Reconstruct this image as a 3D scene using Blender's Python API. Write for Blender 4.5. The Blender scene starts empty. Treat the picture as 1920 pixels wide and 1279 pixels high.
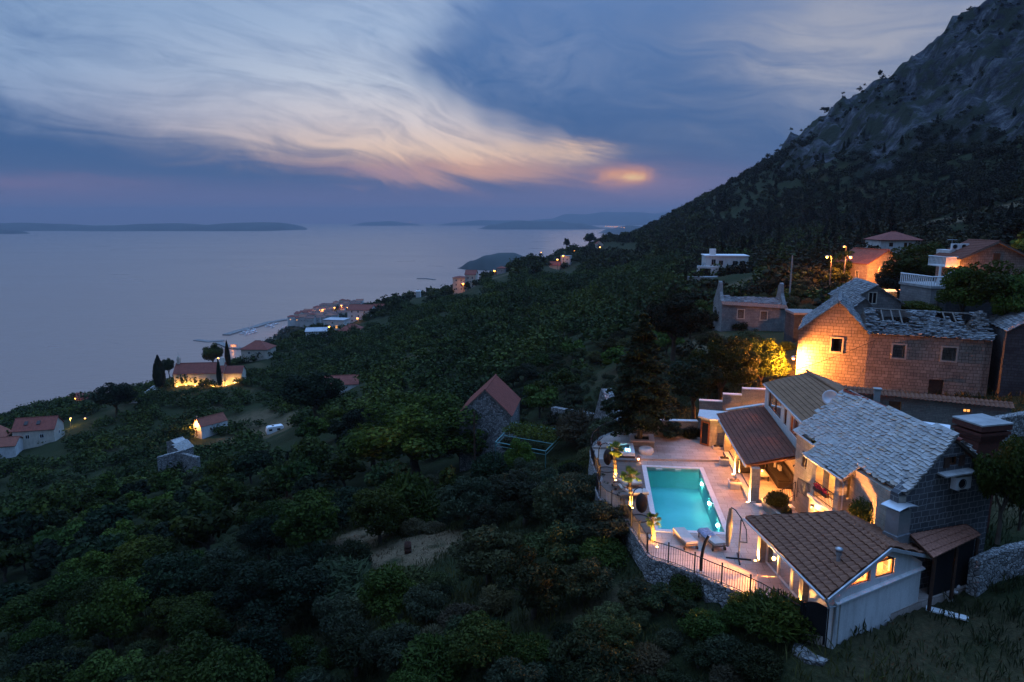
import bpy, math, random, bmesh
import numpy as np
from mathutils import Vector, Matrix, noise
from mathutils.geometry import tessellate_polygon
R = math.radians
sc = bpy.context.scene
COL = sc.collection
random.seed(7)
# ---------------------------------------------------------------- camera model
F, TH, CZ = 1280.0, R(10.2), 18.0
cs, sn = math.cos(TH), math.sin(TH)
def ray(px, py):
    x = (px-960)/F; y = -(py-639.5)/F
    return x, cs+y*sn, -sn+y*cs
def uz(px, py, z):
    """world point on the horizontal plane z seen at a photo pixel (used to survey real positions)"""
    x, Y, Z = ray(px, py); t = (z-CZ)/Z
    return Vector((x*t, Y*t, z))
def uY(px, py, Yd):
    x, Y, Z = ray(px, py); t = Yd/Y
    return Vector((x*t, Yd, CZ+Z*t))
# ---------------------------------------------------------------- mesh builder
class MB:
    def __init__(s): s.v=[]; s.f=[]; s.sm=[]
    def add(s, vs, fs, smooth=False):
        o=len(s.v); s.v += [tuple(p) for p in vs]
        s.f += [tuple(o+i for i in f) for f in fs]; s.sm += [smooth]*len(fs)
    def poly(s, pts): s.add(pts, [tuple(range(len(pts)))])
    def hexa(s, a, b):
        """a, b: two loops of 4 points (bottom, top)"""
        s.add(list(a)+list(b), [(3,2,1,0),(4,5,6,7),(0,1,5,4),(1,2,6,5),(2,3,7,6),(3,0,4,7)])
    def box(s, c, d, rz=0.0, taper=1.0):
        c=Vector(c); ca,sa=math.cos(rz),math.sin(rz); x,y,z=d[0]/2,d[1]/2,d[2]/2
        def P(i,j,k,t): return (c.x+(i*x*ca-j*y*sa)*t, c.y+(i*x*sa+j*y*ca)*t, c.z+k*z)
        q=((-1,-1),(1,-1),(1,1),(-1,1))
        s.hexa([P(i,j,-1,1) for i,j in q],[P(i,j,1,taper) for i,j in q])
    def prism(s, pts2, z0, z1):
        n=len(pts2); 
        area=sum(pts2[i][0]*pts2[(i+1)%n][1]-pts2[(i+1)%n][0]*pts2[i][1] for i in range(n))
        if area<0: pts2=list(pts2)[::-1]
        za=z0 if hasattr(z0,'__len__') else [z0]*n; zb=z1 if hasattr(z1,'__len__') else [z1]*n
        vs=[(p[0],p[1],za[i]) for i,p in enumerate(pts2)]+[(p[0],p[1],zb[i]) for i,p in enumerate(pts2)]
        s.add(vs,[tuple(range(n-1,-1,-1)),tuple(range(n,2*n))]+[(i,(i+1)%n,n+(i+1)%n,n+i) for i in range(n)])
    def tube(s, pts, r, n=8, caps=True, smooth=True):
        pts=[Vector(p) for p in pts]; m=len(pts); rr=r if hasattr(r,'__len__') else [r]*m
        vs=[]; ref=None
        for i,p in enumerate(pts):
            t=(pts[min(i+1,m-1)]-pts[max(i-1,0)]).normalized()
            if ref is None: ref=Vector((0,0,1)) if abs(t.z)<.9 else Vector((1,0,0))
            u=t.cross(ref)
            if u.length<1e-4: u=t.cross(Vector((0,1,0)))
            u.normalize(); w=u.cross(t).normalized(); ref=w
            vs += [tuple(p+rr[i]*(math.cos(2*math.pi*k/n)*u+math.sin(2*math.pi*k/n)*w)) for k in range(n)]
        fs=[(i*n+k,(i+1)*n+k,(i+1)*n+(k+1)%n,i*n+(k+1)%n) for i in range(m-1) for k in range(n)]
        s.add(vs,fs,smooth)
        if caps:
            s.add(vs[:n],[tuple(range(n))]); s.add(vs[-n:],[tuple(range(n-1,-1,-1))])
    def lathe(s, prof, c=(0,0,0), n=16, smooth=True):
        c=Vector(c); m=len(prof)
        vs=[(c.x+r*math.cos(2*math.pi*k/n),c.y+r*math.sin(2*math.pi*k/n),c.z+z) for r,z in prof for k in range(n)]
        s.add(vs,[(i*n+k,i*n+(k+1)%n,(i+1)*n+(k+1)%n,(i+1)*n+k) for i in range(m-1) for k in range(n)],smooth)
    def ball(s, c, r, n=10, m=6, sq=(1,1,1)):
        c=Vector(c); vs=[];
        for j in range(m+1):
            a=math.pi*j/m
            for k in range(n):
                b=2*math.pi*k/n
                vs.append((c.x+r*sq[0]*math.sin(a)*math.cos(b),c.y+r*sq[1]*math.sin(a)*math.sin(b),c.z-r*sq[2]*math.cos(a)))
        s.add(vs,[(j*n+k,j*n+(k+1)%n,(j+1)*n+(k+1)%n,(j+1)*n+k) for j in range(m) for k in range(n)],True)
    def wall(s, p0, p1, outline, holes=(), th=0.3):
        """vertical wall from p0 to p1 (xy); outline/holes in (distance along, absolute z); thickness to the left of p0->p1"""
        p0=Vector((p0[0],p0[1],0)); p1=Vector((p1[0],p1[1],0)); d=(p1-p0).normalized(); nrm=Vector((-d.y,d.x,0))
        loops=[list(outline)]+[list(h) for h in holes]
        tri=tessellate_polygon([[Vector((a,b,0)) for a,b in L] for L in loops])
        flat=[q for L in loops for q in L]
        def P(q,o): return p0+d*q[0]+nrm*o+Vector((0,0,q[1]))
        n=len(flat); vs=[P(q,0) for q in flat]+[P(q,th) for q in flat]; fs=[]
        for a,b,c in tri:
            A,B,Cc=flat[a],flat[b],flat[c]
            ar=(B[0]-A[0])*(Cc[1]-A[1])-(Cc[0]-A[0])*(B[1]-A[1])
            if ar<0: b,c=c,b
            fs.append((a,b,c)); fs.append((n+c,n+b,n+a))
        o=0
        for L in loops:
            m=len(L)
            for i in range(m):
                j=(i+1)%m; fs.append((o+i,n+o+i,n+o+j,o+j))
            o+=m
        s.add(vs,fs)
    def build(s, name, mat, parent=None, loc=None, uvrot=0.0, fixn=True):
        L=Vector((0,0,0))
        if parent is not None:
            q=parent
            while q is not None: L=L+q.location; q=q.parent
        elif loc is not None: L=Vector(loc)
        me=bpy.data.meshes.new(name)
        me.from_pydata([(p[0]-L.x,p[1]-L.y,p[2]-L.z) for p in s.v],[],s.f)
        me.polygons.foreach_set('use_smooth',s.sm)
        if fixn:
            bm=bmesh.new(); bm.from_mesh(me); bmesh.ops.recalc_face_normals(bm,faces=bm.faces[:]); bm.to_mesh(me); bm.free()
        uv=me.uv_layers.new(name='UVMap'); me.update()
        ca,sa=math.cos(uvrot),math.sin(uvrot); data=np.empty(len(me.loops)*2,dtype=np.float32); vv=me.vertices
        for p in me.polygons:
            n=p.normal
            if abs(n.z)>0.97: t=Vector((ca,sa,0)); b=Vector((-sa,ca,0))
            else:
                t=Vector((-n.y,n.x,0)).normalized(); b=n.cross(t)
                if abs(n.z)<.05: b=Vector((0,0,1))
            for li in p.loop_indices:
                co=vv[me.loops[li].vertex_index].co+L
                data[2*li]=co.dot(t); data[2*li+1]=co.dot(b)
        uv.data.foreach_set('uv',data)
        if mat is not None: me.materials.append(mat)
        o=bpy.data.objects.new(name,me); COL.objects.link(o)
        if parent is not None: o.parent=parent
        elif loc is not None: o.location=L
        return o
def tag(o, label=None, cat=None, group=None, kind=None):
    if label: o['label']=label
    if cat: o['category']=cat
    if group: o['group']=group
    if kind: o['kind']=kind
    return o
def thing(name, label, cat, loc=(0,0,0), group=None, rz=0.0):
    o=bpy.data.objects.new(name,None); o.empty_display_size=.3; COL.objects.link(o)
    o.location=loc; o.rotation_euler=(0,0,rz)
    return tag(o,label,cat,group)
def copy_tree(o, parent=None):
    c=o.copy(); COL.objects.link(c)
    if parent is not None: c.parent=parent
    for ch in list(o.children): copy_tree(ch,c)
    return c
def np_mesh(name, V, Fq, mat, smooth=False):
    """fast mesh from numpy arrays: V (n,3), Fq (m,4)"""
    me=bpy.data.meshes.new(name); n=len(V); m=len(Fq); k=Fq.shape[1]
    me.vertices.add(n); me.vertices.foreach_set('co',np.ascontiguousarray(V,dtype=np.float32).ravel())
    me.loops.add(m*k); me.loops.foreach_set('vertex_index',np.ascontiguousarray(Fq,dtype=np.int32).ravel())
    me.polygons.add(m); me.polygons.foreach_set('loop_start',np.arange(0,m*k,k,dtype=np.int32))
    me.polygons.foreach_set('loop_total',np.full(m,k,dtype=np.int32))
    if smooth: me.polygons.foreach_set('use_smooth',np.ones(m,dtype=bool))
    me.update(calc_edges=True); me.materials.append(mat)
    return me
# ---------------------------------------------------------------- materials
class NT:
    def __init__(s, tree): s.t=tree; s.n=tree.nodes; s.l=tree.links
    def new(s, typ, **k):
        n=s.n.new(typ)
        for a,b in k.items(): setattr(n,a,b)
        return n
    def link(s,a,b): s.l.new(a,b)
    def math(s, op, a, b=None, clamp=False):
        n=s.n.new('ShaderNodeMath'); n.operation=op; n.use_clamp=clamp
        for i,x in enumerate((a,b)):
            if x is None: continue
            if isinstance(x,(int,float)): n.inputs[i].default_value=x
            else: s.l.new(x,n.inputs[i])
        return n.outputs[0]
    def mix(s, f, a, b, typ='MIX'):
        n=s.n.new('ShaderNodeMix'); n.data_type='RGBA'; n.blend_type=typ
        for i,x in ((0,f),(6,a),(7,b)):
            if isinstance(x,(int,float)): n.inputs[i].default_value=x
            elif isinstance(x,(tuple,list)): n.inputs[i].default_value=(x[0],x[1],x[2],1)
            else: s.l.new(x,n.inputs[i])
        return n.outputs[2]
    def noise(s, vec, scale, detail=4, rough=.55, dist=0, col=False):
        n=s.n.new('ShaderNodeTexNoise'); n.inputs['Scale'].default_value=scale; n.inputs['Detail'].default_value=detail
        n.inputs['Roughness'].default_value=rough; n.inputs['Distortion'].default_value=dist
        if vec is not None: s.l.new(vec,n.inputs['Vector'])
        return n.outputs[1 if col else 0]
    def ramp(s, f, stops):
        n=s.n.new('ShaderNodeValToRGB'); e=n.color_ramp.elements
        while len(e)<len(stops): e.new(.5)
        for i,(p,c) in enumerate(stops):
            e[i].position=p; e[i].color=(c[0],c[1],c[2],1) if hasattr(c,'__len__') else (c,c,c,1)
        s.l.new(f,n.inputs[0]); return n.outputs[0]
    def smooth(s, x, a, b):
        n=s.n.new('ShaderNodeMapRange'); n.interpolation_type='SMOOTHSTEP'
        n.inputs[1].default_value=a; n.inputs[2].default_value=b
        s.l.new(x,n.inputs[0]); return n.outputs[0]
def newmat(name):
    m=bpy.data.materials.new(name); m.use_nodes=True; t=NT(m.node_tree)
    return m,t,t.n['Principled BSDF']
def bump(t, b, h, strength=.4, dist=.02):
    n=t.new('ShaderNodeBump'); n.inputs['Strength'].default_value=strength; n.inputs['Distance'].default_value=dist
    t.link(h,n.inputs['Height']); t.link(n.outputs[0],b.inputs['Normal'])
def plain(name, c, rough=.6, metal=0, var=.25, scale=3.0, bmp=0.0, c2=None):
    m,t,b=newmat(name); tc=t.new('ShaderNodeTexCoord')
    nz=t.noise(tc.outputs['Object'],scale,5,.6)
    d=c2 or tuple(x*(1-var) for x in c); l=c if c2 else tuple(min(1,x*(1+var)) for x in c)
    t.link(t.ramp(nz,[(.3,d),(.7,l)]),b.inputs['Base Color'])
    b.inputs['Roughness'].default_value=rough; b.inputs['Metallic'].default_value=metal
    b.inputs['Specular IOR Level'].default_value=.3
    if bmp: bump(t,b,t.noise(tc.outputs['Object'],scale*6,4),bmp,.02)
    return m
def plaster(name, c):
    m,t,b=newmat(name); tc=t.new('ShaderNodeTexCoord'); mp=t.new('ShaderNodeMapping'); mp.inputs['Scale'].default_value=(2.6,.28,1); t.link(tc.outputs['UV'],mp.inputs[0])
    st=t.noise(mp.outputs[0],1.0,6,.65); bl=t.noise(tc.outputs['Object'],.55,6,.65); fi=t.noise(tc.outputs['Object'],14,4,.6)
    col=t.mix(.55,c,t.ramp(st,[(.30,(.55,.54,.52)),(.52,(1,1,1))]),'MULTIPLY'); col=t.mix(.6,col,t.ramp(bl,[(.30,(.68,.67,.65)),(.58,(1.04,1.04,1.03))]),'MULTIPLY')
    col=t.mix(.35,col,t.ramp(fi,[(.35,(.7,.7,.7)),(.6,(1.02,1.02,1.02))]),'MULTIPLY')
    t.link(col,b.inputs['Base Color']); b.inputs['Roughness'].default_value=.9; b.inputs['Specular IOR Level'].default_value=.15; bump(t,b,fi,.25,.02); return m
def emis(name, c, s):
    m,t,b=newmat(name); b.inputs['Base Color'].default_value=(*c,1)
    b.inputs['Emission Color'].default_value=(*c,1); b.inputs['Emission Strength'].default_value=s
    return m
def ashlar(name, c1, c2, mortar, bw=.5, bh=.28, msize=.012, wear=.35, bmp=.5, rough=.85, squash=.5, offset=.5):
    """coursed stone: brick pattern in metres on the UV, irregular joints, per-stone tone and stains"""
    m,t,b=newmat(name); tc=t.new('ShaderNodeTexCoord'); uv=tc.outputs['UV']
    wob=t.noise(uv,2.2,2,.5,col=True); v=t.new('ShaderNodeVectorMath',operation='MULTIPLY_ADD')
    t.link(wob,v.inputs[0]); v.inputs[1].default_value=(.17,.11,0); t.link(uv,v.inputs[2])
    br=t.new('ShaderNodeTexBrick'); t.link(v.outputs[0],br.inputs['Vector']); br.offset=offset; br.squash=squash; br.squash_frequency=3
    br.inputs['Color1'].default_value=(*c1,1); br.inputs['Color2'].default_value=(*c2,1); br.inputs['Mortar'].default_value=(*mortar,1)
    br.inputs['Scale'].default_value=1; br.inputs['Mortar Size'].default_value=msize; br.inputs['Mortar Smooth'].default_value=.3
    br.inputs['Brick Width'].default_value=bw; br.inputs['Row Height'].default_value=bh
    st=t.noise(uv,.6,6,.65); fine=t.noise(uv,9,4,.6)
    c=t.mix(wear,br.outputs['Color'],t.ramp(st,[(.3,(.35,.35,.36)),(.65,(1,1,1))]),'MULTIPLY')
    c=t.mix(.5,c,t.ramp(fine,[(.25,(.6,.6,.6)),(.7,(1.1,1.1,1.1))]),'MULTIPLY')
    t.link(c,b.inputs['Base Color']); b.inputs['Roughness'].default_value=rough; b.inputs['Specular IOR Level'].default_value=.15
    h=t.math('SUBTRACT',t.math('MULTIPLY',fine,.35),br.outputs['Fac'])
    bump(t,b,h,bmp,.03); return m
def rubble(name, c1, c2, gap, scale=3.2, bmp=.9):
    m,t,b=newmat(name); tc=t.new('ShaderNodeTexCoord'); ob=tc.outputs['Object']
    wob=t.noise(ob,2.5,3,.5,col=True); v=t.new('ShaderNodeVectorMath',operation='MULTIPLY_ADD')
    t.link(wob,v.inputs[0]); v.inputs[1].default_value=(.25,.25,.25); t.link(ob,v.inputs[2])
    e=t.new('ShaderNodeTexVoronoi',feature='DISTANCE_TO_EDGE'); e.inputs['Scale'].default_value=scale; t.link(v.outputs[0],e.inputs['Vector'])
    f=t.new('ShaderNodeTexVoronoi'); f.inputs['Scale'].default_value=scale; t.link(v.outputs[0],f.inputs['Vector'])
    tone=t.new('ShaderNodeSeparateColor'); t.link(f.outputs['Color'],tone.inputs[0])
    c=t.ramp(tone.outputs[0],[(.1,c2),(.8,c1)])
    fine=t.noise(ob,14,4,.6)
    c=t.mix(.5,c,t.ramp(fine,[(.25,(.55,.55,.55)),(.7,(1.1,1.1,1.1))]),'MULTIPLY')
    ed=t.smooth(e.outputs['Distance'],.0,.09); c=t.mix(ed,gap,c)
    t.link(c,b.inputs['Base Color']); b.inputs['Roughness'].default_value=.9; b.inputs['Specular IOR Level'].default_value=.1
    bump(t,b,t.math('ADD',t.smooth(e.outputs['Distance'],0,.2),t.math('MULTIPLY',fine,.3)),bmp,.08); return m
def leafmat(name, c, var=.35, trans=.25):
    m,t,b=newmat(name); oi=t.new('ShaderNodeObjectInfo'); geo=t.new('ShaderNodeNewGeometry')
    rnd=t.math('FRACT',t.math('ADD',geo.outputs['Random Per Island'],oi.outputs['Random']))
    lo=tuple(x*(1-var) for x in c); hi=(c[0]*(1+var*1.3),c[1]*(1+var),c[2]*(1+var*.5))
    cc=t.ramp(rnd,[(0,lo),(1,hi)])
    pn=t.noise(geo.outputs['Position'],.045,3,.6); cc=t.mix(1.0,cc,t.ramp(pn,[(.36,(.55,.62,.70)),(.52,(1,1,1)),(.66,(1.8,1.5,.95))]),'MULTIPLY')
    hs=t.new('ShaderNodeHueSaturation'); t.link(cc,hs.inputs['Color'])
    t.link(t.math('ADD',t.math('MULTIPLY',oi.outputs['Random'],.05),.475),hs.inputs['Hue'])
    t.link(t.math('ADD',t.math('MULTIPLY',oi.outputs['Random'],.7),.65),hs.inputs['Value'])
    t.link(hs.outputs[0],b.inputs['Base Color']); b.inputs['Roughness'].default_value=.75; b.inputs['Specular IOR Level'].default_value=.12
    if trans:
        tr=t.new('ShaderNodeBsdfTranslucent'); t.link(hs.outputs[0],tr.inputs[0]); mx=t.new('ShaderNodeMixShader'); mx.inputs[0].default_value=trans
        out=t.n['Material Output']; t.link(b.outputs[0],mx.inputs[1]); t.link(tr.outputs[0],mx.inputs[2]); t.link(mx.outputs[0],out.inputs['Surface'])
    return m
# ================================================================ camera, render settings
cam=bpy.data.cameras.new('camera'); camo=bpy.data.objects.new('camera',cam); COL.objects.link(camo)
cam.sensor_width=36; cam.lens=24; cam.clip_start=.5; cam.clip_end=60000
camo.location=(0,0,CZ); camo.rotation_euler=(R(90)-TH,0,0); sc.camera=camo
sc.view_settings.view_transform='Standard'; sc.view_settings.look='None'; sc.view_settings.exposure=0; sc.view_settings.gamma=1
sc.render.engine='CYCLES'
sc.cycles.use_denoising=True
try: sc.cycles.denoiser='OPENIMAGEDENOISE'
except Exception: pass
sc.cycles.max_bounces=6; sc.cycles.diffuse_bounces=3; sc.cycles.glossy_bounces=3; sc.cycles.transmission_bounces=6; sc.cycles.transparent_max_bounces=8; sc.cycles.volume_bounces=0
sc.cycles.sample_clamp_indirect=4; sc.cycles.use_light_tree=True; sc.cycles.caustics_reflective=False; sc.cycles.caustics_refractive=False
# ================================================================ world: dusk sky with high cirrus, sun just gone behind a cloud bank
SUN_AZ=math.atan2(*ray(1155,330)[:2]); SUN_EL=R(3.2)
def srgb(r,g,b):
    f=lambda v:((v/255+.055)/1.055)**2.4 if v>10 else v/255/12.92
    return (f(r),f(g),f(b))
def azel(px,py):
    x,Y,Z=ray(px,py); return math.degrees(math.atan2(x,Y)), math.degrees(math.atan2(Z,math.hypot(x,Y)))
w=bpy.data.worlds.new('World'); sc.world=w; w.use_nodes=True; t=NT(w.node_tree)
for n in list(t.n): t.n.remove(n)
tc=t.new('ShaderNodeTexCoord'); sep=t.new('ShaderNodeSeparateXYZ'); t.link(tc.outputs['Generated'],sep.inputs[0])
X,Y,Z=sep.outputs
az=t.math('MULTIPLY',t.math('ARCTAN2',X,Y),57.2958); el=t.math('MULTIPLY',t.math('ARCSINE',Z),57.2958)
cmb=t.new('ShaderNodeCombineXYZ'); t.link(az,cmb.inputs[0]); t.link(el,cmb.inputs[1])
def mapped(sx,sy,rot=0,ox=0,vec=None):
    m=t.new('ShaderNodeMapping'); m.inputs['Scale'].default_value=(sx,sy,1); m.inputs['Rotation'].default_value=(0,0,R(rot)); m.inputs['Location'].default_value=(ox,ox*.7,0)
    t.link(vec or cmb.outputs[0],m.inputs[0]); return m.outputs[0]
def sepc(c):
    s=t.new('ShaderNodeSeparateColor'); t.link(c,s.inputs[0]); return s.outputs
# broad lazy warp, then fine wisps drawn out along the wind
n1=sepc(t.noise(mapped(.055,.12,0,3.1),1.0,2,.5,.4,col=True))
wv=t.new('ShaderNodeVectorMath',operation='MULTIPLY_ADD'); cmb2=t.new('ShaderNodeCombineXYZ'); t.link(n1[0],cmb2.inputs[0]); t.link(n1[1],cmb2.inputs[1])
t.link(cmb2.outputs[0],wv.inputs[0]); wv.inputs[1].default_value=(13,5,0); t.link(cmb.outputs[0],wv.inputs[2])
sw=t.new('ShaderNodeSeparateXYZ'); t.link(wv.outputs[0],sw.inputs[0])
lg=t.math('DIVIDE',5.0,t.math('ADD',1.0,t.math('POWER',2.71828,t.math('MULTIPLY',t.math('ADD',sw.outputs[0],1.0),.27))))
es=t.math('SUBTRACT',t.math('ADD',sw.outputs[1],t.math('MULTIPLY',sw.outputs[0],.10)),lg)          # height measured along the drifting cloud
cw=t.new('ShaderNodeCombineXYZ'); t.link(sw.outputs[0],cw.inputs[0]); t.link(es,cw.inputs[1])
wisp=t.noise(mapped(.075,.62,0,1.7,cw.outputs[0]),1.0,7,.62,.7)      # long streaks
tuft=t.noise(mapped(.13,.30,0,5.2,cw.outputs[0]),1.0,6,.64,.9)       # soft curls
wa=t.math('SUBTRACT',wisp,.5); tu=t.math('SUBTRACT',tuft,.5)
azw=t.math('ADD',az,t.math('ADD',t.math('MULTIPLY',tu,11.0),t.math('MULTIPLY',wa,4.0)))
elw=t.math('ADD',el,t.math('ADD',t.math('MULTIPLY',wa,4.0),t.math('MULTIPLY',tu,2.6)))
def curve(x,lo,hi,pts,vlo,vhi):
    """1-D function as a grey ramp: pts [(x,value)]"""
    f=t.new('ShaderNodeMapRange'); f.inputs[1].default_value=lo; f.inputs[2].default_value=hi; t.link(x,f.inputs[0])
    n=t.new('ShaderNodeValToRGB'); e=n.color_ramp.elements; n.color_ramp.interpolation='EASE'
    while len(e)<len(pts): e.new(.5)
    for i,(a,v) in enumerate(sorted(pts)):
        g=(v-vlo)/(vhi-vlo); e[i].position=min(1,max(0,(a-lo)/(hi-lo))); e[i].color=(g,g,g,1)
    t.link(f.outputs[0],n.inputs[0]); r=t.new('ShaderNodeMapRange'); r.inputs[3].default_value=vlo; r.inputs[4].default_value=vhi
    t.link(n.outputs[0],r.inputs[0]); return r.outputs[0]
def cramp(x,lo,hi,stops):
    f=t.new('ShaderNodeMapRange'); f.inputs[1].default_value=lo; f.inputs[2].default_value=hi; t.link(x,f.inputs[0])
    return t.ramp(f.outputs[0],[((a-lo)/(hi-lo),srgb(*c)) for a,c in stops])
AE=azel
# 1. clear dusk air and grey-blue cloud bank
base=cramp(el,0,40,[(0,(128,120,154)),(1.6,(106,110,150)),(3.2,(72,100,144)),(6,(58,97,146)),(11,(58,103,158)),(17,(86,124,178)),(30,(112,152,212)),(40,(120,168,236))])
# 2. the bright cirrus veil
low=curve(az,-40,12,[(AE(x,y)[0],AE(x,y)[1]) for x,y in ((-60,205),(0,222),(150,250),(300,280),(450,298),(640,318),(780,332),(900,338),(1000,332),(1090,312),(1200,290))],0,12)
lowm=t.smooth(t.math('SUBTRACT',elw,low),-1.6,2.8)
up=curve(az,-40,12,[(-40,13.5)]+[(AE(x,y)[0],AE(x,y)[1]) for x,y in ((740,70),(800,130),(850,165),(930,212),(1040,248),(1120,290),(1220,330))],0,30)
upm=t.smooth(t.math('SUBTRACT',up,elw),-1.2,3.0)
left=curve(el,0,30,[(AE(x,y)[1],AE(x,y)[0]) for x,y in ((880,-20),(862,30),(828,70),(775,112),(740,170),(700,300))]+[(30,-3)],-20,0)
leftm=t.smooth(t.math('SUBTRACT',left,azw),-3.0,4.0)
veil=t.math('MULTIPLY',t.math('MAXIMUM',upm,leftm),lowm)
dens=t.math('ADD',t.math('MULTIPLY',wa,1.25),t.math('ADD',t.math('MULTIPLY',tu,1.1),.88))
veil=t.math('MULTIPLY',veil,dens,True)
vc=cramp(el,0,24,[(2.2,(214,156,138)),(3.6,(240,184,150)),(5.2,(246,212,186)),(7.5,(230,218,216)),(10.5,(204,212,226)),(14,(172,192,220)),(24,(130,158,200))])
edge=t.smooth(az,-40,-6); vc=t.mix(edge,cramp(el,0,24,[(3,(112,130,166)),(6,(128,148,184)),(10,(142,168,204)),(18,(116,150,192)),(24,(112,142,188))]),vc)
skc=t.mix(veil,base,vc)
# dark curl of cloud biting into the veil, thinning to the right
da,de=AE(1010,110); q=t.math('ADD',t.math('POWER',t.math('MULTIPLY',t.math('SUBTRACT',azw,da),1/9.5),2.0),t.math('POWER',t.math('MULTIPLY',t.math('SUBTRACT',elw,de),1/4.2),2.0))
skc=t.mix(t.math('MULTIPLY',t.math('POWER',2.71828,t.math('MULTIPLY',q,-1.0)),t.math('ADD',t.math('MULTIPLY',tu,1.3),.28),True),skc,srgb(148,164,196))
# 3. pale veil over the mountain
ra,re=AE(1640,60); q=t.math('ADD',t.math('POWER',t.math('MULTIPLY',t.math('SUBTRACT',azw,ra),1/10.5),2.0),t.math('POWER',t.math('MULTIPLY',t.math('SUBTRACT',elw,re),1/5.6),2.0))
skc=t.mix(t.math('MULTIPLY',t.math('POWER',2.71828,t.math('MULTIPLY',q,-1.0)),t.math('ADD',t.math('MULTIPLY',wa,1.6),.9),True),skc,srgb(164,168,184))
# 4. warm wedges low over the sea
def patch(px,py,sa,se,col,amt,k):
    global skc
    a,e=AE(px,py); q=t.math('ADD',t.math('POWER',t.math('MULTIPLY',t.math('SUBTRACT',azw,a),1/sa),2.0),t.math('POWER',t.math('MULTIPLY',t.math('SUBTRACT',t.math('ADD',el,t.math('MULTIPLY',wa,k)),e),1/se),2.0))
    skc=t.mix(t.math('MULTIPLY',t.math('POWER',2.71828,t.math('MULTIPLY',q,-1.0)),amt),skc,srgb(*col))
patch(60,345,6,.7,(128,116,150),.7,3.0); patch(880,322,7.5,.75,(224,172,148),.8,3.4); patch(720,322,4,.7,(178,146,158),.7,3.4); patch(1240,345,7,1.2,(140,124,156),.7,2.0)
patch(1075,283,4.2,.62,(232,198,172),.9,3.4)
patch(1152,331,3.0,.8,(200,146,142),.65,1.0); patch(1153,331,2.2,.62,(246,168,116),1.0,.9); patch(1155,333,1.15,.27,(255,214,150),1.0,.5)
zen=t.new('ShaderNodeVectorMath',operation='SCALE'); t.link(skc,zen.inputs[0]); t.link(t.math('MULTIPLY',t.math('ADD',1.0,t.math('MULTIPLY',t.smooth(el,24,60),2.6)),t.math('SUBTRACT',1.0,t.math('MULTIPLY',t.smooth(t.math('MULTIPLY',Y,-1.0),-.1,.7),.5))),zen.inputs['Scale'])  # extra brightness added to the unseen overhead sky, rear sky dimmed, for fill light
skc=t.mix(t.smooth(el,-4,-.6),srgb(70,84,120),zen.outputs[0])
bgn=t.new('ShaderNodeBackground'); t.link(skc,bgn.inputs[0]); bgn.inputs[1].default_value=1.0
ns=t.new('ShaderNodeTexSky'); ns.sky_type='NISHITA'; ns.sun_disc=False; ns.sun_elevation=R(1.0); ns.sun_rotation=SUN_AZ; ns.altitude=200
bg2=t.new('ShaderNodeBackground'); t.link(ns.outputs[0],bg2.inputs[0]); bg2.inputs[1].default_value=.0012
ash=t.new('ShaderNodeAddShader'); t.link(bgn.outputs[0],ash.inputs[0]); t.link(bg2.outputs[0],ash.inputs[1])
wo=t.new('ShaderNodeOutputWorld'); t.link(ash.outputs[0],wo.inputs[0])
w.cycles.sampling_method='MANUAL'; w.cycles.sample_map_resolution=256
sl=bpy.data.lights.new('sun','SUN'); sl.energy=.06; sl.angle=R(12); sl.color=(1,.66,.45)
so=bpy.data.objects.new('sun',sl); COL.objects.link(so); so.location=(0,0,60)
d=Vector((math.sin(SUN_AZ)*math.cos(SUN_EL),math.cos(SUN_AZ)*math.cos(SUN_EL),math.sin(SUN_EL)))
so.rotation_euler=(d).to_track_quat('Z','Y').to_euler()
# ================================================================ sea, islands, haze
SEA=-172.0
def water_mat():
    m,t,b=newmat('sea_water'); tc=t.new('ShaderNodeTexCoord')
    mp=t.new('ShaderNodeMapping'); mp.inputs['Scale'].default_value=(.02,.05,1); t.link(tc.outputs['Object'],mp.inputs[0])
    h=t.noise(mp.outputs[0],1.0,6,.6)
    mp2=t.new('ShaderNodeMapping'); mp2.inputs['Scale'].default_value=(.0012,.0035,1); t.link(tc.outputs['Object'],mp2.inputs[0])
    big=t.noise(mp2.outputs[0],1,4,.55)
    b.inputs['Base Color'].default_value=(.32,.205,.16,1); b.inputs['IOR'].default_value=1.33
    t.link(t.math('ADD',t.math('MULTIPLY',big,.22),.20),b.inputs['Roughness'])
    bump(t,b,h,.8,3.0); return m
n=160; V=[(0,0,SEA)]; rr=[60,300,900,2500,7000,16000,25500]
for r in rr: V+=[(r*math.cos(2*math.pi*k/n),r*math.sin(2*math.pi*k/n),SEA) for k in range(n)]
fs=[(0,1+k,1+(k+1)%n) for k in range(n)]
for i in range(len(rr)-1): fs+=[(1+i*n+k,1+(i+1)*n+k,1+(i+1)*n+(k+1)%n,1+i*n+(k+1)%n) for k in range(n)]
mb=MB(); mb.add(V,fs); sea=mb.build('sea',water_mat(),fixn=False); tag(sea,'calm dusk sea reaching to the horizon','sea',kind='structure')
hillm=plain('island_scrub',(.03,.045,.04),.9,var=.5,scale=.004)
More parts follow.
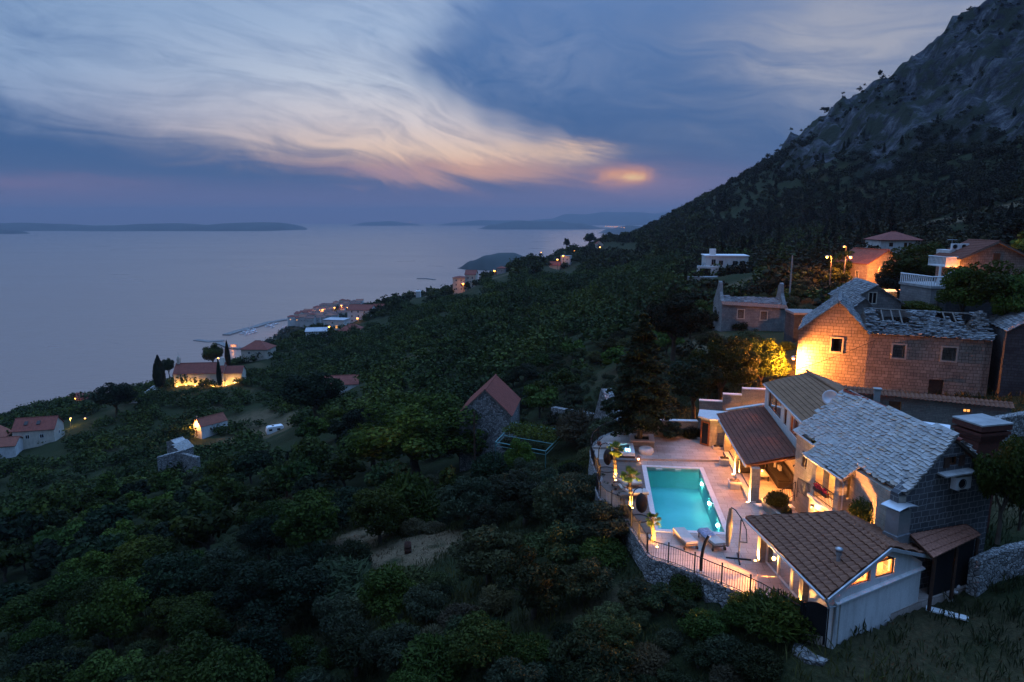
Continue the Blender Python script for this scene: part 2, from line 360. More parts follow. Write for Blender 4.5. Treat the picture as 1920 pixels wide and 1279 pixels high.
def ridge(name,label,dist,prof,depth,base_drop=4):
    """long island: heightfield mound from a skyline profile [(px, height m)] at a real distance"""
    mb=MB(); pts=[]
    xs=[p[0] for p in prof]; N=70; M=9
    for i in range(N+1):
        px=xs[0]+(xs[-1]-xs[0])*i/N
        for k in range(len(prof)-1):
            if prof[k][0]<=px<=prof[k+1][0]:
                f=(px-prof[k][0])/(prof[k+1][0]-prof[k][0]); f=f*f*(3-2*f); h=prof[k][1]*(1-f)+prof[k+1][1]*f
        h*=1+.12*noise.noise(Vector((px*.02,dist*.01,0)))
        for j in range(M+1):
            v=j/M; yy=dist+(v-.5)*depth*(.25+.75*min(1,h/80)); g=math.sin(math.pi*v)**.8
            g*=1+.25*noise.noise(Vector((px*.02,v*2,dist)))*.6*math.sin(math.pi*v)
            pts.append(((px-960)/F*dist/cs*.985,yy,SEA-base_drop+(h+base_drop)*g))
    mb.add(pts,[(i*(M+1)+j,(i+1)*(M+1)+j,(i+1)*(M+1)+j+1,i*(M+1)+j+1) for i in range(N) for j in range(M)],True)
    o=mb.build(name,hillm); tag(o,label,'island',kind='structure'); return o
ridge('island','long low island across the left horizon',11500,[(-260,80),(40,115),(200,70),(330,105),(400,82),(480,130),(530,105),(575,0)],2600)
ridge('island','small dark islet at the left edge of the sea',8600,[(-140,40),(0,60),(40,42),(66,0)],700)
ridge('island','faint small island on the middle horizon',18500,[(655,0),(700,90),(740,110),(770,60),(800,0)],1500)
ridge('island','faint low island behind the dark one',19000,[(815,0),(860,85),(905,140),(980,130),(1020,0)],1800)
ridge('island','darker rounded island in front of the far hills',12600,[(895,0),(925,85),(960,130),(1040,140),(1080,110),(1130,20),(1160,0)],1600)
ridge('hills','high blue hills on the far horizon at right',20500,[(960,60),(1030,180),(1060,310),(1090,300),(1140,370),(1200,350),(1300,420),(1500,400),(1700,150)],2500)
ridge('peninsula','low peninsula with town lights on the far shore',8800,[(1118,0),(1140,60),(1175,95),(1210,85),(1300,110),(1420,60)],900)
ridge('headland','wooded headland jutting into the sea beyond the slope',2650,[(858,0),(885,28),(915,50),(940,60),(962,60),(985,46),(1040,30),(1200,20)],380)
hm=bpy.data.materials.new('haze'); hm.use_nodes=True; t=NT(hm.node_tree); t.n.remove(t.n['Principled BSDF'])
pv=t.new('ShaderNodeVolumePrincipled'); pv.inputs['Color'].default_value=(.52,.57,.66,1); pv.inputs['Density'].default_value=8e-5; pv.inputs['Anisotropy'].default_value=.2
t.link(pv.outputs[0],t.n['Material Output'].inputs['Volume'])
mb=MB(); mb.box((0,0,(SEA-8+352)/2),(53000,53000,352-SEA+8)); hz=mb.build('haze',hm); tag(hz,'thin blue evening haze over sea and slope','haze',kind='stuff'); hz.display_type='WIRE'
# ================================================================ terrain
TEDGE=[(8.9,56.2),(7.4,54.6),(6.46,52.49),(6.15,51.0),(6.02,49.44),(6.03,46.84),(6.2,45.3),(5.96,44.48),(5.68,43.51),(5.66,42.11),(5.95,40.91),(6.32,40.34),(6.73,39.93),(6.91,38.39),(7.09,36.93),(7.26,35.48),(7.39,34.2),(7.62,33.85),(8.03,33.6),(8.5,33.24),(9.62,32.11),(10.1,31.57),(10.94,30.75),(11.78,29.7),(12.4,28.6),(12.95,27.45)]
PADS=[TEDGE+[(13.9,26.9),(19.3,29.8),(23.6,31.6),(24.6,36),(23.4,46.2),(22.0,54.5),(15.4,54.6)]]
def inside(p,poly):
    x,y=p; r=False; n=len(poly)
    for i in range(n):
        x1,y1=poly[i]; x2,y2=poly[(i+1)%n]
        if (y1>y)!=(y2>y) and x<(x2-x1)*(y-y1)/(y2-y1)+x1: r=not r
    return r
def veg(px,py,Y,h=4.0):
    p=uY(px,py,Y); return (p.x,p.y,p.z-h)
CTRL=[(14,26.4,-.38),(13.0,27.3,-.4),(12.6,26.4,-.5),(19.5,29,-.35),(23.5,30.5,-.1),(27,33,.6),(31,38,1.6),(28,49,2.7),(35,46,2.6),(26,62,2),(32,58.5,2.4),(42,57,3.2),(40,50,3.0),
 (24.6,40,1.2),(24,50,2.2),(22.5,57,1.2),(17,58,-.6),(12,58,-1.6),(8,58.5,-3),
 (20,24,-1.3),(21,15,-2.4),(13,22,-2.4),(9.5,27,-2.2),(6.8,31.5,-1.9),(6.0,34,-1.7),(5.2,38,-2.0),(4.5,43,-2.4),(4.6,49,-3.0),(5.4,54,-3.4),(8,61,-4.2),
 (10.7,84,-8.5),(5.6,90,-10),(-3.8,91,-16),(2,78,-12.2),(-4.7,84,-15),(0,60,-8.5),(0,50,-6.2),(-9,55,-9.6),(-6,46,-7.5),(-7.6,33,-6.6),(-36,43,-17),(-73,90,-29),(0,20,-5),(-20,12,-12),
 (0,-30,-3),(-60,10,-26),(-60,-40,-26),(40,-30,9),(55,15,12),(60,50,10),(40,30,4.5),(100,60,26),(150,100,42),(200,0,60),
 (36,70,4.6),(45,72,4.8),(55,82,7.5),(66,125,5.2),(74,121,5.0),(80,118,5.4),(58,125,5.2),(70,140,6.5),(33,105,.3),(43,105,.6),(55,189,1.8),(66,190,2.4),(100,180,8),(110,182,9.5),(48.7,120,3.0),
 veg(1500,400,420),veg(1500,450,280),veg(1300,450,420),veg(1400,470,240,3),veg(1300,520,205,2),veg(1200,560,170),veg(1100,600,150),veg(1000,600,190),veg(800,600,260),veg(700,700,170),veg(600,750,160),veg(1000,700,120),veg(1150,680,98,5),(20.4,80,-1.5),
 veg(500,850,121,3),veg(250,900,120,4),(-68,190,-42),(-96,200,-47.8),(-150,207,-53),(-165,212,-55),(-135,268,-48.3),(-118,268,-48.8),(-112,272,-47.5),veg(480,740,235,2),veg(520,690,300,2),
 (-203,260,-65),(-235,350,-79),(-300,330,-112),(-450,400,-195),(-300,220,-105),(-450,250,-200),(-140,285,-51),(-200,400,-92),(-300,500,-150),(-400,560,-200),
 (-120,330,-49),(-97,420,-45),(-150,480,-68),(-200,600,-95),(-330,800,-165),(-340,1290,-150),(-385,1195,-172.5),(-420,1250,-200),(-250,800,-128),(-112,600,-62),(-73,520,-42),(-33,455,-31),(-15,550,-28),(42,600,-26),(85,750,-20),
 (-90,760,-100),(-100,900,-118),(0,900,-80),(0,1100,-130),(-150,1100,-140),(-250,1500,-172),(120,1300,-130),(200,1700,-160),(-60,2000,-200),(320,2600,-190),(100,3000,-210),(-600,800,-230),(-800,1800,-260),(-700,300,-260),(-900,0,-260),(-500,-200,-180),(-300,0,-110),
 veg(950,512,560,0),veg(1000,490,640,0),veg(1060,470,760,0),veg(1120,456,900,0),veg(1190,440,1000,0),(150,790,-2),(160,720,13),(193,900,13),(224,720,52),(243,620,79),(262,585,97),(281,550,117),(303,525,138),(324,500,156),
 (260,1150,-6),(300,980,32),(330,850,68),(380,800,98),(450,750,160),(430,420,215),(600,400,330),(700,900,290),(500,1500,20),(900,2500,20),(500,3500,-180),(1200,3500,-60),(700,2000,20),(300,1700,-120),(380,1250,-5),(900,1400,160),(0,3500,-230),(600,1050,170),(200,2500,-200),(150,3500,-230),(500,100,190),(400,-200,150),(800,0,330),
 (285,400,88),(218,300,36),(148,200,12),(224,400,46),(148,260,15)]
_P=np.array(CTRL,dtype=float)
def _w(x,y): return np.arcsinh(np.asarray(x,dtype=float)/70.0),np.arcsinh((np.asarray(y,dtype=float)-20)/70.0)
_cx,_cy=_w(_P[:,0],_P[:,1])
def _phi(r2): return np.where(r2>1e-12,.5*r2*np.log(np.maximum(r2,1e-12)),0)
_n=len(_P); _A=np.zeros((_n+3,_n+3)); _A[:_n,:_n]=_phi((_cx[:,None]-_cx)**2+(_cy[:,None]-_cy)**2)+np.eye(_n)*4e-4
_Q=np.stack([np.ones(_n),_cx,_cy],1); _A[:_n,_n:]=_Q; _A[_n:,:_n]=_Q.T
_sol=np.linalg.solve(_A,np.concatenate([_P[:,2],np.zeros(3)]))
def base_h(x,y):
    x=np.asarray(x,dtype=float).ravel(); y=np.asarray(y,dtype=float).ravel(); u,v=_w(x,y); out=np.empty(len(x))
    for i in range(0,len(x),20000):
        a,b=u[i:i+20000],v[i:i+20000]
        K=_phi((a[:,None]-_cx)**2+(b[:,None]-_cy)**2)
        out[i:i+20000]=K@_sol[:_n]+_sol[_n]+_sol[_n+1]*a+_sol[_n+2]*b
    return out
# value-noise fractal in numpy
def vnoise(x,y,seed=0):
    xi=np.floor(x).astype(np.int64); yi=np.floor(y).astype(np.int64); fx=x-xi; fy=y-yi
    fx=fx*fx*(3-2*fx); fy=fy*fy*(3-2*fy)
    def h(a,b):
        q=(a*374761393+b*668265263+seed*974634777)&0xffffffff; q=((q^(q>>13))*1274126177)&0xffffffff; return ((q^(q>>16))&0xffff)/65535.0
    return (h(xi,yi)*(1-fx)+h(xi+1,yi)*fx)*(1-fy)+(h(xi,yi+1)*(1-fx)+h(xi+1,yi+1)*fx)*fy
def fbm(x,y,o=4,seed=0):
    s=0;a=1;tot=0
    for k in range(o): s=s+a*vnoise(x*2**k+17.3*k,y*2**k-9.1*k,seed+k); tot+=a; a*=.5
    return s/tot
_PAD=PADS[0]
def rocky(x,y,z):
    """0..1: bare limestone of the mountain side"""
    q=(z-34-.06*(y-380))/48+ (fbm(x/45,y/60,4,3)-.5)*1.6
    return np.clip(q,0,1)*np.clip((x-60)/120,0,1)
def height(x,y):
    x=np.asarray(x,dtype=float).ravel(); y=np.asarray(y,dtype=float).ravel()
    z=base_h(x,y); r=np.hypot(x,y)
    z=z+(fbm(x/9,y/9,3,1)-.5)*np.clip((r-45)/100,0,1)*2.0+(fbm(x/3,y/3,2,4)-.5)*.35*np.clip((r-18)/20,0,1)
    k=rocky(x,y,z)
    ridg=1-np.abs(2*fbm(x/34,y/48,5,11)-1); led=fbm(x/13,y/20,4,21)
    z=z+k*((ridg-.7)*26+(led-.5)*17+(np.abs(fbm(x/7,y/16,3,33)-.5)*-9))
    gul=1-np.abs(2*fbm(y/30+x/160,x/140,4,51)-1); crag=np.abs(2*fbm(y/9,x/46,4,61)-1)
    ter=base_h(x,y)+(fbm(x/30,y/40,2,71)-.5)*14; stp=ter/17; led2=(stp-np.floor(stp)); led2=np.clip((led2-.62)/.38,0,1)-led2
    z=z-k*(np.clip(gul-.55,0,1)*26+crag*9-3.5)+k*(led2*8.5+4.2)
    return np.where(z<SEA-12,SEA-12,z)
def ground(x,y): return float(height([x],[y])[0])
azs=np.concatenate([np.linspace(-180,-60,24,endpoint=False),np.linspace(-60,-41,30,endpoint=False),np.linspace(-41,41,340,endpoint=False),np.linspace(41,60,30,endpoint=False),np.linspace(60,180,25)])
rs=np.concatenate([[1.0,6.0],np.geomspace(12,3600,430)])
AZ,RR=np.meshgrid(np.radians(azs),rs); gx=(RR*np.sin(AZ)).ravel(); gy=(RR*np.cos(AZ)).ravel(); gz=height(gx,gy)
near=(gx>3)&(gx<27)&(gy>24)&(gy<60); idx=np.nonzero(near)[0]
cx_=sum(p[0] for p in _PAD)/len(_PAD); cy_=sum(p[1] for p in _PAD)/len(_PAD)
for i in idx:
    if inside((gx[i],gy[i]),_PAD):
        gz[i]=min(gz[i],-.5)
        if gx[i]<17.4 and gy[i]>28 : gz[i]=-4.5
na=len(azs); nr=len(rs); I=np.arange(na*nr).reshape(nr,na)
Fq=np.stack([I[:-1,:-1],I[:-1,1:],I[1:,1:],I[1:,:-1]],-1).reshape(-1,4)
def terrain_mat():
    m,t,b=newmat('slope_ground'); tc=t.new('ShaderNodeTexCoord'); ob=tc.outputs['Object']
    at=t.new('ShaderNodeAttribute',attribute_name='zone'); s=t.new('ShaderNodeSeparateColor'); t.link(at.outputs['Color'],s.inputs[0])
    big=t.noise(ob,.05,6,.6); mid=t.noise(ob,.5,6,.65); fine=t.noise(ob,5,5,.7)
    green=t.ramp(fine,[(.3,(.012,.018,.008)),(.55,(.026,.034,.013)),(.75,(.050,.048,.022))])
    dry=t.ramp(fine,[(.25,(.06,.042,.024)),(.5,(.13,.092,.053)),(.75,(.21,.155,.092))])
    dm=t.math('ADD',t.math('MULTIPLY',t.smooth(big,.52,.72),.45),s.outputs[1],True)
    c=t.mix(t.math('MULTIPLY',dm,t.smooth(mid,.25,.55)),green,dry)
    mpv=t.new('ShaderNodeMapping'); mpv.inputs['Scale'].default_value=(.055,.14,.06); t.link(ob,mpv.inputs[0])
    cr=t.noise(mpv.outputs[0],1,9,.68,.5); cr2=t.noise(ob,.30,9,.75)
    rock=t.ramp(cr,[(.36,(.020,.023,.030)),(.48,(.055,.06,.07)),(.61,(.145,.152,.165)),(.78,(.21,.185,.165))])
    rock=t.mix(.85,rock,t.ramp(cr2,[(.36,(.18,.18,.19)),(.52,(.9,.9,.9)),(.68,(1.5,1.5,1.5))]),'MULTIPLY')
    scrub=t.smooth(t.noise(ob,.075,7,.7),.46,.55)
    rock=t.mix(t.math('MULTIPLY',scrub,.9),rock,(.028,.036,.02))
    rk=t.smooth(t.math('ADD',s.outputs[0],t.math('MULTIPLY',t.math('SUBTRACT',cr2,.5),.7)),.28,.62)
    c=t.mix(rk,c,rock)
    t.link(c,b.inputs['Base Color']); b.inputs['Roughness'].default_value=.95; b.inputs['Specular IOR Level'].default_value=.08
    bump(t,b,t.math('ADD',t.math('MULTIPLY',t.math('ADD',cr2,cr),t.math('ADD',t.math('MULTIPLY',rk,1.5),.25)),t.math('MULTIPLY',fine,.05)),.8,1.8); return m
me=np_mesh('terrain',np.stack([gx,gy,gz],1),Fq,terrain_mat(),True)
kz=rocky(gx,gy,gz)
CLEAR=[(-8.5,53,5,4.6,1.2),(-14.5,64,4,8,1.15),(-10,47,2.5,2,.7),(-68,192,18,14,.8),(-84,212,10,10,.7),(62,150,22,14,.6),(48,112,6,8,.35),(6,33,3.2,1.6,.55),(-18,40,5,5,.35),(29,100,4,10,.7),(165,250,26,10,.9),(150,330,14,30,.55),(-30,200,14,6,.5),(-2,455,25,14,.6),(20,26,7,4,.35),(-25,45,7,5,.40),(31,42,5,7,.5)]
dry=np.zeros(len(gx))
for (x0,y0,a,b_,s_) in CLEAR:
    q=((gx-x0)/a)**2+((gy-y0)/b_)**2; dry=np.maximum(dry,s_*np.clip(1.35-q*.9+(fbm(gx/3,gy/3,3,5)-.5)*.9,0,1))
colr=np.zeros((len(gx),4),dtype=np.float32); colr[:,0]=kz; colr[:,1]=dry; colr[:,3]=1
ca=me.color_attributes.new('zone','FLOAT_COLOR','POINT'); ca.data.foreach_set('color',colr.ravel())
to=bpy.data.objects.new('terrain',me); COL.objects.link(to); tag(to,'steep coastal hillside of scrub, terraces and grey limestone','hillside',kind='structure')
# ================================================================ shared materials of the villa
RZ=-R(7.2)
M={}
M['paving']=ashlar('limestone_paving',(.54,.435,.37),(.45,.36,.305),(.17,.135,.115),.9,.6,.010,.4,.3,.55,1,.5)
M['coping']=plain('pale_limestone',(.60,.55,.52),.6,var=.12,scale=4)
M['deckwood']=ashlar('deck_boards',(.20,.155,.125),(.15,.115,.095),(.03,.025,.02),2.4,.14,.008,.3,.3,.6,1,.37)
M['plaster']=plaster('white_plaster',(.66,.65,.63))
M['cream']=plaster('cream_plaster',(.60,.54,.45))
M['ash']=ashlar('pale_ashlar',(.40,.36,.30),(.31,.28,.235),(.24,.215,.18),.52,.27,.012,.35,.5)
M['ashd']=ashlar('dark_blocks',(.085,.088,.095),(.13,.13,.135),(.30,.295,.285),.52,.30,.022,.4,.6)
M['ruin']=ashlar('ruin_ashlar',(.36,.29,.235),(.25,.20,.165),(.10,.08,.07),.50,.29,.018,.5,.8)
M['surround']=plain('stone_surround',(.36,.31,.26),.85,var=.2,scale=3)
M['ruin_grey']=ashlar('grey_ashlar',(.34,.33,.315),(.25,.245,.24),(.15,.145,.14),.5,.26,.014,.6,.6)
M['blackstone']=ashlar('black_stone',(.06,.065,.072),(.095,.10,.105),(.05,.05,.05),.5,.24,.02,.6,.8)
M['rubble']=rubble('white_rubble',(.46,.45,.43),(.24,.235,.225),(.06,.056,.05),5.2)
M['rubble_b']=rubble('barn_rubble',(.40,.39,.37),(.16,.155,.15),(.07,.066,.06),3.6)
M['narrow']=ashlar('narrow_stone',(.33,.30,.26),(.24,.22,.195),(.15,.14,.125),.42,.13,.01,.35,.5)
def tilemat(name,c1,c2,tw,tl,wear=.45):
    return ashlar(name,c1,c2,tuple(x*.8 for x in c1),tw,tl,.002,wear,.2,.75,1,0)
M['tile']=tilemat('brown_tile',(.29,.13,.075),(.20,.09,.056),.3,.36)
M['tile2']=tilemat('dark_red_tile',(.23,.085,.052),(.15,.058,.04),.25,.3)
M['tile3']=tilemat('weathered_tile',(.34,.185,.10),(.24,.13,.072),.24,.3)
M['redtile']=tilemat('red_tile',(.29,.085,.06),(.20,.06,.045),.3,.4,.35)
M['redtile2']=tilemat('orange_red_tile',(.30,.10,.065),(.22,.075,.05),.3,.4,.3)
M['clay']=plain('clay',(.30,.13,.085),.8,var=.35,scale=8)
def slabmat(name,lo,mid,hi):
    m,t,b=newmat(name); tc=t.new('ShaderNodeTexCoord'); geo=t.new('ShaderNodeNewGeometry')
    c=t.ramp(geo.outputs['Random Per Island'],[(0,lo),(.35,mid),(.75,hi),(.93,(mid[0]*1.05,mid[1]*.92,mid[2]*.80)),(1,lo)])
    nz=t.noise(tc.outputs['Object'],2.3,6,.65); c=t.mix(.7,c,t.ramp(nz,[(.32,(.5,.5,.5)),(.62,(1.08,1.08,1.08))]),'MULTIPLY')
    t.link(c,b.inputs['Base Color']); b.inputs['Roughness'].default_value=.92; b.inputs['Specular IOR Level'].default_value=.12; bump(t,b,t.noise(tc.outputs['Object'],11,5,.65),.7,.03); return m
M['slab']=slabmat('stone_slab',(.36,.35,.335),(.40,.385,.36),(.45,.435,.41))
M['slab_r']=slabmat('ruin_slab',(.11,.115,.12),(.19,.195,.20),(.29,.295,.29))
M['metal']=plain('zinc',(.42,.44,.46),.4,.7,var=.12)
M['gutter']=plain('gutter_zinc',(.55,.56,.57),.4,.4,var=.1)
M['black']=plain('black_iron',(.018,.018,.02),.45,.3,var=.2)
M['wood']=plain('brown_wood',(.15,.062,.03),.5,var=.35,scale=6)
M['darkwood']=plain('dark_wood',(.06,.03,.02),.6,var=.4,scale=6)
M['greywood']=plain('grey_timber',(.16,.14,.12),.85,var=.4,scale=5)
M['white']=plain('white_paint',(.72,.72,.71),.5,var=.08)
M['paleroof']=plain('pale_roof',(.42,.42,.43),.8,var=.25,scale=.4)
M['muted']=plain('muted_tile',(.20,.105,.085),.9,var=.4,scale=.15)
M['greywall']=plain('grey_wall',(.42,.39,.37),.9,var=.3,scale=.12)
M['cushion']=plain('white_cushion',(.46,.43,.39),.9,var=.08)
M['wicker']=plain('dark_wicker',(.018,.012,.009),.7,var=.4,scale=30,bmp=.4)
M['teak']=plain('teak',(.25,.17,.115),.6,var=.25,scale=9)
M['soil']=plain('soil',(.05,.038,.026),.95,var=.5,scale=8)
M['brick']=ashlar('red_brick',(.16,.045,.032),(.11,.034,.026),(.07,.045,.038),.24,.08,.012,.45,.4)
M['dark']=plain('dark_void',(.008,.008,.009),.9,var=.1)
M['concrete']=plain('concrete',(.30,.30,.29),.9,var=.25,scale=1.2,bmp=.2)
M['redcloth']=plain('red_flower',(.35,.02,.04),.8,var=.4,scale=20)
M['blanket']=plain('blue_grey_towel',(.22,.24,.32),.95,var=.4,scale=7)
def glass(name,tint=(.9,.95,1)):
    m,t,b=newmat(name); gl=t.new('ShaderNodeBsdfGlossy'); gl.inputs['Roughness'].default_value=.03
    tr=t.new('ShaderNodeBsdfTransparent'); tr.inputs[0].default_value=(*tint,1); fr=t.new('ShaderNodeFresnel'); fr.inputs[0].default_value=1.5
    mx=t.new('ShaderNodeMixShader'); t.link(t.math('ADD',t.math('MULTIPLY',fr.outputs[0],1.2),.03,True),mx.inputs[0]); t.link(tr.outputs[0],mx.inputs[1]); t.link(gl.outputs[0],mx.inputs[2])
    t.link(mx.outputs[0],t.n['Material Output'].inputs['Surface']); t.n.remove(b); return m
M['glass']=glass('clear_glass')
M['pane']=plain('dark_pane',(.012,.013,.016),.12,var=.1)
M['bulb']=emis('warm_bulb',(1,.50,.14),28)
M['street']=emis('sodium_bulb',(1,.34,.04),16)
M['litpane']=emis('lit_window',(1,.42,.10),1.6)
M['candle']=emis('candle_flame',(1,.62,.25),40)
def watersurf(name,c,bscale,bs):
    m,t,b=newmat(name); tc=t.new('ShaderNodeTexCoord')
    gl=t.new('ShaderNodeBsdfGlossy'); gl.inputs['Roughness'].default_value=.02; tr=t.new('ShaderNodeBsdfTransparent'); tr.inputs[0].default_value=(*c,1)
    bn=t.new('ShaderNodeBump'); bn.inputs['Strength'].default_value=bs; bn.inputs['Distance'].default_value=.05; t.link(t.noise(tc.outputs['Object'],bscale,3,.5),bn.inputs['Height'])
    fr=t.new('ShaderNodeFresnel'); fr.inputs[0].default_value=1.33; t.link(bn.outputs[0],fr.inputs['Normal']); t.link(bn.outputs[0],gl.inputs['Normal'])
    mx=t.new('ShaderNodeMixShader'); t.link(fr.outputs[0],mx.inputs[0]); t.link(tr.outputs[0],mx.inputs[1]); t.link(gl.outputs[0],mx.inputs[2])
    t.link(mx.outputs[0],t.n['Material Output'].inputs['Surface']); t.n.remove(b); return m
M['poolwater']=watersurf('pool_water',(.72,.97,.95),2.2,.22)
M['tubwater']=watersurf('tub_water',(.85,.98,1),9,.5)
def basin_mat():
    m,t,b=newmat('pool_tiles'); tc=t.new('ShaderNodeTexCoord')
    n=t.noise(tc.outputs['Object'],.45,3,.5)
    t.link(t.ramp(n,[(.3,(.13,.52,.48)),(.7,(.20,.64,.61))]),b.inputs['Base Color']); b.inputs['Roughness'].default_value=.5; return m
M['basin']=basin_mat()
M['tubshell']=plain('acrylic_shell',(.55,.72,.80),.25,var=.08)
WARM=(1,.355,.075); SOD=(1,.30,.055)
def lamp(parent,p,power,color=WARM,r=.06,spot=None,to=None,blend=.6):
    l=bpy.data.lights.new('light','SPOT' if spot else 'POINT'); l.energy=power; l.color=color; l.shadow_soft_size=r
    o=bpy.data.objects.new('light',l); COL.objects.link(o)
    if spot:
        l.spot_size=R(spot); l.spot_blend=blend; o.rotation_euler=(Vector(p)-Vector(to)).to_track_quat('Z','Y').to_euler()
    L=Vector((0,0,0)); q=parent
    while q is not None: L=L+q.location; q=q.parent
    o.parent=parent; o.location=Vector(p)-L; return o
def onw(px,py,p0,p1):
    """(distance along, height) where a photo ray meets the vertical plane through p0-p1"""
    x,Y,Z=ray(px,py); dx,dy=p1[0]-p0[0],p1[1]-p0[1]; L=math.hypot(dx,dy); dx/=L; dy/=L
    # t*(x,Y) = p0 + s*(dx,dy)
    det=x*(-dy)-(-dx)*Y; tt=(p0[0]*(-dy)-(-dx)*p0[1])/det; s=(x*p0[1]-Y*p0[0])/det
    return (s,CZ+Z*tt)
def lerp(a,b,f): return tuple(a[i]+(b[i]-a[i])*f for i in range(len(a)))
def at(p0,p1,s,o=0.0,z=0.0):
    d=Vector((p1[0]-p0[0],p1[1]-p0[1],0)).normalized(); n=Vector((-d.y,d.x,0))
    return Vector((p0[0],p0[1],z))+d*s+n*o
# ---------------------------------------------------------------- roofs
def planeframe(pts):
    a=Vector(pts[0]); b=Vector(pts[1]); n=None
    c=Vector(pts[2]); n=(b-a).cross(c-a).normalized()
    if n.z<0: n=-n
    e1=Vector((0,0,1)).cross(n)
    e1.normalize()
    if (b-a).dot(e1)<0: e1=-e1
    e2=n.cross(e1)
    if e2.z<0: e2=-e2
    return a,e1,e2,n
def interval(poly,u):
    ws=[]
    for i in range(len(poly)):
        (u1,w1),(u2,w2)=poly[i],poly[(i+1)%len(poly)]
        if (u1-u)*(u2-u)<=0 and abs(u2-u1)>1e-9: ws.append(w1+(w2-w1)*(u-u1)/(u2-u1))
    return (min(ws),max(ws)) if ws else None
def tile_roof(mb,pts,tw=.3,tl=.36,amp=.05,step=.035,seed=1,prof='barrel'):
    """interlocking clay tiles as real relief on a convex planar polygon pts (first two = eave)"""
    a,e1,e2,n=planeframe(pts); poly=[((Vector(p)-a).dot(e1),(Vector(p)-a).dot(e2)) for p in pts]
    u0=min(p[0] for p in poly); u1=max(p[0] for p in poly); w0=min(p[1] for p in poly); w1=max(p[1] for p in poly)
    rng=random.Random(seed); nt=max(1,round((u1-u0)/tw)); tw=(u1-u0)/nt; cols=[]
    sub=(0,.14,.32,.5,.68,.86) if prof=='barrel' else (0,.06,.5,.94)
    for k in range(nt):
        for f in sub: cols.append((u0+(k+f)*tw,f))
    cols.append((u1-1e-6,0)); cols[0]=(u0+1e-6,0)
    nr=int((w1-w0)/tl)+1; rows=[]
    jit={}
    for r in range(nr): rows+= [(w0+r*tl,0.0,r),(w0+(r+1)*tl-.004,1.0,r)]
    vs=[]; 
    for ci,(u,f) in enumerate(cols):
        iv=interval(poly,u) or (0,0)
        for (w,g,r) in rows:
            ww=min(max(w,iv[0]),iv[1]); k=ci//len(sub)
            j=jit.setdefault((k,r),rng.uniform(-.006,.008))
            h=(amp*math.sin(math.pi*f) if prof=='barrel' else (amp if .05<f<.95 else 0))+step*(1-g)+j
            vs.append(a+e1*u+e2*ww+n*h)
    m=len(rows); mb.add(vs,[(i*m+j,(i+1)*m+j,(i+1)*m+j+1,i*m+j+1) for i in range(len(cols)-1) for j in range(m-1)])
def slab_under(mb,pts,off=.03,th=.10):
    a,e1,e2,n=planeframe(pts); pts=[Vector(p)-n*(Vector(p)-a).dot(n) for p in pts]; mb_t=[Vector(p)-n*off for p in pts]; mb_b=[Vector(p)-n*(off+th) for p in pts]; k=len(pts)
    mb.add(mb_t+mb_b,[tuple(range(k)),tuple(range(2*k-1,k-1,-1))]+[(i,k+i,k+(i+1)%k,(i+1)%k) for i in range(k)])
def stone_roof(mb,pts,row=.27,ln=.42,th=.05,seed=1,skip=None,jit=1.0):
    """overlapping hand-split limestone slabs, every one of its own size, tilt and edge"""
    a,e1,e2,n=planeframe(pts); poly=[((Vector(p)-a).dot(e1),(Vector(p)-a).dot(e2)) for p in pts]
    w0=min(p[1] for p in poly); w1=max(p[1] for p in poly); rng=random.Random(seed); w=w0-.04
    while w<w1-.04:
        h=row*rng.uniform(.8,1.25); us=[p[0] for p in poly]
        wm=min(max(w+h*.4,w0+.01),w1-.01)
        # interval in u at height wm
        xs=[]
        for i in range(len(poly)):
            (ua,wa_),(ub,wb)=poly[i],poly[(i+1)%len(poly)]
            if (wa_-wm)*(wb-wm)<=0 and abs(wb-wa_)>1e-9: xs.append(ua+(ub-ua)*(wm-wa_)/(wb-wa_))
        if xs:
            u=min(xs)-rng.uniform(0,.1); ue=max(xs)
            while u<ue:
                l=ln*rng.uniform(.55,1.55); 
                if skip is None or not skip(u+l/2,w+h/2):
                    J=lambda s=.05: rng.uniform(-s,s)*jit
                    z0=th*rng.uniform(.8,1.5)+abs(J(.02)); z1=J(.012)
                    q=[(u+J(.03),w+J(.06),z0),(u+l*.5+J(.08),w+J(.07)-.03,z0+J(.02)),(u+l+J(.03),w+J(.06),z0+J(.02)),(u+l+J(.02),w+h*1.25,z1),(u+J(.02),w+h*1.25,z1)]
                    top=[a+e1*x+e2*y+n*z for x,y,z in q]; bot=[a+e1*x+e2*y+n*(z-th) for x,y,z in q]
                    mb.add(top+bot,[(0,1,2,3,4),(0,5,6,1),(1,6,7,2),(2,7,8,3),(4,9,5,0)])
                u+=l+.012
        w+=h
def ridge_caps(mb,p,q,r=.13,step=.36):
    p=Vector(p); q=Vector(q); n=max(1,int((q-p).length/step)); d=(q-p)/n; s=d.cross(Vector((0,0,1))).normalized()
    for i in range(n):
        a=p+d*i; b=p+d*(i+1.08)
        def arc(c,rr): return [c+s*(rr*math.cos(t_))+Vector((0,0,rr*math.sin(t_))) for t_ in [math.pi*k/6 for k in range(7)]]
        A_=arc(a,r); B_=arc(b,r*.86); mb.add(A_+B_,[(k,k+1,8+k,7+k) for k in range(6)]+[tuple(range(7))])
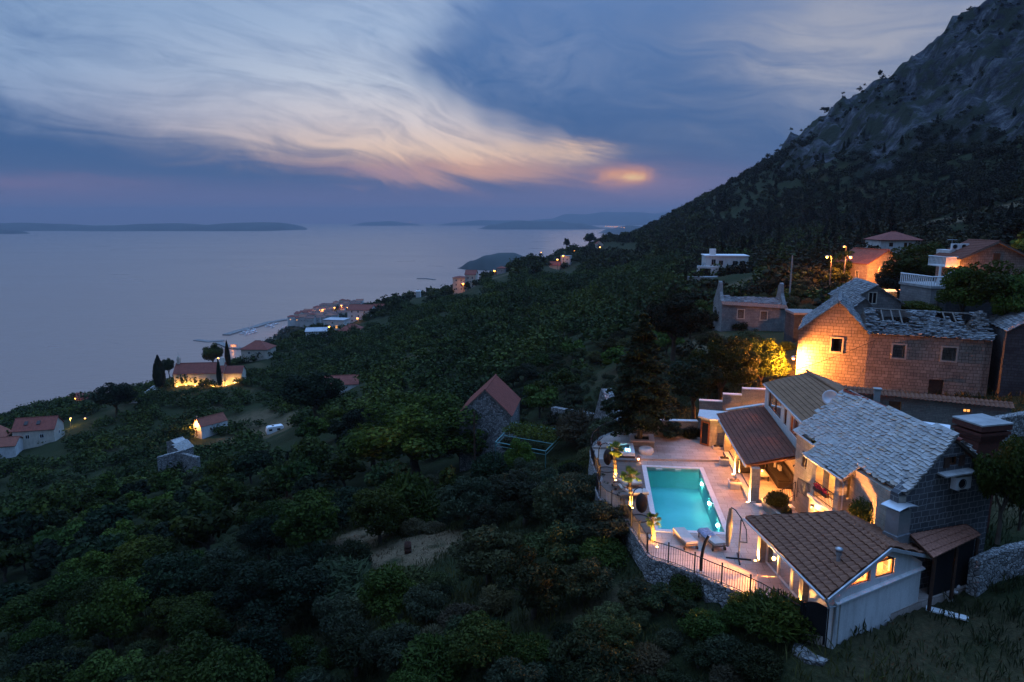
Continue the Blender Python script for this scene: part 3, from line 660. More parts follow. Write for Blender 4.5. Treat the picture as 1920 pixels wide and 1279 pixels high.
def window(parent,p0,p1,s0,s1,z0,z1,frame='wood',pane='glass',depth=.10,fw=.07,mull=1,trans=0,proud=0.0,name='window',label=None):
    """frame bars round an opening with a pane as sub-part; wall thickness lies to the left of p0->p1"""
    mb=MB()
    def bar(a,b,c,d_):
        A0=at(p0,p1,a,depth-.04-proud,c); mb.hexa([at(p0,p1,a,depth-.05-proud,c),at(p0,p1,b,depth-.05-proud,c),at(p0,p1,b,depth+.03,c),at(p0,p1,a,depth+.03,c)],
                                [at(p0,p1,a,depth-.05-proud,d_),at(p0,p1,b,depth-.05-proud,d_),at(p0,p1,b,depth+.03,d_),at(p0,p1,a,depth+.03,d_)])
    bar(s0,s0+fw,z0,z1); bar(s1-fw,s1,z0,z1); bar(s0+fw,s1-fw,z0,z0+fw); bar(s0+fw,s1-fw,z1-fw,z1)
    for k in range(mull):
        c=s0+(s1-s0)*(k+1)/(mull+1); bar(c-fw*.35,c+fw*.35,z0+fw,z1-fw)
    for k in range(trans):
        c=z0+(z1-z0)*(k+1)/(trans+1); bar(s0+fw,s1-fw,c-fw*.3,c+fw*.3)
    f=mb.build(name,M[frame],parent)
    if label: f['label']=label
    if pane:
        g=MB(); g.poly([at(p0,p1,s0+fw*.5,depth,z0+fw*.5),at(p0,p1,s1-fw*.5,depth,z0+fw*.5),at(p0,p1,s1-fw*.5,depth,z1-fw*.5),at(p0,p1,s0+fw*.5,depth,z1-fw*.5)])
        g.build('pane',M[pane],f)
    return f
def rect(a,b,c,d): return [(a,c),(b,c),(b,d),(a,d)]
# ================================================================ terrace, deck, pool
PQ=[(9.88,47.76),(13.66,47.34),(12.38,37.11),(8.60,37.53)]           # water edge, clockwise from far left
cen=(sum(p[0] for p in PQ)/4,sum(p[1] for p in PQ)/4)
def grow(q,d):
    ux=Vector((q[1][0]-q[0][0],q[1][1]-q[0][1])).normalized(); uy=Vector((q[0][0]-q[3][0],q[0][1]-q[3][1])).normalized()
    return [tuple(Vector(q[0])-ux*d+uy*d),tuple(Vector(q[1])+ux*d+uy*d),tuple(Vector(q[2])+ux*d-uy*d),tuple(Vector(q[3])-ux*d-uy*d)]
PO=grow(PQ,.32)
DECK=[(6.1,49.3),(9.15,48.95),PO[0],PO[3],(8.15,36.9),(7.12,37.0),(6.95,38.39),(6.77,39.9),(6.36,40.34),(5.99,40.91),(5.70,42.11),(5.72,43.51),(6.0,44.48),(6.24,45.3),(6.07,46.84)]
def plate(mb,outer,holes,z0,z1):
    loops=[outer]+holes; tri=tessellate_polygon([[Vector((a,b,0)) for a,b in L] for L in loops]); flat=[q for L in loops for q in L]; n=len(flat)
    fs=[]; 
    for a,b,c in tri: fs+= [(a,b,c),(n+c,n+b,n+a)]
    o=0
    for L in loops:
        m=len(L)
        for i in range(m): fs.append((o+i,n+o+i,n+o+(i+1)%m,o+(i+1)%m))
        o+=m
    mb.add([(p[0],p[1],z1) for p in flat]+[(p[0],p[1],z0) for p in flat],fs)
mb=MB(); plate(mb,PADS[0],[PO],-.45,0.0)
tag(mb.build('terrace',M['paving'],uvrot=RZ),'beige limestone paving round the pool','terrace',kind='structure')
mb=MB(); mb.prism(DECK,.004,.06)
tag(mb.build('deck',M['deckwood'],uvrot=RZ),'grey wooden deck along the left side of the pool','deck',kind='structure')
mb=MB(); mb.prism([(9.2,49.15),(15.74,48.75),(16.7,51.5),(15.6,52.1),(15.2,54.2),(8.95,55.0),(8.5,55.3),(7.6,54.3),(6.7,52.3),(6.4,51.75),(9.45,51.62)],.004,.16)
tag(mb.build('upper_terrace',M['paving'],uvrot=RZ),'raised step of paving behind the pool','terrace',kind='structure')
sp=thing('swimming_pool','long turquoise swimming pool lit from under water in the terrace','pool',(cen[0],cen[1],0))
mb=MB(); plate(mb,PO,[PQ],-.3,.035); mb.build('coping',M['coping'],sp,uvrot=RZ)
mb=MB(); zb=-1.55
fl=[(p[0],p[1],zb) for p in PQ]; tp=[(p[0],p[1],-.02) for p in PQ]; mb.poly(fl)
for i in range(4): mb.poly([fl[i],fl[(i+1)%4],tp[(i+1)%4],tp[i]])
# broad entry steps at the near end
d_=Vector((PQ[1][0]-PQ[2][0],PQ[1][1]-PQ[2][1])).normalized()
for k,(zz,l) in enumerate(((-.5,.45),(-.85,.9),(-1.2,1.35))):
    a=Vector(PQ[3]); b=Vector(PQ[2]); mb.prism([tuple(a),tuple(b),tuple(b+d_*l),tuple(a+d_*l)],zb+.01,zz)
mb.build('basin',M['basin'],sp,fixn=False)
mb=MB(); N_=24; vs=[]
mb.poly([(p[0],p[1],-.10) for p in PQ][::-1]); mb.build('water',M['poolwater'],sp,fixn=False)
mb=MB(); Ld=Vector((PQ[1][0]-PQ[2][0],PQ[1][1]-PQ[2][1])); xd=Vector((PQ[1][0]-PQ[0][0],PQ[1][1]-PQ[0][1])).normalized()
for k in (.24,.60):
    mb=MB(); c=Vector(PQ[0])+xd*3.8*k; mb.box((c.x,c.y-.06,-.14),(.42,.06,.16),RZ); mb.build('skimmer',M['white'],sp)
for px,py in ((1317,905),(1332.5,941),(1348,982)):
    p=uz(px,py,-.45); f=(p.y-PQ[2][1])/(PQ[1][1]-PQ[2][1]); c=Vector(PQ[2])+Ld*f-xd*.05
    mb=MB(); mb.ball((c.x,c.y,-.55),.11,10,6,(.5,1,1)); ll=mb.build('pool_light',emis('pool_bulb',(.85,.96,1),45),sp)
    lamp(ll,(c.x-xd.x*.18,c.y-xd.y*.18,-.60),21,(.46,1,.82),.06)
# ---- hot tub
ht=thing('hot_tub','square white hot tub with bright blue water at the deck corner','hot tub',(8.3,50.3,0))
HT=[(7.3,49.25),(9.25,49.02),(9.5,51.35),(7.55,51.6)]; HI=grow([HT[3],HT[2],HT[1],HT[0]],-.27); HO=[HT[3],HT[2],HT[1],HT[0]]
mb=MB(); plate(mb,HO,[HI],.06,.62); mb.build('rim',M['white'],ht)
mb=MB(); mb.prism(grow(HO,-.03),.05,.5); mb2=MB(); plate(mb2,grow(HO,.02),[grow(HO,-.06)],.05,.36); mb2.build('cabinet',M['darkwood'],ht)
mb=MB(); q=[(p[0],p[1],.06) for p in HI]; mb.poly(q)
for i in range(4): mb.poly([q[i],q[(i+1)%4],(*HI[(i+1)%4],.58),(*HI[i],.58)])
for k in range(4):
    c=lerp(HI[k],cen2:=tuple((HI[0][i]+HI[2][i])/2 for i in (0,1)),.28); mb.ball((c[0],c[1],.22),.30,12,6,(1,1,.75))
mb.build('tub_shell',M['tubshell'],ht,fixn=False)
mb=MB(); mb.poly([(p[0],p[1],.52) for p in HI][::-1]); mb.build('water',M['tubwater'],ht,fixn=False)
c=HI[1]; TE=emis('tub_bulb',(.5,.9,1),40)
for k in range(3):
    mb=MB(); mb.ball((c[0]-.15-.02*k,c[1]-.4-.4*k,.34),.05); l_=mb.build('tub_light',TE,ht)
lamp(l_,(c[0]-.35,c[1]-.5,.36),26,(.45,.86,1),.05)
mb=MB(); mb.box((8.5,48.85,.12),(1.7,.42,.2),RZ); mb.build('step',M['greywood'],ht)
# ---- retaining wall under the curved terrace edge
E_=[Vector((p[0],p[1])) for p in TEDGE]
rw=thing('retaining_wall','curved white rubble retaining wall under the terrace','wall',(7.3,36,-2))
mb=MB(); rng=random.Random(5); cols=[]
pts=[]
for i in range(len(E_)-1):
    n=max(1,int((E_[i+1]-E_[i]).length/.22))
    for k in range(n): pts.append(E_[i].lerp(E_[i+1],k/n))
pts.append(E_[-1]); H_=14
for i,p in enumerate(pts):
    t_=(pts[min(i+1,len(pts)-1)]-pts[max(i-1,0)]).normalized(); o=Vector((-t_.y,t_.x)) 
    o=o if (p+o*.5-Vector((12,42))).length>(p-Vector((12,42))).length else -o
    for j in range(H_+1):
        z=-.02-4.6*j/H_; bt=.10*(-z)*.55; r=.09*noise.noise(Vector((p.x*3.1,p.y*3.1,z*3.4)))+.05*noise.noise(Vector((p.x*7,p.y*7,z*7)))
        cols.append((p.x+o.x*(bt+r+.05),p.y+o.y*(bt+r+.05),z))
mb.add(cols,[(i*(H_+1)+j,(i+1)*(H_+1)+j,(i+1)*(H_+1)+j+1,i*(H_+1)+j+1) for i in range(len(pts)-1) for j in range(H_)])
mb.build('wall_face',M['rubble'],rw)
mb=MB(); ins=[]
for i,p in enumerate(pts):
    t_=(pts[min(i+1,len(pts)-1)]-pts[max(i-1,0)]).normalized(); o=Vector((-t_.y,t_.x)); o=o if (p+o*.5-Vector((12,42))).length>(p-Vector((12,42))).length else -o
    ins.append((p+o*.09,p-o*.16))
for (a,b),(c,d) in zip(ins[:-1],ins[1:]):
    mb.hexa([(a.x,a.y,-.1),(c.x,c.y,-.1),(d.x,d.y,-.1),(b.x,b.y,-.1)],[(a.x,a.y,.07),(c.x,c.y,.07),(d.x,d.y,.07),(b.x,b.y,.07)])
mb.build('edge_kerb',M['rubble'],rw)
# ---- railing
rl=thing('terrace_railing','black iron railing following the curved terrace edge','railing',(7.3,36,0))
L=[0]; 
for a,b in zip(pts[:-1],pts[1:]): L.append(L[-1]+(b-a).length)
def along(s):
    for i in range(len(L)-1):
        if L[i+1]>=s: return pts[i].lerp(pts[i+1],(s-L[i])/(L[i+1]-L[i]+1e-9))
    return pts[-1]
tot=L[-1]-.05; nseg=round(tot/1.55); RH=1.0
for k in range(nseg+1):
    p=along(tot*k/nseg); mb=MB(); mb.box((p.x,p.y,.07+RH/2+.05),(.06,.06,RH+.1)); mb.ball((p.x,p.y,1.2),.05); mb.build('post',M['black'],rl)
for k in range(nseg):
    mb=MB(); nb=11; line=[along(tot*(k+f/nb)/nseg) for f in range(nb+1)]
    mb.tube([(p.x,p.y,1.05) for p in line],.024,6); mb.tube([(p.x,p.y,.18) for p in line],.016,5)
    for p in line[1:-1]: mb.tube([(p.x,p.y,.18),(p.x,p.y,1.05)],.010,5,False)
    mb.build('railing_panel',M['black'],rl)
# ---- low garden wall behind the terrace
gw=thing('garden_wall','low coursed stone wall closing the back of the terrace','wall',(12,54.5,0))
mb=MB()
def wallseg(mb,a,b,z0,z1a,z1b,th=.4):
    dv=Vector((b[0]-a[0],b[1]-a[1])).normalized(); nn=Vector((-dv.y,dv.x))*th
    mb.prism([a,b,(b[0]+nn.x,b[1]+nn.y),(a[0]+nn.x,a[1]+nn.y)],z0,[z1a,z1b,z1b,z1a])
wallseg(mb,(8.9,54.95),(12.0,54.4),-.6,1.05,1.15); wallseg(mb,(12.02,54.4),(15.3,54.1),-.6,1.45,1.5)
mb.build('wall_body',M['narrow'],gw)
mb=MB(); wallseg(mb,(8.85,54.9),(12.0,54.35),1.155,1.22,1.22,.5); wallseg(mb,(12.02,54.35),(15.3,54.05),1.505,1.57,1.57,.5); mb.build('coping',M['coping'],gw)
sw=thing('stepped_wall','stone wall climbing in three steps behind the veranda roof','wall',(18.5,55.5,0))
mb=MB(); wallseg(mb,(15.9,56.0),(17.7,55.6),-.5,2.75,2.75); wallseg(mb,(17.72,55.6),(19.2,55.3),-.5,3.4,3.4); wallseg(mb,(19.22,55.3),(21.4,54.9),-.5,3.95,3.95); mb.build('wall_body',M['narrow'],sw)
mb=MB(); wallseg(mb,(15.85,55.95),(17.7,55.55),2.755,2.84,2.84,.5); wallseg(mb,(17.72,55.55),(19.2,55.25),3.405,3.49,3.49,.5); wallseg(mb,(19.22,55.25),(21.4,54.85),3.955,4.04,4.04,.5); mb.build('coping',M['coping'],sw)
M['orangewood']=plain('orange_wood',(.26,.085,.03),.5,var=.3,scale=6)
# ================================================================ sauna hut
sh=thing('sauna_hut','small flat roofed stone hut with a glazed orange door','hut',(16.2,52.8,0))
hut=[(15.1,52.55),(15.7,51.9),(16.95,51.6),(17.6,53.6),(15.7,54.2)]
mb=MB(); mb.prism(hut,-.3,2.35); mb.build('wall',M['ash'],sh)
mb=MB(); mb.prism([(14.85,52.6),(15.55,51.65),(17.2,51.4),(17.8,53.8),(15.5,54.5)],2.355,2.47); mb.build('roof',M['coping'],sh)
a,b=(15.1,52.55),(15.7,51.9)
dr=window(sh,tuple(at(a,b,0,-.09))[:2],tuple(at(a,b,.88,-.09))[:2],.06,.82,.18,2.12,'orangewood','pane',.04,.10,0,0,.0,'door')
# ================================================================ veranda
ve=thing('veranda','open veranda with brown tiled lean-to roof on square stone pillars','veranda',(16.8,46,0))
VR=[(15.0,41.6,2.42),(16.5,53.2,2.42),(20.16,52.75,3.2),(18.3,41.4,3.2)]
mb=MB(); tile_roof(mb,VR,.27,.32,.055,.045,3); mb.build('roof',M['tile2'],ve)
mb=MB(); slab_under(mb,VR,.02,.12); mb.build('roof_boards',M['wood'],ve)
mb=MB(); mb.tube([(14.93,41.55,2.36),(16.44,53.2,2.36)],.06,8); mb.build('gutter',M['gutter'],ve)
mb=MB(); mb.prism([(15.62,41.2),(18.15,40.9),(20.1,52.6),(16.95,51.7)],.004,.32); mb.build('floor',M['paving'],ve,uvrot=RZ)
mb=MB(); mb.prism([(15.2,41.15),(15.6,41.12),(16.92,51.62),(16.55,51.66)],.004,.17); mb.build('step',M['coping'],ve)
for (x,y) in ((15.55,41.45),(16.15,46.3),(16.75,50.9)):
    mb=MB(); mb.box((x,y,1.18),(.52,.52,2.34),RZ); mb.build('pillar',M['ash'],ve)
mb=MB(); mb.hexa([(15.3,41.5,2.14),(15.55,41.5,2.14),(17.0,53.1,2.14),(16.75,53.1,2.14)],[(15.3,41.5,2.34),(15.55,41.5,2.34),(17.0,53.1,2.34),(16.75,53.1,2.34)]); mb.build('beam',M['wood'],ve)
mb=MB(); mb.wall((20.05,52.7),(18.45,41.2),[(0,-.2),(11.6,-.2),(11.6,3.05),(0,3.05)],[],.3); mb.build('back_wall',M['ash'],ve)
# the flat white verge at the far end of the veranda roof
mb=MB(); mb.hexa([(17.3,53.15,2.72),(20.2,52.75,3.3),(20.25,53.15,3.3),(17.35,53.55,2.72)],[(17.3,53.15,2.80),(20.2,52.75,3.38),(20.25,53.15,3.38),(17.35,53.55,2.80)]); mb.build('verge',M['plaster'],ve)
# ================================================================ long white house behind the veranda
lh=thing('clerestory_house','long white house with weathered brown roof and a band of upper windows','house',(20.5,47,0))
wa_,wb_=(20.1,52.6),(18.62,42.0)
LHW=[((763,212),(875,325),(872,405),(763,300)),((903,352),(927,378),(922,468),(898,452)),((957,405),(1030,480),(1028,570),(955,505))]
holes=[]
for q in LHW:
    P_=[onw(*T_,wa_,wb_) for T_ in [(1280+x/4.737,690+y/4.737) for x,y in q]]
    s0=(P_[0][0]+P_[3][0])/2; s1=(P_[1][0]+P_[2][0])/2; holes.append((s0,s1,3.62,4.82))
Lw=math.hypot(wb_[0]-wa_[0],wb_[1]-wa_[1])
mb=MB(); mb.wall(wa_,wb_,[(0,-.2),(Lw,-.2),(Lw,5.02),(0,5.02)],[rect(a,b,c,d) for a,b,c,d in holes],.3)
fe=(22.9,52.2); ne=(21.8,41.6)
mb.wall(fe,wa_,[(0,-.2),(2.83,-.2),(2.83,5.02),(0,6.02)],[],.3); mb.wall((25.4,51.8),fe,[(0,-.2),(2.53,-.2),(2.53,6.02),(0,5.1)],[],.3)
mb.wall((24.2,41.4),(25.4,51.8),[(0,-.2),(10.4,-.2),(10.4,5.05),(0,5.05)],[],.3)
mb.build('wall',M['plaster'],lh)
for a,b,c,d in holes: window(lh,wa_,wb_,a,b,c,d,'wood','glass',.12,.08,1 if b-a>1 else 0)
mb=MB(); mb.poly([(20.3,52.3,3.35),(18.9,42.2,3.35),(22.5,42.0,3.35),(23.3,52.0,3.35)]); mb.poly([(22.4,42,3.3),(23.4,52,3.3),(23.4,52,6),(22.4,42,6)]); mb.build('interior',M['cream'],lh,fixn=False)
lamp(lh,(21.0,49.6,4.5),260,WARM,.1); lamp(lh,(20.2,44.2,4.5),260,WARM,.1)
R1=[(20.07,52.9,5.06),(18.75,42.4,5.06),(22.25,41.9,6.22),(23.1,52.2,6.22)]; R2=[(24.55,41.6,5.2),(25.6,51.9,5.2),(23.1,52.2,6.22),(22.25,41.9,6.22)]
mb=MB(); tile_roof(mb,R1,.24,.34,.05,.045,5); tile_roof(mb,R2,.24,.34,.05,.045,6); ridge_caps(mb,(23.1,52.2,6.22),(22.25,41.9,6.22)); mb.build('roof',M['tile3'],lh)
mb=MB(); slab_under(mb,R1,.02,.12); slab_under(mb,R2,.02,.12); mb.build('eaves_board',M['plaster'],lh)
mb=MB(); mb.tube([(20.0,52.9,5.0),(18.68,42.4,5.0)],.055,8); mb.tube([(18.75,42.36,5.05),(20.5,42.1,5.6)],.06,6); mb.build('gutter',M['gutter'],lh)
# ================================================================ stone house with slab roof
st=thing('stone_house','stone house roofed in pale limestone slabs with a loggia','house',(20.5,35.5,0))
g0,g1=(18.2,30.35),(24.0,32.3); gL=math.hypot(g1[0]-g0[0],g1[1]-g0[1])
def gp(px,py): return onw(px,py,g0,g1)
w0=gp(1777,860); w1=gp(1803,873)
WN=(w0[0]+.12,w0[0]+.72,gp(1790,873)[1],gp(1790,858)[1]+.05)
mb=MB(); pk=3.35
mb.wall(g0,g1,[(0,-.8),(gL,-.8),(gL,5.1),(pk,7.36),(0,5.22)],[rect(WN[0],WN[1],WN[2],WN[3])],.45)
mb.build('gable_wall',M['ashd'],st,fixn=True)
mb=MB(); mb.wall((17.72,40.75),g0,[(0,-.3),(10.4,-.3),(10.4,5.1),(0,4.78)],[rect(.9,1.5,3.05,4.05),rect(4.2,6.3,2.55,4.5)],.4)
mb.wall((23.5,41.0),(17.72,40.75),[(0,-.3),(5.78,-.3),(5.78,4.78),(2.9,7.36),(0,5.05)],[],.4); mb.wall(g1,(23.5,41.0),[(0,-.3),(8.7,-.3),(8.7,5.05),(0,5.05)],[],.4)
mb.build('wall',M['ash'],st)
window(st,(17.72,40.75),g0,.9,1.5,3.05,4.05,'wood','pane',.1,.09,1)
mb=MB(); mb.poly([(19.6,36.8,2.5),(19.7,34.2,2.5),(19.7,34.2,4.8),(19.6,36.8,4.8)]); mb.build('loggia_back',M['ash'],st,fixn=False)
wnd=window(st,g0,g1,*WN,'wood','pane',.18,.08,1)
for s_ in (WN[0]-.36,WN[1]+.01):
    mb=MB(); mb.hexa([at(g0,g1,s_,-.06,WN[2]-.03),at(g0,g1,s_+.35,-.06,WN[2]-.03),at(g0,g1,s_+.35,-.01,WN[2]-.03),at(g0,g1,s_,-.01,WN[2]-.03)],[at(g0,g1,s_,-.06,WN[3]+.03),at(g0,g1,s_+.35,-.06,WN[3]+.03),at(g0,g1,s_+.35,-.01,WN[3]+.03),at(g0,g1,s_,-.01,WN[3]+.03)]); mb.build('shutter',M['darkwood'],wnd)
mb=MB(); a=gp(1757,884)[0]; b=gp(1815,884)[0]; zz=gp(1785,885)[1]
mb.hexa([at(g0,g1,a,-.5,zz),at(g0,g1,b,-.5,zz),at(g0,g1,b,-.003,zz+.02),at(g0,g1,a,-.003,zz+.02)],[at(g0,g1,a,-.5,zz+.07),at(g0,g1,b,-.5,zz+.07),at(g0,g1,b,-.003,zz+.10),at(g0,g1,a,-.003,zz+.10)]); mb.build('ledge',M['slab'],st)
SA=[(18.42,30.2,5.30),(17.72,40.9,4.95),(20.55,40.9,7.52),(21.5,31.25,7.52)]; SB=[(23.75,41.2,5.15),(24.5,32.1,5.15),(21.5,31.25,7.52),(20.55,40.9,7.52)]
mb=MB(); stone_roof(mb,SA,.20,.38,.05,11,None,.8); stone_roof(mb,SB,.2,.36,.055,12)
LG=[(17.38,34.05,4.50),(17.05,37.9,4.46),(18.3,38.0,5.48),(18.55,34.0,5.5)]
stone_roof(mb,LG,.20,.38,.05,13,None,.8); mb.build('roof',M['slab'],st)
mb=MB(); slab_under(mb,SA,.05,.1); slab_under(mb,SB,.05,.1); slab_under(mb,LG,.05,.1); mb.build('roof_deck',M['greywood'],st)
mb=MB(); ridge_caps(mb,(20.55,40.9,7.52),(21.5,31.25,7.52),.14); mb.build('ridge_tiles',M['redtile'],st)
mb=MB(); mb.tube([(17.33,34.05,4.45),(17.0,37.9,4.41)],.06,8); mb.tube([(17.7,38.2,4.86),(17.66,40.9,4.88)],.06,8); mb.tube([(17.36,34.1,4.42),(17.5,34.12,4.2),(17.5,34.12,.1)],.04,6); mb.build('gutter',M['gutter'],st)
lo0,lo1=(17.05,36.95),(17.28,34.15)
mb=MB(); mb.prism([lo0,lo1,(18.25,34.2),(18.1,37.0)],-.2,2.3); mb.build('lower_storey',M['ash'],st)
mb=MB(); mb.prism([(16.95,37.05),(17.2,34.05),(18.3,34.1),(18.1,37.1)],2.305,2.48); mb.build('loggia_floor',M['coping'],st)
for (x,y) in ((17.3,36.72),(17.52,34.42)):
    mb=MB(); mb.box((x,y,3.42),(.44,.44,1.87),R(5)); mb.build('column',M['ash'],st)
mb=MB(); wallseg(mb,(17.75,34.2),(18.4,34.25),2.485,3.3,3.3,.2); mb.build('parapet',M['ash'],st)
br=MB(); A_,B_=Vector((17.08,36.5,0)),Vector((17.28,34.65,0))
br.tube([A_+Vector((0,0,3.42)),B_+Vector((0,0,3.42))],.028,6); br.tube([A_+Vector((0,0,2.6)),B_+Vector((0,0,2.6))],.02,6)
for k in range(15):
    p=A_.lerp(B_,k/14); br.tube([p+Vector((0,0,2.5)),p+Vector((0,0,3.42))],.012,5,False); br.ball(p+Vector((0,0,2.98)),.025,6,4)
br.build('balcony_railing',M['black'],st)
mb=MB(); mb.hexa([(17.02,35.0,-.1),(17.06,35.0,-.1),(16.99,35.9,-.1),(16.95,35.9,-.1)],[(17.02,35.0,2.0),(17.06,35.0,2.0),(16.99,35.9,2.0),(16.95,35.9,2.0)]); mb.build('door',M['wood'],st)
def wall_lamp(p,out,power,label,lift=0.0):
    p=Vector(p); o=Vector(out).normalized()
    r=thing('wall_lamp',label,'lamp',p); mb=MB(); mb.tube([p,p+o*.10+Vector((0,0,.10)),p+o*.24+Vector((0,0,.08))],.014,6); mb.lathe([(.02,.10),(.05,.08),(.13,0),(.14,-.02)],p+o*.24,12); mb.build('lamp_shade',M['black'],r)
    mb=MB(); mb.ball(p+o*.24-Vector((0,0,.03)),.05); mb.build('bulb',M['bulb'],r); lamp(r,p+o*.24-Vector((0,0,.09)),power,WARM,.05)
wall_lamp((17.02,36.0,2.15),(-1,-.05,0),600,'black hooded wall lamp glowing under the loggia')
wall_lamp((18.0,40.95,2.55),(-.3,1,0),650,'black hooded wall lamp glowing inside the veranda beside the sofa')
lamp(st,(18.7,35.5,4.1),600,WARM,.08)
# flower boxes on the loggia railing
for k,f in enumerate((.3,.68)):
    p=A_.lerp(B_,f)+Vector((-.14,0,3.05)); r=thing('flower_box',('red flower box on the loggia railing, the farther of the two','red flower box on the loggia railing, the nearer of the two')[k],'flower box',p,'flower boxes on the loggia')
    mb=MB(); mb.box(p+Vector((0,0,.08)),(.2,.6,.17),R(6)); mb.build('box',M['darkwood'],r)
    mb=MB(); rg=random.Random(k)
    for j in range(26): mb.ball(p+Vector((rg.uniform(-.12,.12),rg.uniform(-.32,.32),rg.uniform(.15,.34))),rg.uniform(.04,.07),6,4)
    mb.build('flowers',M['redcloth'],r)
# ================================================================ pool house
ph=thing('pool_house','pool house with brown tiled roof, glass side and white gable with lit windows','house',(15.5,30,0))
a0,a1=(13.80,26.80),(19.35,29.85); aL=math.hypot(a1[0]-a0[0],a1[1]-a0[1])
def ap(px,py): return onw(px,py,a0,a1)
Cc=lambda x,y:(1380+x/3.5556,930+y/3.5556)
t1=[ap(*Cc(*q)) for q in ((738,613),(895,570),(903,488))]; t2=[ap(*Cc(*q)) for q in ((928,555),(1052,520),(1062,414),(1012,398),(942,450))]
pk=(16.9-13.28)/.878-.25
GO=[(0,-.9),(aL,-.9),(aL,2.05),(pk+.25,3.36),(0,2.05)]
mb=MB(); mb.wall(a0,a1,GO,[t1,t2],.3)
mb.wall(a1,(18.3,31.9),[(0,-.6),(2.3,-.6),(2.3,2.2),(0,2.05)],[],.25)
mb.wall((16.95,32.5),(13.33,34.25),[(0,-.2),(4.02,-.2),(4.02,2.1),(0,3.2)],[],.25)
b0,b1=(13.33,34.25),(13.80,26.80)
mb.wall(b0,b1,[(0,-.2),(.18,-.2),(.18,2.1),(0,2.1)],[],.25); mb.wall(b0,b1,[(5.35,-.4),(7.46,-.4),(7.46,2.1),(5.35,2.1)],[],.25)
mb.build('wall',M['plaster'],ph)
for q in (t1,t2):
    mb=MB(); m_=len(q); cx=sum(p[0] for p in q)/m_; cy=sum(p[1] for p in q)/m_
    inn=[(cx+(p[0]-cx)*.86,cy+(p[1]-cy)*.86) for p in q]; 
    for i in range(m_):
        j=(i+1)%m_; A=[at(a0,a1,q[i][0],.08,q[i][1]),at(a0,a1,q[j][0],.08,q[j][1]),at(a0,a1,inn[j][0],.08,inn[j][1]),at(a0,a1,inn[i][0],.08,inn[i][1])]
        Bq=[at(a0,a1,q[i][0],.16,q[i][1]),at(a0,a1,q[j][0],.16,q[j][1]),at(a0,a1,inn[j][0],.16,inn[j][1]),at(a0,a1,inn[i][0],.16,inn[i][1])]
        mb.hexa(A,Bq)
    if m_==5:
        zt=q[4][1]; zl=q[2][1]; mb.hexa([at(a0,a1,q[4][0],.07,zt-.04),at(a0,a1,q[2][0],.07,zl-.04),at(a0,a1,q[2][0],.15,zl-.04),at(a0,a1,q[4][0],.15,zt-.04)],[at(a0,a1,q[4][0],.07,zt+.04),at(a0,a1,q[2][0],.07,zl+.04),at(a0,a1,q[2][0],.15,zl+.04),at(a0,a1,q[4][0],.15,zt+.04)])
    f=mb.build('window',M['wood'],ph); g=MB(); g.poly([at(a0,a1,p[0],.12,p[1]) for p in q]); g.build('pane',M['glass'],f,fixn=False)
# corner stones, ledge
mb=MB(); mb.hexa([at(a0,a1,-.03,-.03,-.9),at(a0,a1,.45,-.03,-.9),at(a0,a1,.45,-.002,-.9),at(a0,a1,-.03,-.002,-.9)],[at(a0,a1,-.03,-.03,1.72),at(a0,a1,.45,-.03,1.72),at(a0,a1,.45,-.002,1.72),at(a0,a1,-.03,-.002,1.72)]); mb.build('corner_stones',M['ash'],ph)
mb=MB(); l0=ap(*Cc(690,668)); l1=ap(*Cc(1288,482)); zl=(l0[1]+l1[1])/2
mb.hexa([at(a0,a1,.02,-.16,zl-.06),at(a0,a1,aL+.05,-.16,zl-.06),at(a0,a1,aL+.05,-.003,zl-.06),at(a0,a1,.02,-.003,zl-.06)],[at(a0,a1,.02,-.16,zl),at(a0,a1,aL+.05,-.16,zl),at(a0,a1,aL+.05,-.003,zl+.06),at(a0,a1,.02,-.003,zl+.06)]); mb.build('ledge',M['plaster'],ph)
# roof planes
eN,eF=(13.28,26.37,2.2),(12.51,34.3,2.2); rN,rF=(16.9,28.35,3.5),(16.6,32.1,3.5); qN,qF=(19.72,29.8,2.35),(18.75,31.85,2.6)
mb=MB(); tile_roof(mb,[eN,eF,rF,rN],.34,.37,.085,.065,8); tile_roof(mb,[qF,qN,rN,rF],.34,.37,.085,.065,9); ridge_caps(mb,rN,rF,.14); ridge_caps(mb,eF,rF,.12,.34); mb.build('roof',M['tile'],ph)
mb=MB(); slab_under(mb,[eN,eF,rF,rN],.03,.1); slab_under(mb,[qF,qN,rN,rF],.03,.1); mb.build('roof_boards',M['wood'],ph)
def barge(mb,p,q,h=.16,t_=.07,dz=-.12):
    p=Vector(p); q=Vector(q); d=(q-p); n=Vector((d.y,-d.x,0)).normalized()*t_
    mb.hexa([p+Vector((0,0,dz)),q+Vector((0,0,dz)),q+n+Vector((0,0,dz)),p+n+Vector((0,0,dz))],[p+Vector((0,0,dz+h)),q+Vector((0,0,dz+h)),q+n+Vector((0,0,dz+h)),p+n+Vector((0,0,dz+h))])
mb=MB(); barge(mb,eN,rN); barge(mb,rN,qN); mb.build('barge_board',M['gutter'],ph)
mb=MB(); mb.tube([(13.2,26.4,2.14),(12.43,34.3,2.14)],.065,8); mb.build('gutter',M['gutter'],ph)
mb=MB(); c=at(a0,a1,.06,-.07); mb.tube([(13.26,26.45,2.1),(13.45,26.5,1.75),(c.x,c.y,1.65),(c.x,c.y,-.55),(c.x-.1,c.y-.12,-.7)],.05,8)
mb.build('downpipe',M['gutter'],ph); mb=MB(); c=at(a0,a1,aL,-.05); mb.tube([(19.75,29.85,2.25),(19.95,29.85,2.15),(20.0,29.9,1.9)],.045,8); mb.build('downpipe',M['gutter'],ph)
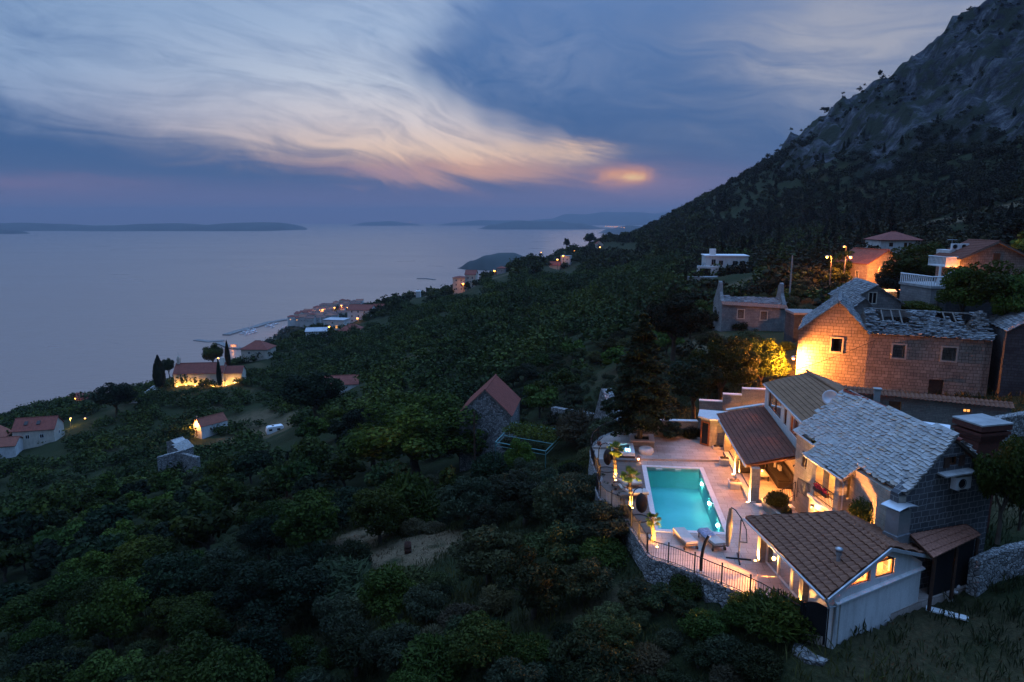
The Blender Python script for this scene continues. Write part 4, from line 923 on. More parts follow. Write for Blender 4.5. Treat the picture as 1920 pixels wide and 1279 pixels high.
# pillars, sliding glass
for s_ in (.42,5.05):
    c=at(b0,b1,s_,.0); mb=MB(); mb.box((c.x,c.y,1.03),(.42,.46,2.06),R(-3.6)); mb.build('pillar',M['ash'],ph)
for k in range(3):
    s0=.68+k*1.4; window(ph,b0,b1,s0,s0+1.38,.03,2.05,'white','glass',.12,.06,0,0,0,'glass_door')
mb=MB(); mb.poly([(13.5,34.0,.02),(13.95,27.0,.02),(19.2,29.9,.02),(18.2,31.8,.02),(16.9,32.3,.02)]); mb.build('interior',M['cream'],ph,fixn=False)
mb=MB()
for k in range(14):
    a=at(b0,b1,3.9+k*.07,.35+.05*(k%2)); b=at(b0,b1,3.97+k*.07,.35+.05*((k+1)%2)); mb.poly([(a.x,a.y,.05),(b.x,b.y,.05),(b.x,b.y,2.0),(a.x,a.y,2.0)])
mb.build('curtain',M['white'],ph,fixn=False)
lamp(ph,(15.0,29.2,2.35),3200,WARM,.12); lamp(ph,(14.2,32.2,1.7),6000,WARM,.12); lamp(ph,(17.6,30.0,2.5),260,WARM,.12)
# flue and vented metal chimney
fl=thing('flue_pipe','thin steel flue pipe with a round cowl on the pool house roof','flue',uz(1571,1056,2.72)); p=fl.location.copy()
mb=MB(); mb.tube([p-Vector((0,0,.15)),p+Vector((0,0,.62))],.085,12); mb.build('pipe',M['metal'],fl)
mb=MB(); mb.lathe([(.10,.60),(.16,.62),(.17,.72),(.02,.78)],p,14); mb.lathe([(.13,.42),(.13,.56)],p,14); mb.build('cowl',M['metal'],fl)
mb=MB(); mb.box(p+Vector((0,0,.0)),(.5,.55,.05),R(8)); mb.build('flashing',M['tile2'],fl)
mc=thing('metal_chimney','square grey sheet metal chimney with a curved cap behind the pool house ridge','chimney',uz(1679,1018,2.75)); p=mc.location.copy()
mb=MB(); mb.box(p+Vector((0,0,.1)),(.98,.75,.9),R(26)); mb.box(p+Vector((0,0,1.15)),(.86,.66,1.2),R(26)); mb.build('casing',M['metal'],mc)
mb=MB(); ca_,sa_=math.cos(R(26)),math.sin(R(26)); vs=[]; nn=10
for i in range(nn+1):
    u=-.68+1.36*i/nn; h=.10*math.sin(math.pi*i/nn)
    for v_,dz in ((-.48,0),(.48,0),(.48,-.03),(-.48,-.03)): vs.append((p.x+u*ca_-v_*sa_,p.y+u*sa_+v_*ca_,p.z+1.92+h+dz))
mb.add(vs,[(i*4+k,(i+1)*4+k,(i+1)*4+(k+1)%4,i*4+(k+1)%4) for i in range(nn) for k in range(4)])
for u,v_ in ((-.36,-.26),(.36,-.26),(.36,.26),(-.36,.26)): mb.box((p.x+u*ca_-v_*sa_,p.y+u*sa_+v_*ca_,p.z+1.84),(.05,.05,.22))
mb.build('cap',M['gutter'],mc)
# ---- lean-to beside the pool house
lt=thing('lean_to','low lean-to shed with rusty tiled roof between pool house and stone gable','shed',(21,30.5,0))
LT=[(19.35,29.1,2.62),(23.0,31.25,2.70),(22.5,31.75,3.02),(18.75,30.35,3.0)]
mb=MB(); tile_roof(mb,LT,.28,.34,.05,.04,21); mb.build('roof',M['clay'],lt)
mb=MB(); slab_under(mb,LT,.03,.06); mb.build('roof_boards',M['darkwood'],lt)
for f in (.05,.5,.95):
    p=lerp(LT[0],LT[1],f); mb=MB(); mb.box((p[0]+.05,p[1]+.12,1.2),(.12,.12,2.7)); mb.build('post',M['darkwood'],lt)
mb=MB(); mb.hexa([(20.3,30.3,-.3),(22.9,31.5,-.3),(22.8,31.7,-.3),(20.2,30.5,-.3)],[(20.3,30.3,2.6),(22.9,31.5,2.6),(22.8,31.7,2.6),(20.2,30.5,2.6)]); mb.build('shade_sheet',M['dark'],lt)  # near-black sheet, painted to stand for the shade inside the shed
def ac_unit(name_label,c,rz,w_=.85,h_=.6,group=None):
    r=thing('air_conditioner',name_label,'air conditioner',c,group,rz); c=Vector(c)
    mb=MB(); mb.box((0,0,h_/2+.06),(w_,.32,h_)); o=mb.build('casing',M['white']); o.parent=r
    mb=MB(); mb.lathe([(.23*h_/.6,0),(.23*h_/.6,.03),(.19*h_/.6,.03)],(0,0,0),18); mb.lathe([(.0,.02),(.18*h_/.6,.012)],(0,0,0),18); o=mb.build('fan_grille',M['black']); o.parent=r; o.location=(-.12,-.165,h_/2+.06); o.rotation_euler=(R(90),0,0)
    mb=MB(); mb.box((-.3,0,.03),(.08,.36,.06)); mb.box((.3,0,.03),(.08,.36,.06)); o=mb.build('bracket',M['metal']); o.parent=r
    return r
q=gp(1793,902); c=at(g0,g1,q[0],-.24,q[1]-.33); ac_unit('white air conditioner box fixed under the ledge on the dark stone gable',c,math.atan2(g1[1]-g0[1],g1[0]-g0[0]),.95,.62)
mb=None
p=uz(1797,1082,-.05); ac_unit('white air conditioner unit standing on the ground beside the lean-to',p,R(18),1.05,1.0)
# ---- gate
gt=thing('garden_gate','solid black arched garden gate beside the white gable','gate',(13.3,27.3,-.35))
ga,gb=(12.82,27.55),(13.72,27.0); gl=math.hypot(gb[0]-ga[0],gb[1]-ga[1])
prof=[(0,-.38),(gl,-.38)]+[(gl*(1-k/8),1.22+.28*math.sin(math.pi*(k/8*.75+.12))) for k in range(9)]
mb=MB(); mb.wall(ga,gb,prof,[],.05); mb.build('leaf',M['black'],gt)
for s_ in (-.04,gl+.0):
    c=at(ga,gb,s_,.0); mb=MB(); mb.box((c.x,c.y,.45),(.08,.08,1.9),R(-30)); mb.build('gate_post',M['black'],gt)
mb=MB(); mb.tube([at(ga,gb,.12,-.03,.45),at(ga,gb,.12,-.09,.45),at(ga,gb,.24,-.09,.45)],.014,6); mb.build('handle',M['metal'],gt)
mb=MB(); mb.prism([(12.5,27.35),(13.0,27.2),(13.65,26.75),(13.5,26.2),(13.1,25.9),(12.5,26.2),(12.2,26.9)],-1.2,-.47); tag(mb.build('path',M['rubble_b']),'pale worn step outside the garden gate','path',kind='structure')
# ---- big brick chimney, dish, rubble wall on the right
bc=thing('brick_chimney','large red brick chimney with a corbelled flat cap behind the slab roof','chimney',(25.9,36,1))
c=uY(1835,830,36); mb=MB(); mb.box((c.x,c.y,3.3),(1.45,1.25,5.6),R(14)); mb.build('stack',M['brick'],bc)
zt=uY(1840,794,36).z; mb=MB(); 
for k in range(4): mb.box((c.x+.05,c.y,6.1+.16*k),(1.5+.17*k,1.3+.17*k,.157),R(14))
mb.box((c.x+.05,c.y,6.93),(2.05,1.85,.3),R(14)); mb.build('corbels',M['brick'],bc)
mb=MB(); mb.box((c.x+.05,c.y,7.125),(2.1,1.9,.08),R(14)); mb.build('cap',M['concrete'],bc)
sd=uY(1557,746,43.2); ds=thing('satellite_dish','pale satellite dish on the weathered roof beside the slab roof','satellite dish',(sd.x,sd.y,sd.z-.6))
mb=MB(); mb.lathe([(0,0),(.22,.025),(.40,.085),(.50,.14),(.49,.15),(.38,.10),(.2,.04),(0,.02)],(0,0,0),22); o=mb.build('dish',M['gutter']); o.parent=ds; o.location=(0,0,.6); o.rotation_euler=(R(68),0,R(-28))
mb=MB(); mb.tube([(0,.15,-.2),(0,.12,.55),(0,0,.6)],.03,8); o=mb.build('mast',M['metal']); o.parent=ds
mb=MB(); mb.tube([(0,0,.35),(-.12,-.42,.5)],.015,6); mb.box((-.12,-.44,.52),(.07,.1,.07)); o=mb.build('feed_arm',M['metal']); o.parent=ds
def rubble_wall(label,line,z0s,z1s,th=.5,mat='rubble',seed=1,cap=None,name='rubble_wall'):
    r=thing(name,label,'wall',(line[0][0],line[0][1],z0s[0]))
    mb=MB(); vs=[]; P=[]
    for i in range(len(line)-1):
        n=max(1,int(math.dist(line[i],line[i+1])/.35))
        for k in range(n): f=k/n; P.append((*lerp(line[i],line[i+1],f),z0s[i]+(z0s[i+1]-z0s[i])*f,z1s[i]+(z1s[i+1]-z1s[i])*f))
    P.append((*line[-1],z0s[-1],z1s[-1])); H=8
    for i,p in enumerate(P):
        q0=P[max(i-1,0)]; q1=P[min(i+1,len(P)-1)]; d=Vector((q1[0]-q0[0],q1[1]-q0[1])).normalized(); n=Vector((-d.y,d.x)); zt=p[3]+.12*noise.noise(Vector((p[0]*2,p[1]*2,seed)))
        ring=[]
        for j in range(H+1): ring.append((-th/2,p[2]+(zt-p[2])*j/H))
        for j in range(H+1): ring.append((th/2,zt-(zt-p[2])*j/H))
        for o,z in ring:
            rr=.06*noise.noise(Vector((p[0]*3+o*9,p[1]*3,z*3+seed))); vs.append((p[0]+n.x*(o+rr),p[1]+n.y*(o+rr),z))
    m=2*(H+1); mb.add(vs,[(i*m+j,(i+1)*m+j,(i+1)*m+(j+1)%m,i*m+(j+1)%m) for i in range(len(P)-1) for j in range(m)]+[tuple(range(m)),tuple(range((len(P)-1)*m,len(P)*m))])
    o=mb.build('wall_body',M[mat],r)
    return r
rubble_wall('white rubble wall right of the lean-to under the young tree',[(22.4,30.6),(24.2,31.6),(27.5,32.6),(31,33.2)],[-.4,-.3,0,.5],[1.75,1.75,1.9,2.2],.5)
rubble_wall('rough pale rubble wall behind the brick chimney',[(30.5,44.5),(33.5,45.6),(37.5,46.4)],[1.2,1.8,2.2],[3.3,4.4,4.8],.6,'rubble',4)
# ---- boundary wall with a tiled coping
bw=thing('boundary_wall','long narrow stone wall with a roll of brown tiles on top and a small door','wall',(29,48.5,2.6))
c0,c1=(24.9,50.2),(35.4,46.75); cL=math.hypot(c1[0]-c0[0],c1[1]-c0[1])
d0=onw(1667,752,c0,c1); d1=onw(1689,770,c0,c1); e0=onw(1806.5,768,c0,c1); e1=onw(1821,775,c0,c1)
mb=MB(); mb.wall(c0,c1,[(0,1.2),(cL,1.2),(cL,4.85),(0,5.2)],[rect(d0[0],d1[0],3.0,d0[1]),rect(e0[0],e1[0],e1[1],e0[1]+.05)],.4); mb.build('wall_body',M['narrow'],bw)
mb=MB(); CW=[at(c0,c1,-.1,-.32,5.12),at(c0,c1,cL+.1,-.32,4.76),at(c0,c1,cL+.1,.25,5.12),at(c0,c1,-.1,.25,5.48)]; tile_roof(mb,CW,.30,.5,.09,.03,31); mb.build('tile_coping',M['tile'],bw)
mb=MB(); mb.hexa([at(c0,c1,d0[0]+.02,.1,3.02),at(c0,c1,d1[0]-.02,.1,3.02),at(c0,c1,d1[0]-.02,.16,3.02),at(c0,c1,d0[0]+.02,.16,3.02)],[at(c0,c1,d0[0]+.02,.1,d0[1]-.02),at(c0,c1,d1[0]-.02,.1,d0[1]-.02),at(c0,c1,d1[0]-.02,.16,d0[1]-.02),at(c0,c1,d0[0]+.02,.16,d0[1]-.02)]); mb.build('door',M['wood'],bw)
window(bw,c0,c1,e0[0],e1[0],e1[1],e0[1]+.05,'wood','litpane',.2,.05,1)
mb=MB(); c=at(c0,c1,onw(1642,740,c0,c1)[0],-.45); mb.box((c.x,c.y,4.5),(.42,.42,2.1),R(-18)); mb.box((c.x,c.y,5.6),(.56,.56,.08),R(-18)); tag(mb.build('vent_stack',M['concrete'],loc=(c.x,c.y,3.4)),'short pale vent stack against the tiled boundary wall','chimney')
# small white canopy behind the slab roof
cp=thing('canopy','small pale blue sloping canopy sheet in front of the boundary wall','canopy',uY(1755,800,42))
p=[uY(1722,789,42.5),uY(1782,797,41.5),uY(1781,812,41.0),uY(1748,806,41.6)]
mb=MB(); mb.hexa([q-Vector((0,0,.05)) for q in p],p); mb.build('sheet',M['gutter'],cp)
for k in (1,2): mb=MB(); mb.tube([p[k]-Vector((.05,0,.03)),(p[k].x-.05,p[k].y,1.0)],.03,6); mb.build('post',M['metal'],cp)
# ================================================================ generic small house
def house(name,label,cat,x,y,z0,w,d,rz,he,hr,wall='plaster',roof='redtile',kind='gable',along='y',ov=.3,wins=(),group=None,fine=None,frame='white',pane='pane',base=3.0,chim=None,door=None):
    """x,y = middle of the front edge; local x runs along the front (rotation rz degrees), local y goes back. he, hr heights above z0"""
    r=thing(name,label,cat,(x,y,z0),group); a=R(rz); ca,sa=math.cos(a),math.sin(a)
    def P(u,v,z): return Vector((x+u*ca-v*sa,y+u*sa+v*ca,z0+z))
    h=w/2; mb=MB()
    A=[P(-h,0,-base),P(h,0,-base),P(h,d,-base),P(-h,d,-base)]; B=[P(-h,0,he),P(h,0,he),P(h,d,he),P(-h,d,he)]; mb.hexa(A,B)
    if kind=='gable':
        if along=='y': 
            for v in (0,d): mb.poly([P(-h,v,he),P(h,v,he),P(0,v,hr)])
        else:
            for u in (-h,h): mb.poly([P(u,0,he),P(u,d,he),P(u,d/2,hr)])
    mb.build('wall',M[wall],r,fixn=False)
    planes=[]; s=.06
    if kind=='gable' and along=='y':
        k=(hr-he)/h; e=he-k*ov+s
        planes=[[P(-h-ov,-ov,e),P(-h-ov,d+ov,e),P(0,d+ov,hr+s),P(0,-ov,hr+s)],[P(h+ov,d+ov,e),P(h+ov,-ov,e),P(0,-ov,hr+s),P(0,d+ov,hr+s)]]; rg=(P(0,-ov,hr+s),P(0,d+ov,hr+s))
    elif kind=='gable':
        k=(hr-he)/(d/2); e=he-k*ov+s
        planes=[[P(-h-ov,-ov,e),P(h+ov,-ov,e),P(h+ov,d/2,hr+s),P(-h-ov,d/2,hr+s)],[P(h+ov,d+ov,e),P(-h-ov,d+ov,e),P(-h-ov,d/2,hr+s),P(h+ov,d/2,hr+s)]]; rg=(P(-h-ov,d/2,hr+s),P(h+ov,d/2,hr+s))
    elif kind=='hip':
        e=he-.1; m=min(w,d)/2; 
        if w>=d: r0,r1=P(-h+m,d/2,hr),P(h-m,d/2,hr)
        else: r0,r1=P(0,m,hr),P(0,d-m,hr)
        c=[P(-h-ov,-ov,e),P(h+ov,-ov,e),P(h+ov,d+ov,e),P(-h-ov,d+ov,e)]
        planes=[[c[0],c[1],r1,r0],[c[1],c[2],r1],[c[2],c[3],r0,r1],[c[3],c[0],r0]] if w>=d else [[c[0],c[1],r0],[c[1],c[2],r1,r0],[c[2],c[3],r1],[c[3],c[0],r0,r1]]
        rg=(r0,r1)
    elif kind=='flat':
        mb=MB(); mb.hexa([P(-h-ov,-ov,he+.003),P(h+ov,-ov,he+.003),P(h+ov,d+ov,he+.003),P(-h-ov,d+ov,he+.003)],[P(-h-ov,-ov,he+.25),P(h+ov,-ov,he+.25),P(h+ov,d+ov,he+.25),P(-h-ov,d+ov,he+.25)]); mb.build('roof',M[roof],r)
    if planes:
        mb=MB(); m2=MB()
        for i,p in enumerate(planes):
            if fine=='tile': tile_roof(mb,p,.3,.4,.06,.04,i+1)
            elif fine=='slab': stone_roof(mb,p,.24,.36,.05,i+3)
            else: mb.poly(p)
            slab_under(mb if not fine else m2,p,.02,.14)
        if fine=='tile' or not fine: ridge_caps(mb,*rg,.14,.5)
        ro=mb.build('roof',M[roof],r)
        if m2.v: m2.build('roof_deck',M['greywood'],r)
        if chim:
            u,v=chim; mb=MB(); c=P(u,v,hr); mb.box((c.x,c.y,c.z-.2),(.7,.7,2.2),a); mb.box((c.x,c.y,c.z+.97),(.9,.9,.14),a); mb.build('chimney',M[wall],ro)
    sides=[(P(-h,0,0),P(h,0,0)),(P(h,0,0),P(h,d,0)),(P(h,d,0),P(-h,d,0)),(P(-h,d,0),P(-h,0,0))]
    for q in wins:
        sd,s_,z,ww,hh=q[:5]; pn=q[5] if len(q)>5 else pane; p0,p1=sides[sd]
        mb=MB(); f=.09 if ww<1.6 else .12
        def bar(a_,b_,c_,d_): mb.hexa([at(p0,p1,a_,-.05,c_),at(p0,p1,b_,-.05,c_),at(p0,p1,b_,-.003,c_),at(p0,p1,a_,-.003,c_)],[at(p0,p1,a_,-.05,d_),at(p0,p1,b_,-.05,d_),at(p0,p1,b_,-.003,d_),at(p0,p1,a_,-.003,d_)])
        zz=z0+z; bar(s_-ww/2,s_-ww/2+f,zz,zz+hh); bar(s_+ww/2-f,s_+ww/2,zz,zz+hh); bar(s_-ww/2+f,s_+ww/2-f,zz,zz+f); bar(s_-ww/2+f,s_+ww/2-f,zz+hh-f,zz+hh)
        if ww>.7: bar(s_-f*.35,s_+f*.35,zz+f,zz+hh-f)
        fr=mb.build('door' if z<.3 else 'window',M[q[6] if len(q)>6 else frame],r)
        g=MB(); g.poly([at(p0,p1,s_-ww/2+f*.5,-.02,zz+f*.5),at(p0,p1,s_+ww/2-f*.5,-.02,zz+f*.5),at(p0,p1,s_+ww/2-f*.5,-.02,zz+hh-f*.5),at(p0,p1,s_-ww/2+f*.5,-.02,zz+hh-f*.5)]); g.build('pane',M[pn],fr,fixn=False)
    return r,P
def street_lamp(label,p,power,h=None,color=SOD,mat='street',br=.16,arm=(.9,0),group=None):
    """p = the bulb; pole stands behind it down to the ground"""
    p=Vector(p); b=Vector((p.x+arm[0],p.y+arm[1],0)); b.z=ground(b.x,b.y)-.1 if h is None else p.z-h
    r=thing('street_lamp',label,'street lamp',b,group); mb=MB(); k=max(1,br/.12)
    mb.tube([b,(b.x,b.y,p.z-.1),(b.x-arm[0]*.3,b.y-arm[1]*.3,p.z+.18),(p.x,p.y,p.z+.12)],[.09*k**.6,.07*k**.6,.05,.04],8); mb.build('pole',M['greywood'],r)
    mb=MB(); mb.ball(p+Vector((0,0,.10)),br*1.5,10,5,(1.3,.8,.35)); mb.build('lamp_head',M['metal'],r)
    mb=MB(); mb.ball(p-Vector((0,0,.02+br*.3)),br,10,6,(1,1,.8)); mb.build('bulb',M[mat],r)
    if power: lamp(r,p-Vector((0,0,br*1.3+.06)),power,color,br)
    return r
# ================================================================ great ruin with the orange-lit gable
A_,B_,C_=(26.63,62.54),(31.83,60.03),(40.67,56.81)
gr=thing('ruined_house','great roofless stone house with an orange lit gable and broken slab roof','ruin',(32,60,2.4))
gL_=math.dist(A_,B_); fL=math.dist(B_,C_); nb=Vector((-(C_[1]-B_[1]),C_[0]-B_[0])).normalized(); na_=Vector((-(B_[1]-A_[1]),B_[0]-A_[0])).normalized()
def hole(p0,p1,px,py,w_,h_):
    s,z=onw(px,py,p0,p1); return (s-w_/2,s+w_/2,z-h_/2,z+h_/2)
h1=hole(A_,B_,1568.5,647,.85,1.2); h2=hole(B_,C_,1685,659,.95,1.15); h3=hole(B_,C_,1779.5,664,1.05,1.15)
dz=onw(1756,712,B_,C_); hd=(dz[0]-.55,dz[0]+.55,2.0,dz[1]); pkz=onw(1575,566,A_,B_)
mb=MB(); mb.wall(A_,B_,[(0,.5),(gL_,.5),(gL_,7.85),(pkz[0],pkz[1]),(0,7.85)],[rect(*h1)],.55); mb.build('gable_wall',M['ruin'],gr)
mb=MB(); mb.wall(B_,C_,[(0.002,.5),(fL,.5),(fL,7.8),(0.002,7.85)],[rect(*h2),rect(*h3),rect(*hd)],.55)
def off(p,n,d): return (p[0]+n.x*d,p[1]+n.y*d)
mb.wall(off(B_,nb,8.4),B_,[(0,.5),(7.8,.5),(7.8,7.7),(4.2,9.6),(0,7.7)],[],.5); mb.wall(off(C_,nb,8.4),off(B_,nb,8.4),[(0,.5),(fL,.5),(fL,7.3),(0,7.5)],[],.5); mb.wall(C_,off(C_,nb,8.4),[(0,.5),(8.4,.5),(8.4,7.3),(4.2,9.4),(0,7.7)],[],.5)
mb.wall(off(A_,na_,9),A_,[(0,.5),(8.4,.5),(8.4,7.7),(0,7.7)],[],.5); mb.build('wall',M['ruin'],gr)
for i,(p0,p1,h) in enumerate(((A_,B_,h1),(B_,C_,h2),(B_,C_,h3))):
    mb=MB(); a,b,c,d=h; f=.14
    for (s0,s1,z0,z1) in ((a-f,a,c-f,d+f),(b,b+f,c-f,d+f),(a,b,c-f,c),(a,b,d,d+f)):
        mb.hexa([at(p0,p1,s0,-.05,z0),at(p0,p1,s1,-.05,z0),at(p0,p1,s1,.25,z0),at(p0,p1,s0,.25,z0)],[at(p0,p1,s0,-.05,z1),at(p0,p1,s1,-.05,z1),at(p0,p1,s1,.25,z1),at(p0,p1,s0,.25,z1)])
    w_=mb.build('window',M['surround'],gr)
    mb=MB(); s=(a+b)/2+(.28 if i==0 else .36); mb.hexa([at(p0,p1,s-.04,.28,c),at(p0,p1,s+.04,.28,c),at(p0,p1,s+.04,.34,c),at(p0,p1,s-.04,.34,c)],[at(p0,p1,s-.04,.28,d),at(p0,p1,s+.04,.28,d),at(p0,p1,s+.04,.34,d),at(p0,p1,s-.04,.34,d)]); mb.build('frame',M['greywood'],w_)
mb=MB(); a,b,c,d=hd; mb.hexa([at(B_,C_,a,.2,c),at(B_,C_,b,.2,c),at(B_,C_,b,.28,c),at(B_,C_,a,.28,c)],[at(B_,C_,a,.2,d),at(B_,C_,b,.2,d),at(B_,C_,b,.28,d),at(B_,C_,a,.28,d)]); mb.build('door',M['darkwood'],gr)
mb=MB(); mb.hexa([at(B_,C_,a-.3,-.03,d+.01),at(B_,C_,b+.3,-.03,d+.01),at(B_,C_,b+.3,.2,d+.01),at(B_,C_,a-.3,.2,d+.01)],[at(B_,C_,a-.3,-.03,d+.25),at(B_,C_,b+.3,-.03,d+.25),at(B_,C_,b+.3,.2,d+.25),at(B_,C_,a-.3,.2,d+.25)]); mb.build('lintel',M['ruin'],gr)
e0_,e1_=off(B_,nb,-.2),off(C_,nb,-.2); r0_,r1_=off(B_,nb,4.2),off(C_,nb,4.2)
rp=[(*e0_,7.86),(*e1_,7.82),(*r1_,9.6),(*r0_,9.75)]
def skipf(u,w):
    u=abs(u); n=.5*noise.noise(Vector((u*1.3,w*1.3,4)))
    return (0.9+n<u<3.7+n*.8 and w>2.35+n) or (5.9+n<u<7.6+n and w>3.0+n) or (7.7<u<8.6+n and w>1.6+n)
mb=MB(); stone_roof(mb,rp,.17,.34,.05,41,skipf,1.4)
rb=[(*off(C_,nb,8.6),7.6),(*off(B_,nb,8.6),7.6),(*r0_,9.75),(*r1_,9.6)]; stone_roof(mb,rb,.22,.40,.05,42,lambda u,w:w>2.4,1.4)
# heaped slabs and rubble lying on the broken roof
rg=random.Random(9); a,e1v,e2v,nv=planeframe(rp); sgn=1 
for k in range(150):
    u=rg.choice([rg.uniform(0,fL),rg.gauss(8.2,.7),rg.gauss(3.9,.5),rg.gauss(1.2,.8)]); w_=rg.uniform(.1,4.2) if rg.random()<.5 else rg.gauss(2.2,.5)
    if not(0<u<fL and 0<w_<4.2) or skipf(u,w_): continue
    p=a+e1v*u+e2v*w_+nv*(.10+rg.uniform(0,.12)); mb.box(p,(rg.uniform(.2,.6),rg.uniform(.2,.45),rg.uniform(.04,.12)),rg.uniform(0,3))
rp1=[(*off(A_,na_,-.15),7.75),(*off(A_,na_,9),7.75)]; pA=at(A_,B_,pkz[0]); pk0=(pA.x-na_.x*.15,pA.y-na_.y*.15,pkz[1]+.03); pk1=(pA.x+na_.x*9,pA.y+na_.y*9,pkz[1]+.03)
stone_roof(mb,[(*off(A_,na_,-.25),7.85),(*off(A_,na_,9),7.85),pk1,pk0],.24,.4,.05,43); stone_roof(mb,[(*off(B_,na_,9),7.9),(*off(B_,na_,-.25),7.9),pk0,pk1],.24,.4,.05,44)
mb.build('roof',M['slab_r'],gr)
for u in (1.4,2.2,2.9,6.4,7.2):
    mb=MB(); p=at(B_,C_,u,1.2,8.3); q=at(B_,C_,u,4.2,9.55); mb.tube([p,q],.07,6); mb.build('rafter',M['greywood'],gr)
mb=MB(); mb.tube([(*r0_,9.6),(*r1_,9.5)],.09,6); mb.build('ridge_beam',M['greywood'],gr)
# right end: broken gable top of loose stones
mb=MB(); c=Vector(off(C_,nb,3.2)); 
for k in range(70): 
    f=rg.random(); z=7.6+2.2*f; p=c+nb*rg.uniform(-1.4+f,1.4-f)*1.3-(Vector((C_[0]-B_[0],C_[1]-B_[1])).normalized())*rg.uniform(0,.6); mb.box((p.x,p.y,z),(rg.uniform(.25,.5),rg.uniform(.25,.5),rg.uniform(.12,.25)),rg.uniform(0,3))
mb.build('broken_gable',M['rubble_b'],gr)
# street lamp on the corner of the ruin
lp=Vector(off(A_,na_,-.85))+Vector((-.25,.05)); r=thing('corner_lamp','sodium street lamp on an iron arm at the corner of the ruined gable','street lamp',(A_[0],A_[1],5.3))
mb=MB(); mb.tube([(A_[0]+.1,A_[1]-.1,5.35),(lp.x,lp.y,5.55)],.03,6); mb.build('arm',M['black'],r)
mb=MB(); mb.lathe([(.02,.2),(.12,.16),(.22,.04),(.22,0)],(lp.x,lp.y,5.3),14); mb.build('lamp_head',M['metal'],r)
mb=MB(); mb.ball((lp.x,lp.y,5.26),.13); mb.build('bulb',M['street'],r); lamp(r,(lp.x,lp.y,5.08),20000,SOD,.12)
# cable from the ruin down towards the veranda
def cable(label,p,q,sag=.5,r_=.018):
    p=Vector(p); q=Vector(q); mb=MB(); mb.tube([p.lerp(q,k/14)-Vector((0,0,sag*4*(k/14)*(1-k/14))) for k in range(15)],r_,5); tag(mb.build('cable',M['black'],loc=p),label,'cable')
cable('black cable running from the ruin facade down to the trees by the veranda',at(B_,C_,.5,-.08,7.3),uY(1385,722,57),.35,.02)
cable('black cable drooping from the ruin facade to the boundary wall',at(B_,C_,.5,-.08,7.3),uY(1602,730,51),.2,.015)
# neighbours of the ruin
def gable_wall_thing(name,label,p0,p1,z0,ze,zp,mat,depth,holes=(),cap=True,fs=.5):
    r=thing(name,label,'ruin',(p0[0],p0[1],z0)); L_=math.dist(p0,p1); n=Vector((-(p1[1]-p0[1]),p1[0]-p0[0])).normalized()
    mb=MB(); mb.wall(p0,p1,[(0,z0),(L_,z0),(L_,ze[1]),(L_*fs,zp),(0,ze[0])],[rect(*h) for h in holes],.6)
    mb.wall(off(p0,n,depth),p0,[(0,z0),(depth-.6,z0),(depth-.6,ze[0]-.05),(0,ze[0]-.3)],[],.5); mb.wall(p1,off(p1,n,depth),[(.6,z0),(depth,z0),(depth,ze[1]-.3),(.6,ze[1]-.05)],[],.5)
    mb.build('wall',M[mat],r)
    if cap:
        m=at(p0,p1,L_*fs); pk0=(m.x-n.x*.12,m.y-n.y*.12,zp+.03); pk1=(m.x+n.x*depth,m.y+n.y*depth,zp+.03); mb=MB()
        stone_roof(mb,[(*off(p0,n,-.12),ze[0]),(*off(p0,n,depth),ze[0]),pk1,pk0],.24,.4,.05,51); stone_roof(mb,[(*off(p1,n,depth),ze[1]),(*off(p1,n,-.12),ze[1]),pk0,pk1],.24,.4,.05,52); mb.build('roof',M['slab_r'],r)
    return r
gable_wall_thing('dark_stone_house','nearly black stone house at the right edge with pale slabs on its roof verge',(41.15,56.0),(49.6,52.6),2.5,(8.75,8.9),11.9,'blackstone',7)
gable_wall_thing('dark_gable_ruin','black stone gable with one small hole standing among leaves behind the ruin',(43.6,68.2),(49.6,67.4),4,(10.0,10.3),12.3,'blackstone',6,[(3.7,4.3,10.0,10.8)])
g3=uY(1593,545,66.5); gable_wall_thing('dark_slab_roof_house','small house with dark rough slab roof wedged between ruin and slate house',(31.9,66.6),(36.6,65.2),3,(7.9,7.9),10.3,'ruin_grey',5)
# slate roofed house with one window in the gable
house('slate_house','grey stone house with a smooth slate roof and a single gable window','house',37.3,69.8,5,5.0,8.2,-13,4.5,6.15,'ruin_grey','slab_r','gable','y',.2,[(0,2.25,4.3,.85,1.25)],frame='cream',fine='slab')
# small flat shed left of it
r,P=house('stone_shed','small dark flat roofed stone shed beside the slate house','shed',35.4,81,3.6,3.0,3.5,-5,3.0,3.0,'blackstone','slab_r','flat',ov=.1)
# left roofless ruin with two gable stumps
r=thing('roofless_ruin','roofless pale stone house with two pointed gable stumps and two windows','ruin',(37.5,105,.4))
p0,p1=(32.6,105.2),(42.5,104.4); Lr=math.dist(p0,p1); n=Vector((-(p1[1]-p0[1]),p1[0]-p0[0])).normalized(); wd=hole(p0,p1,1389,589,.95,1.35),hole(p0,p1,1432,592,.95,1.3)
mb=MB(); mb.wall(p0,p1,[(0,-1.5),(Lr,-1.5),(Lr,4.25),(0,4.8)],[rect(*h) for h in wd],.5)
mb.wall(off(p0,n,6.5),p0,[(0,-1.5),(6,-1.5),(6,4.8),(4.3,6.6),(3.9,8.0),(3.1,8.2),(2.7,7.4),(1.6,6.3),(0,4.6)],[],.5); mb.wall(p1,off(p1,n,6.5),[(.5,-1.5),(6.5,-1.5),(6.5,4.2),(4.4,5.9),(3.9,7.4),(3.2,8.0),(2.7,7.8),(2.4,6.4),(.5,4.3)],[],.5); mb.wall(off(p1,n,6.5),off(p0,n,6.5),[(0,-1.5),(Lr,-1.5),(Lr,4.2),(0,4.2)],[],.5); mb.build('wall',M['ruin_grey'],r)
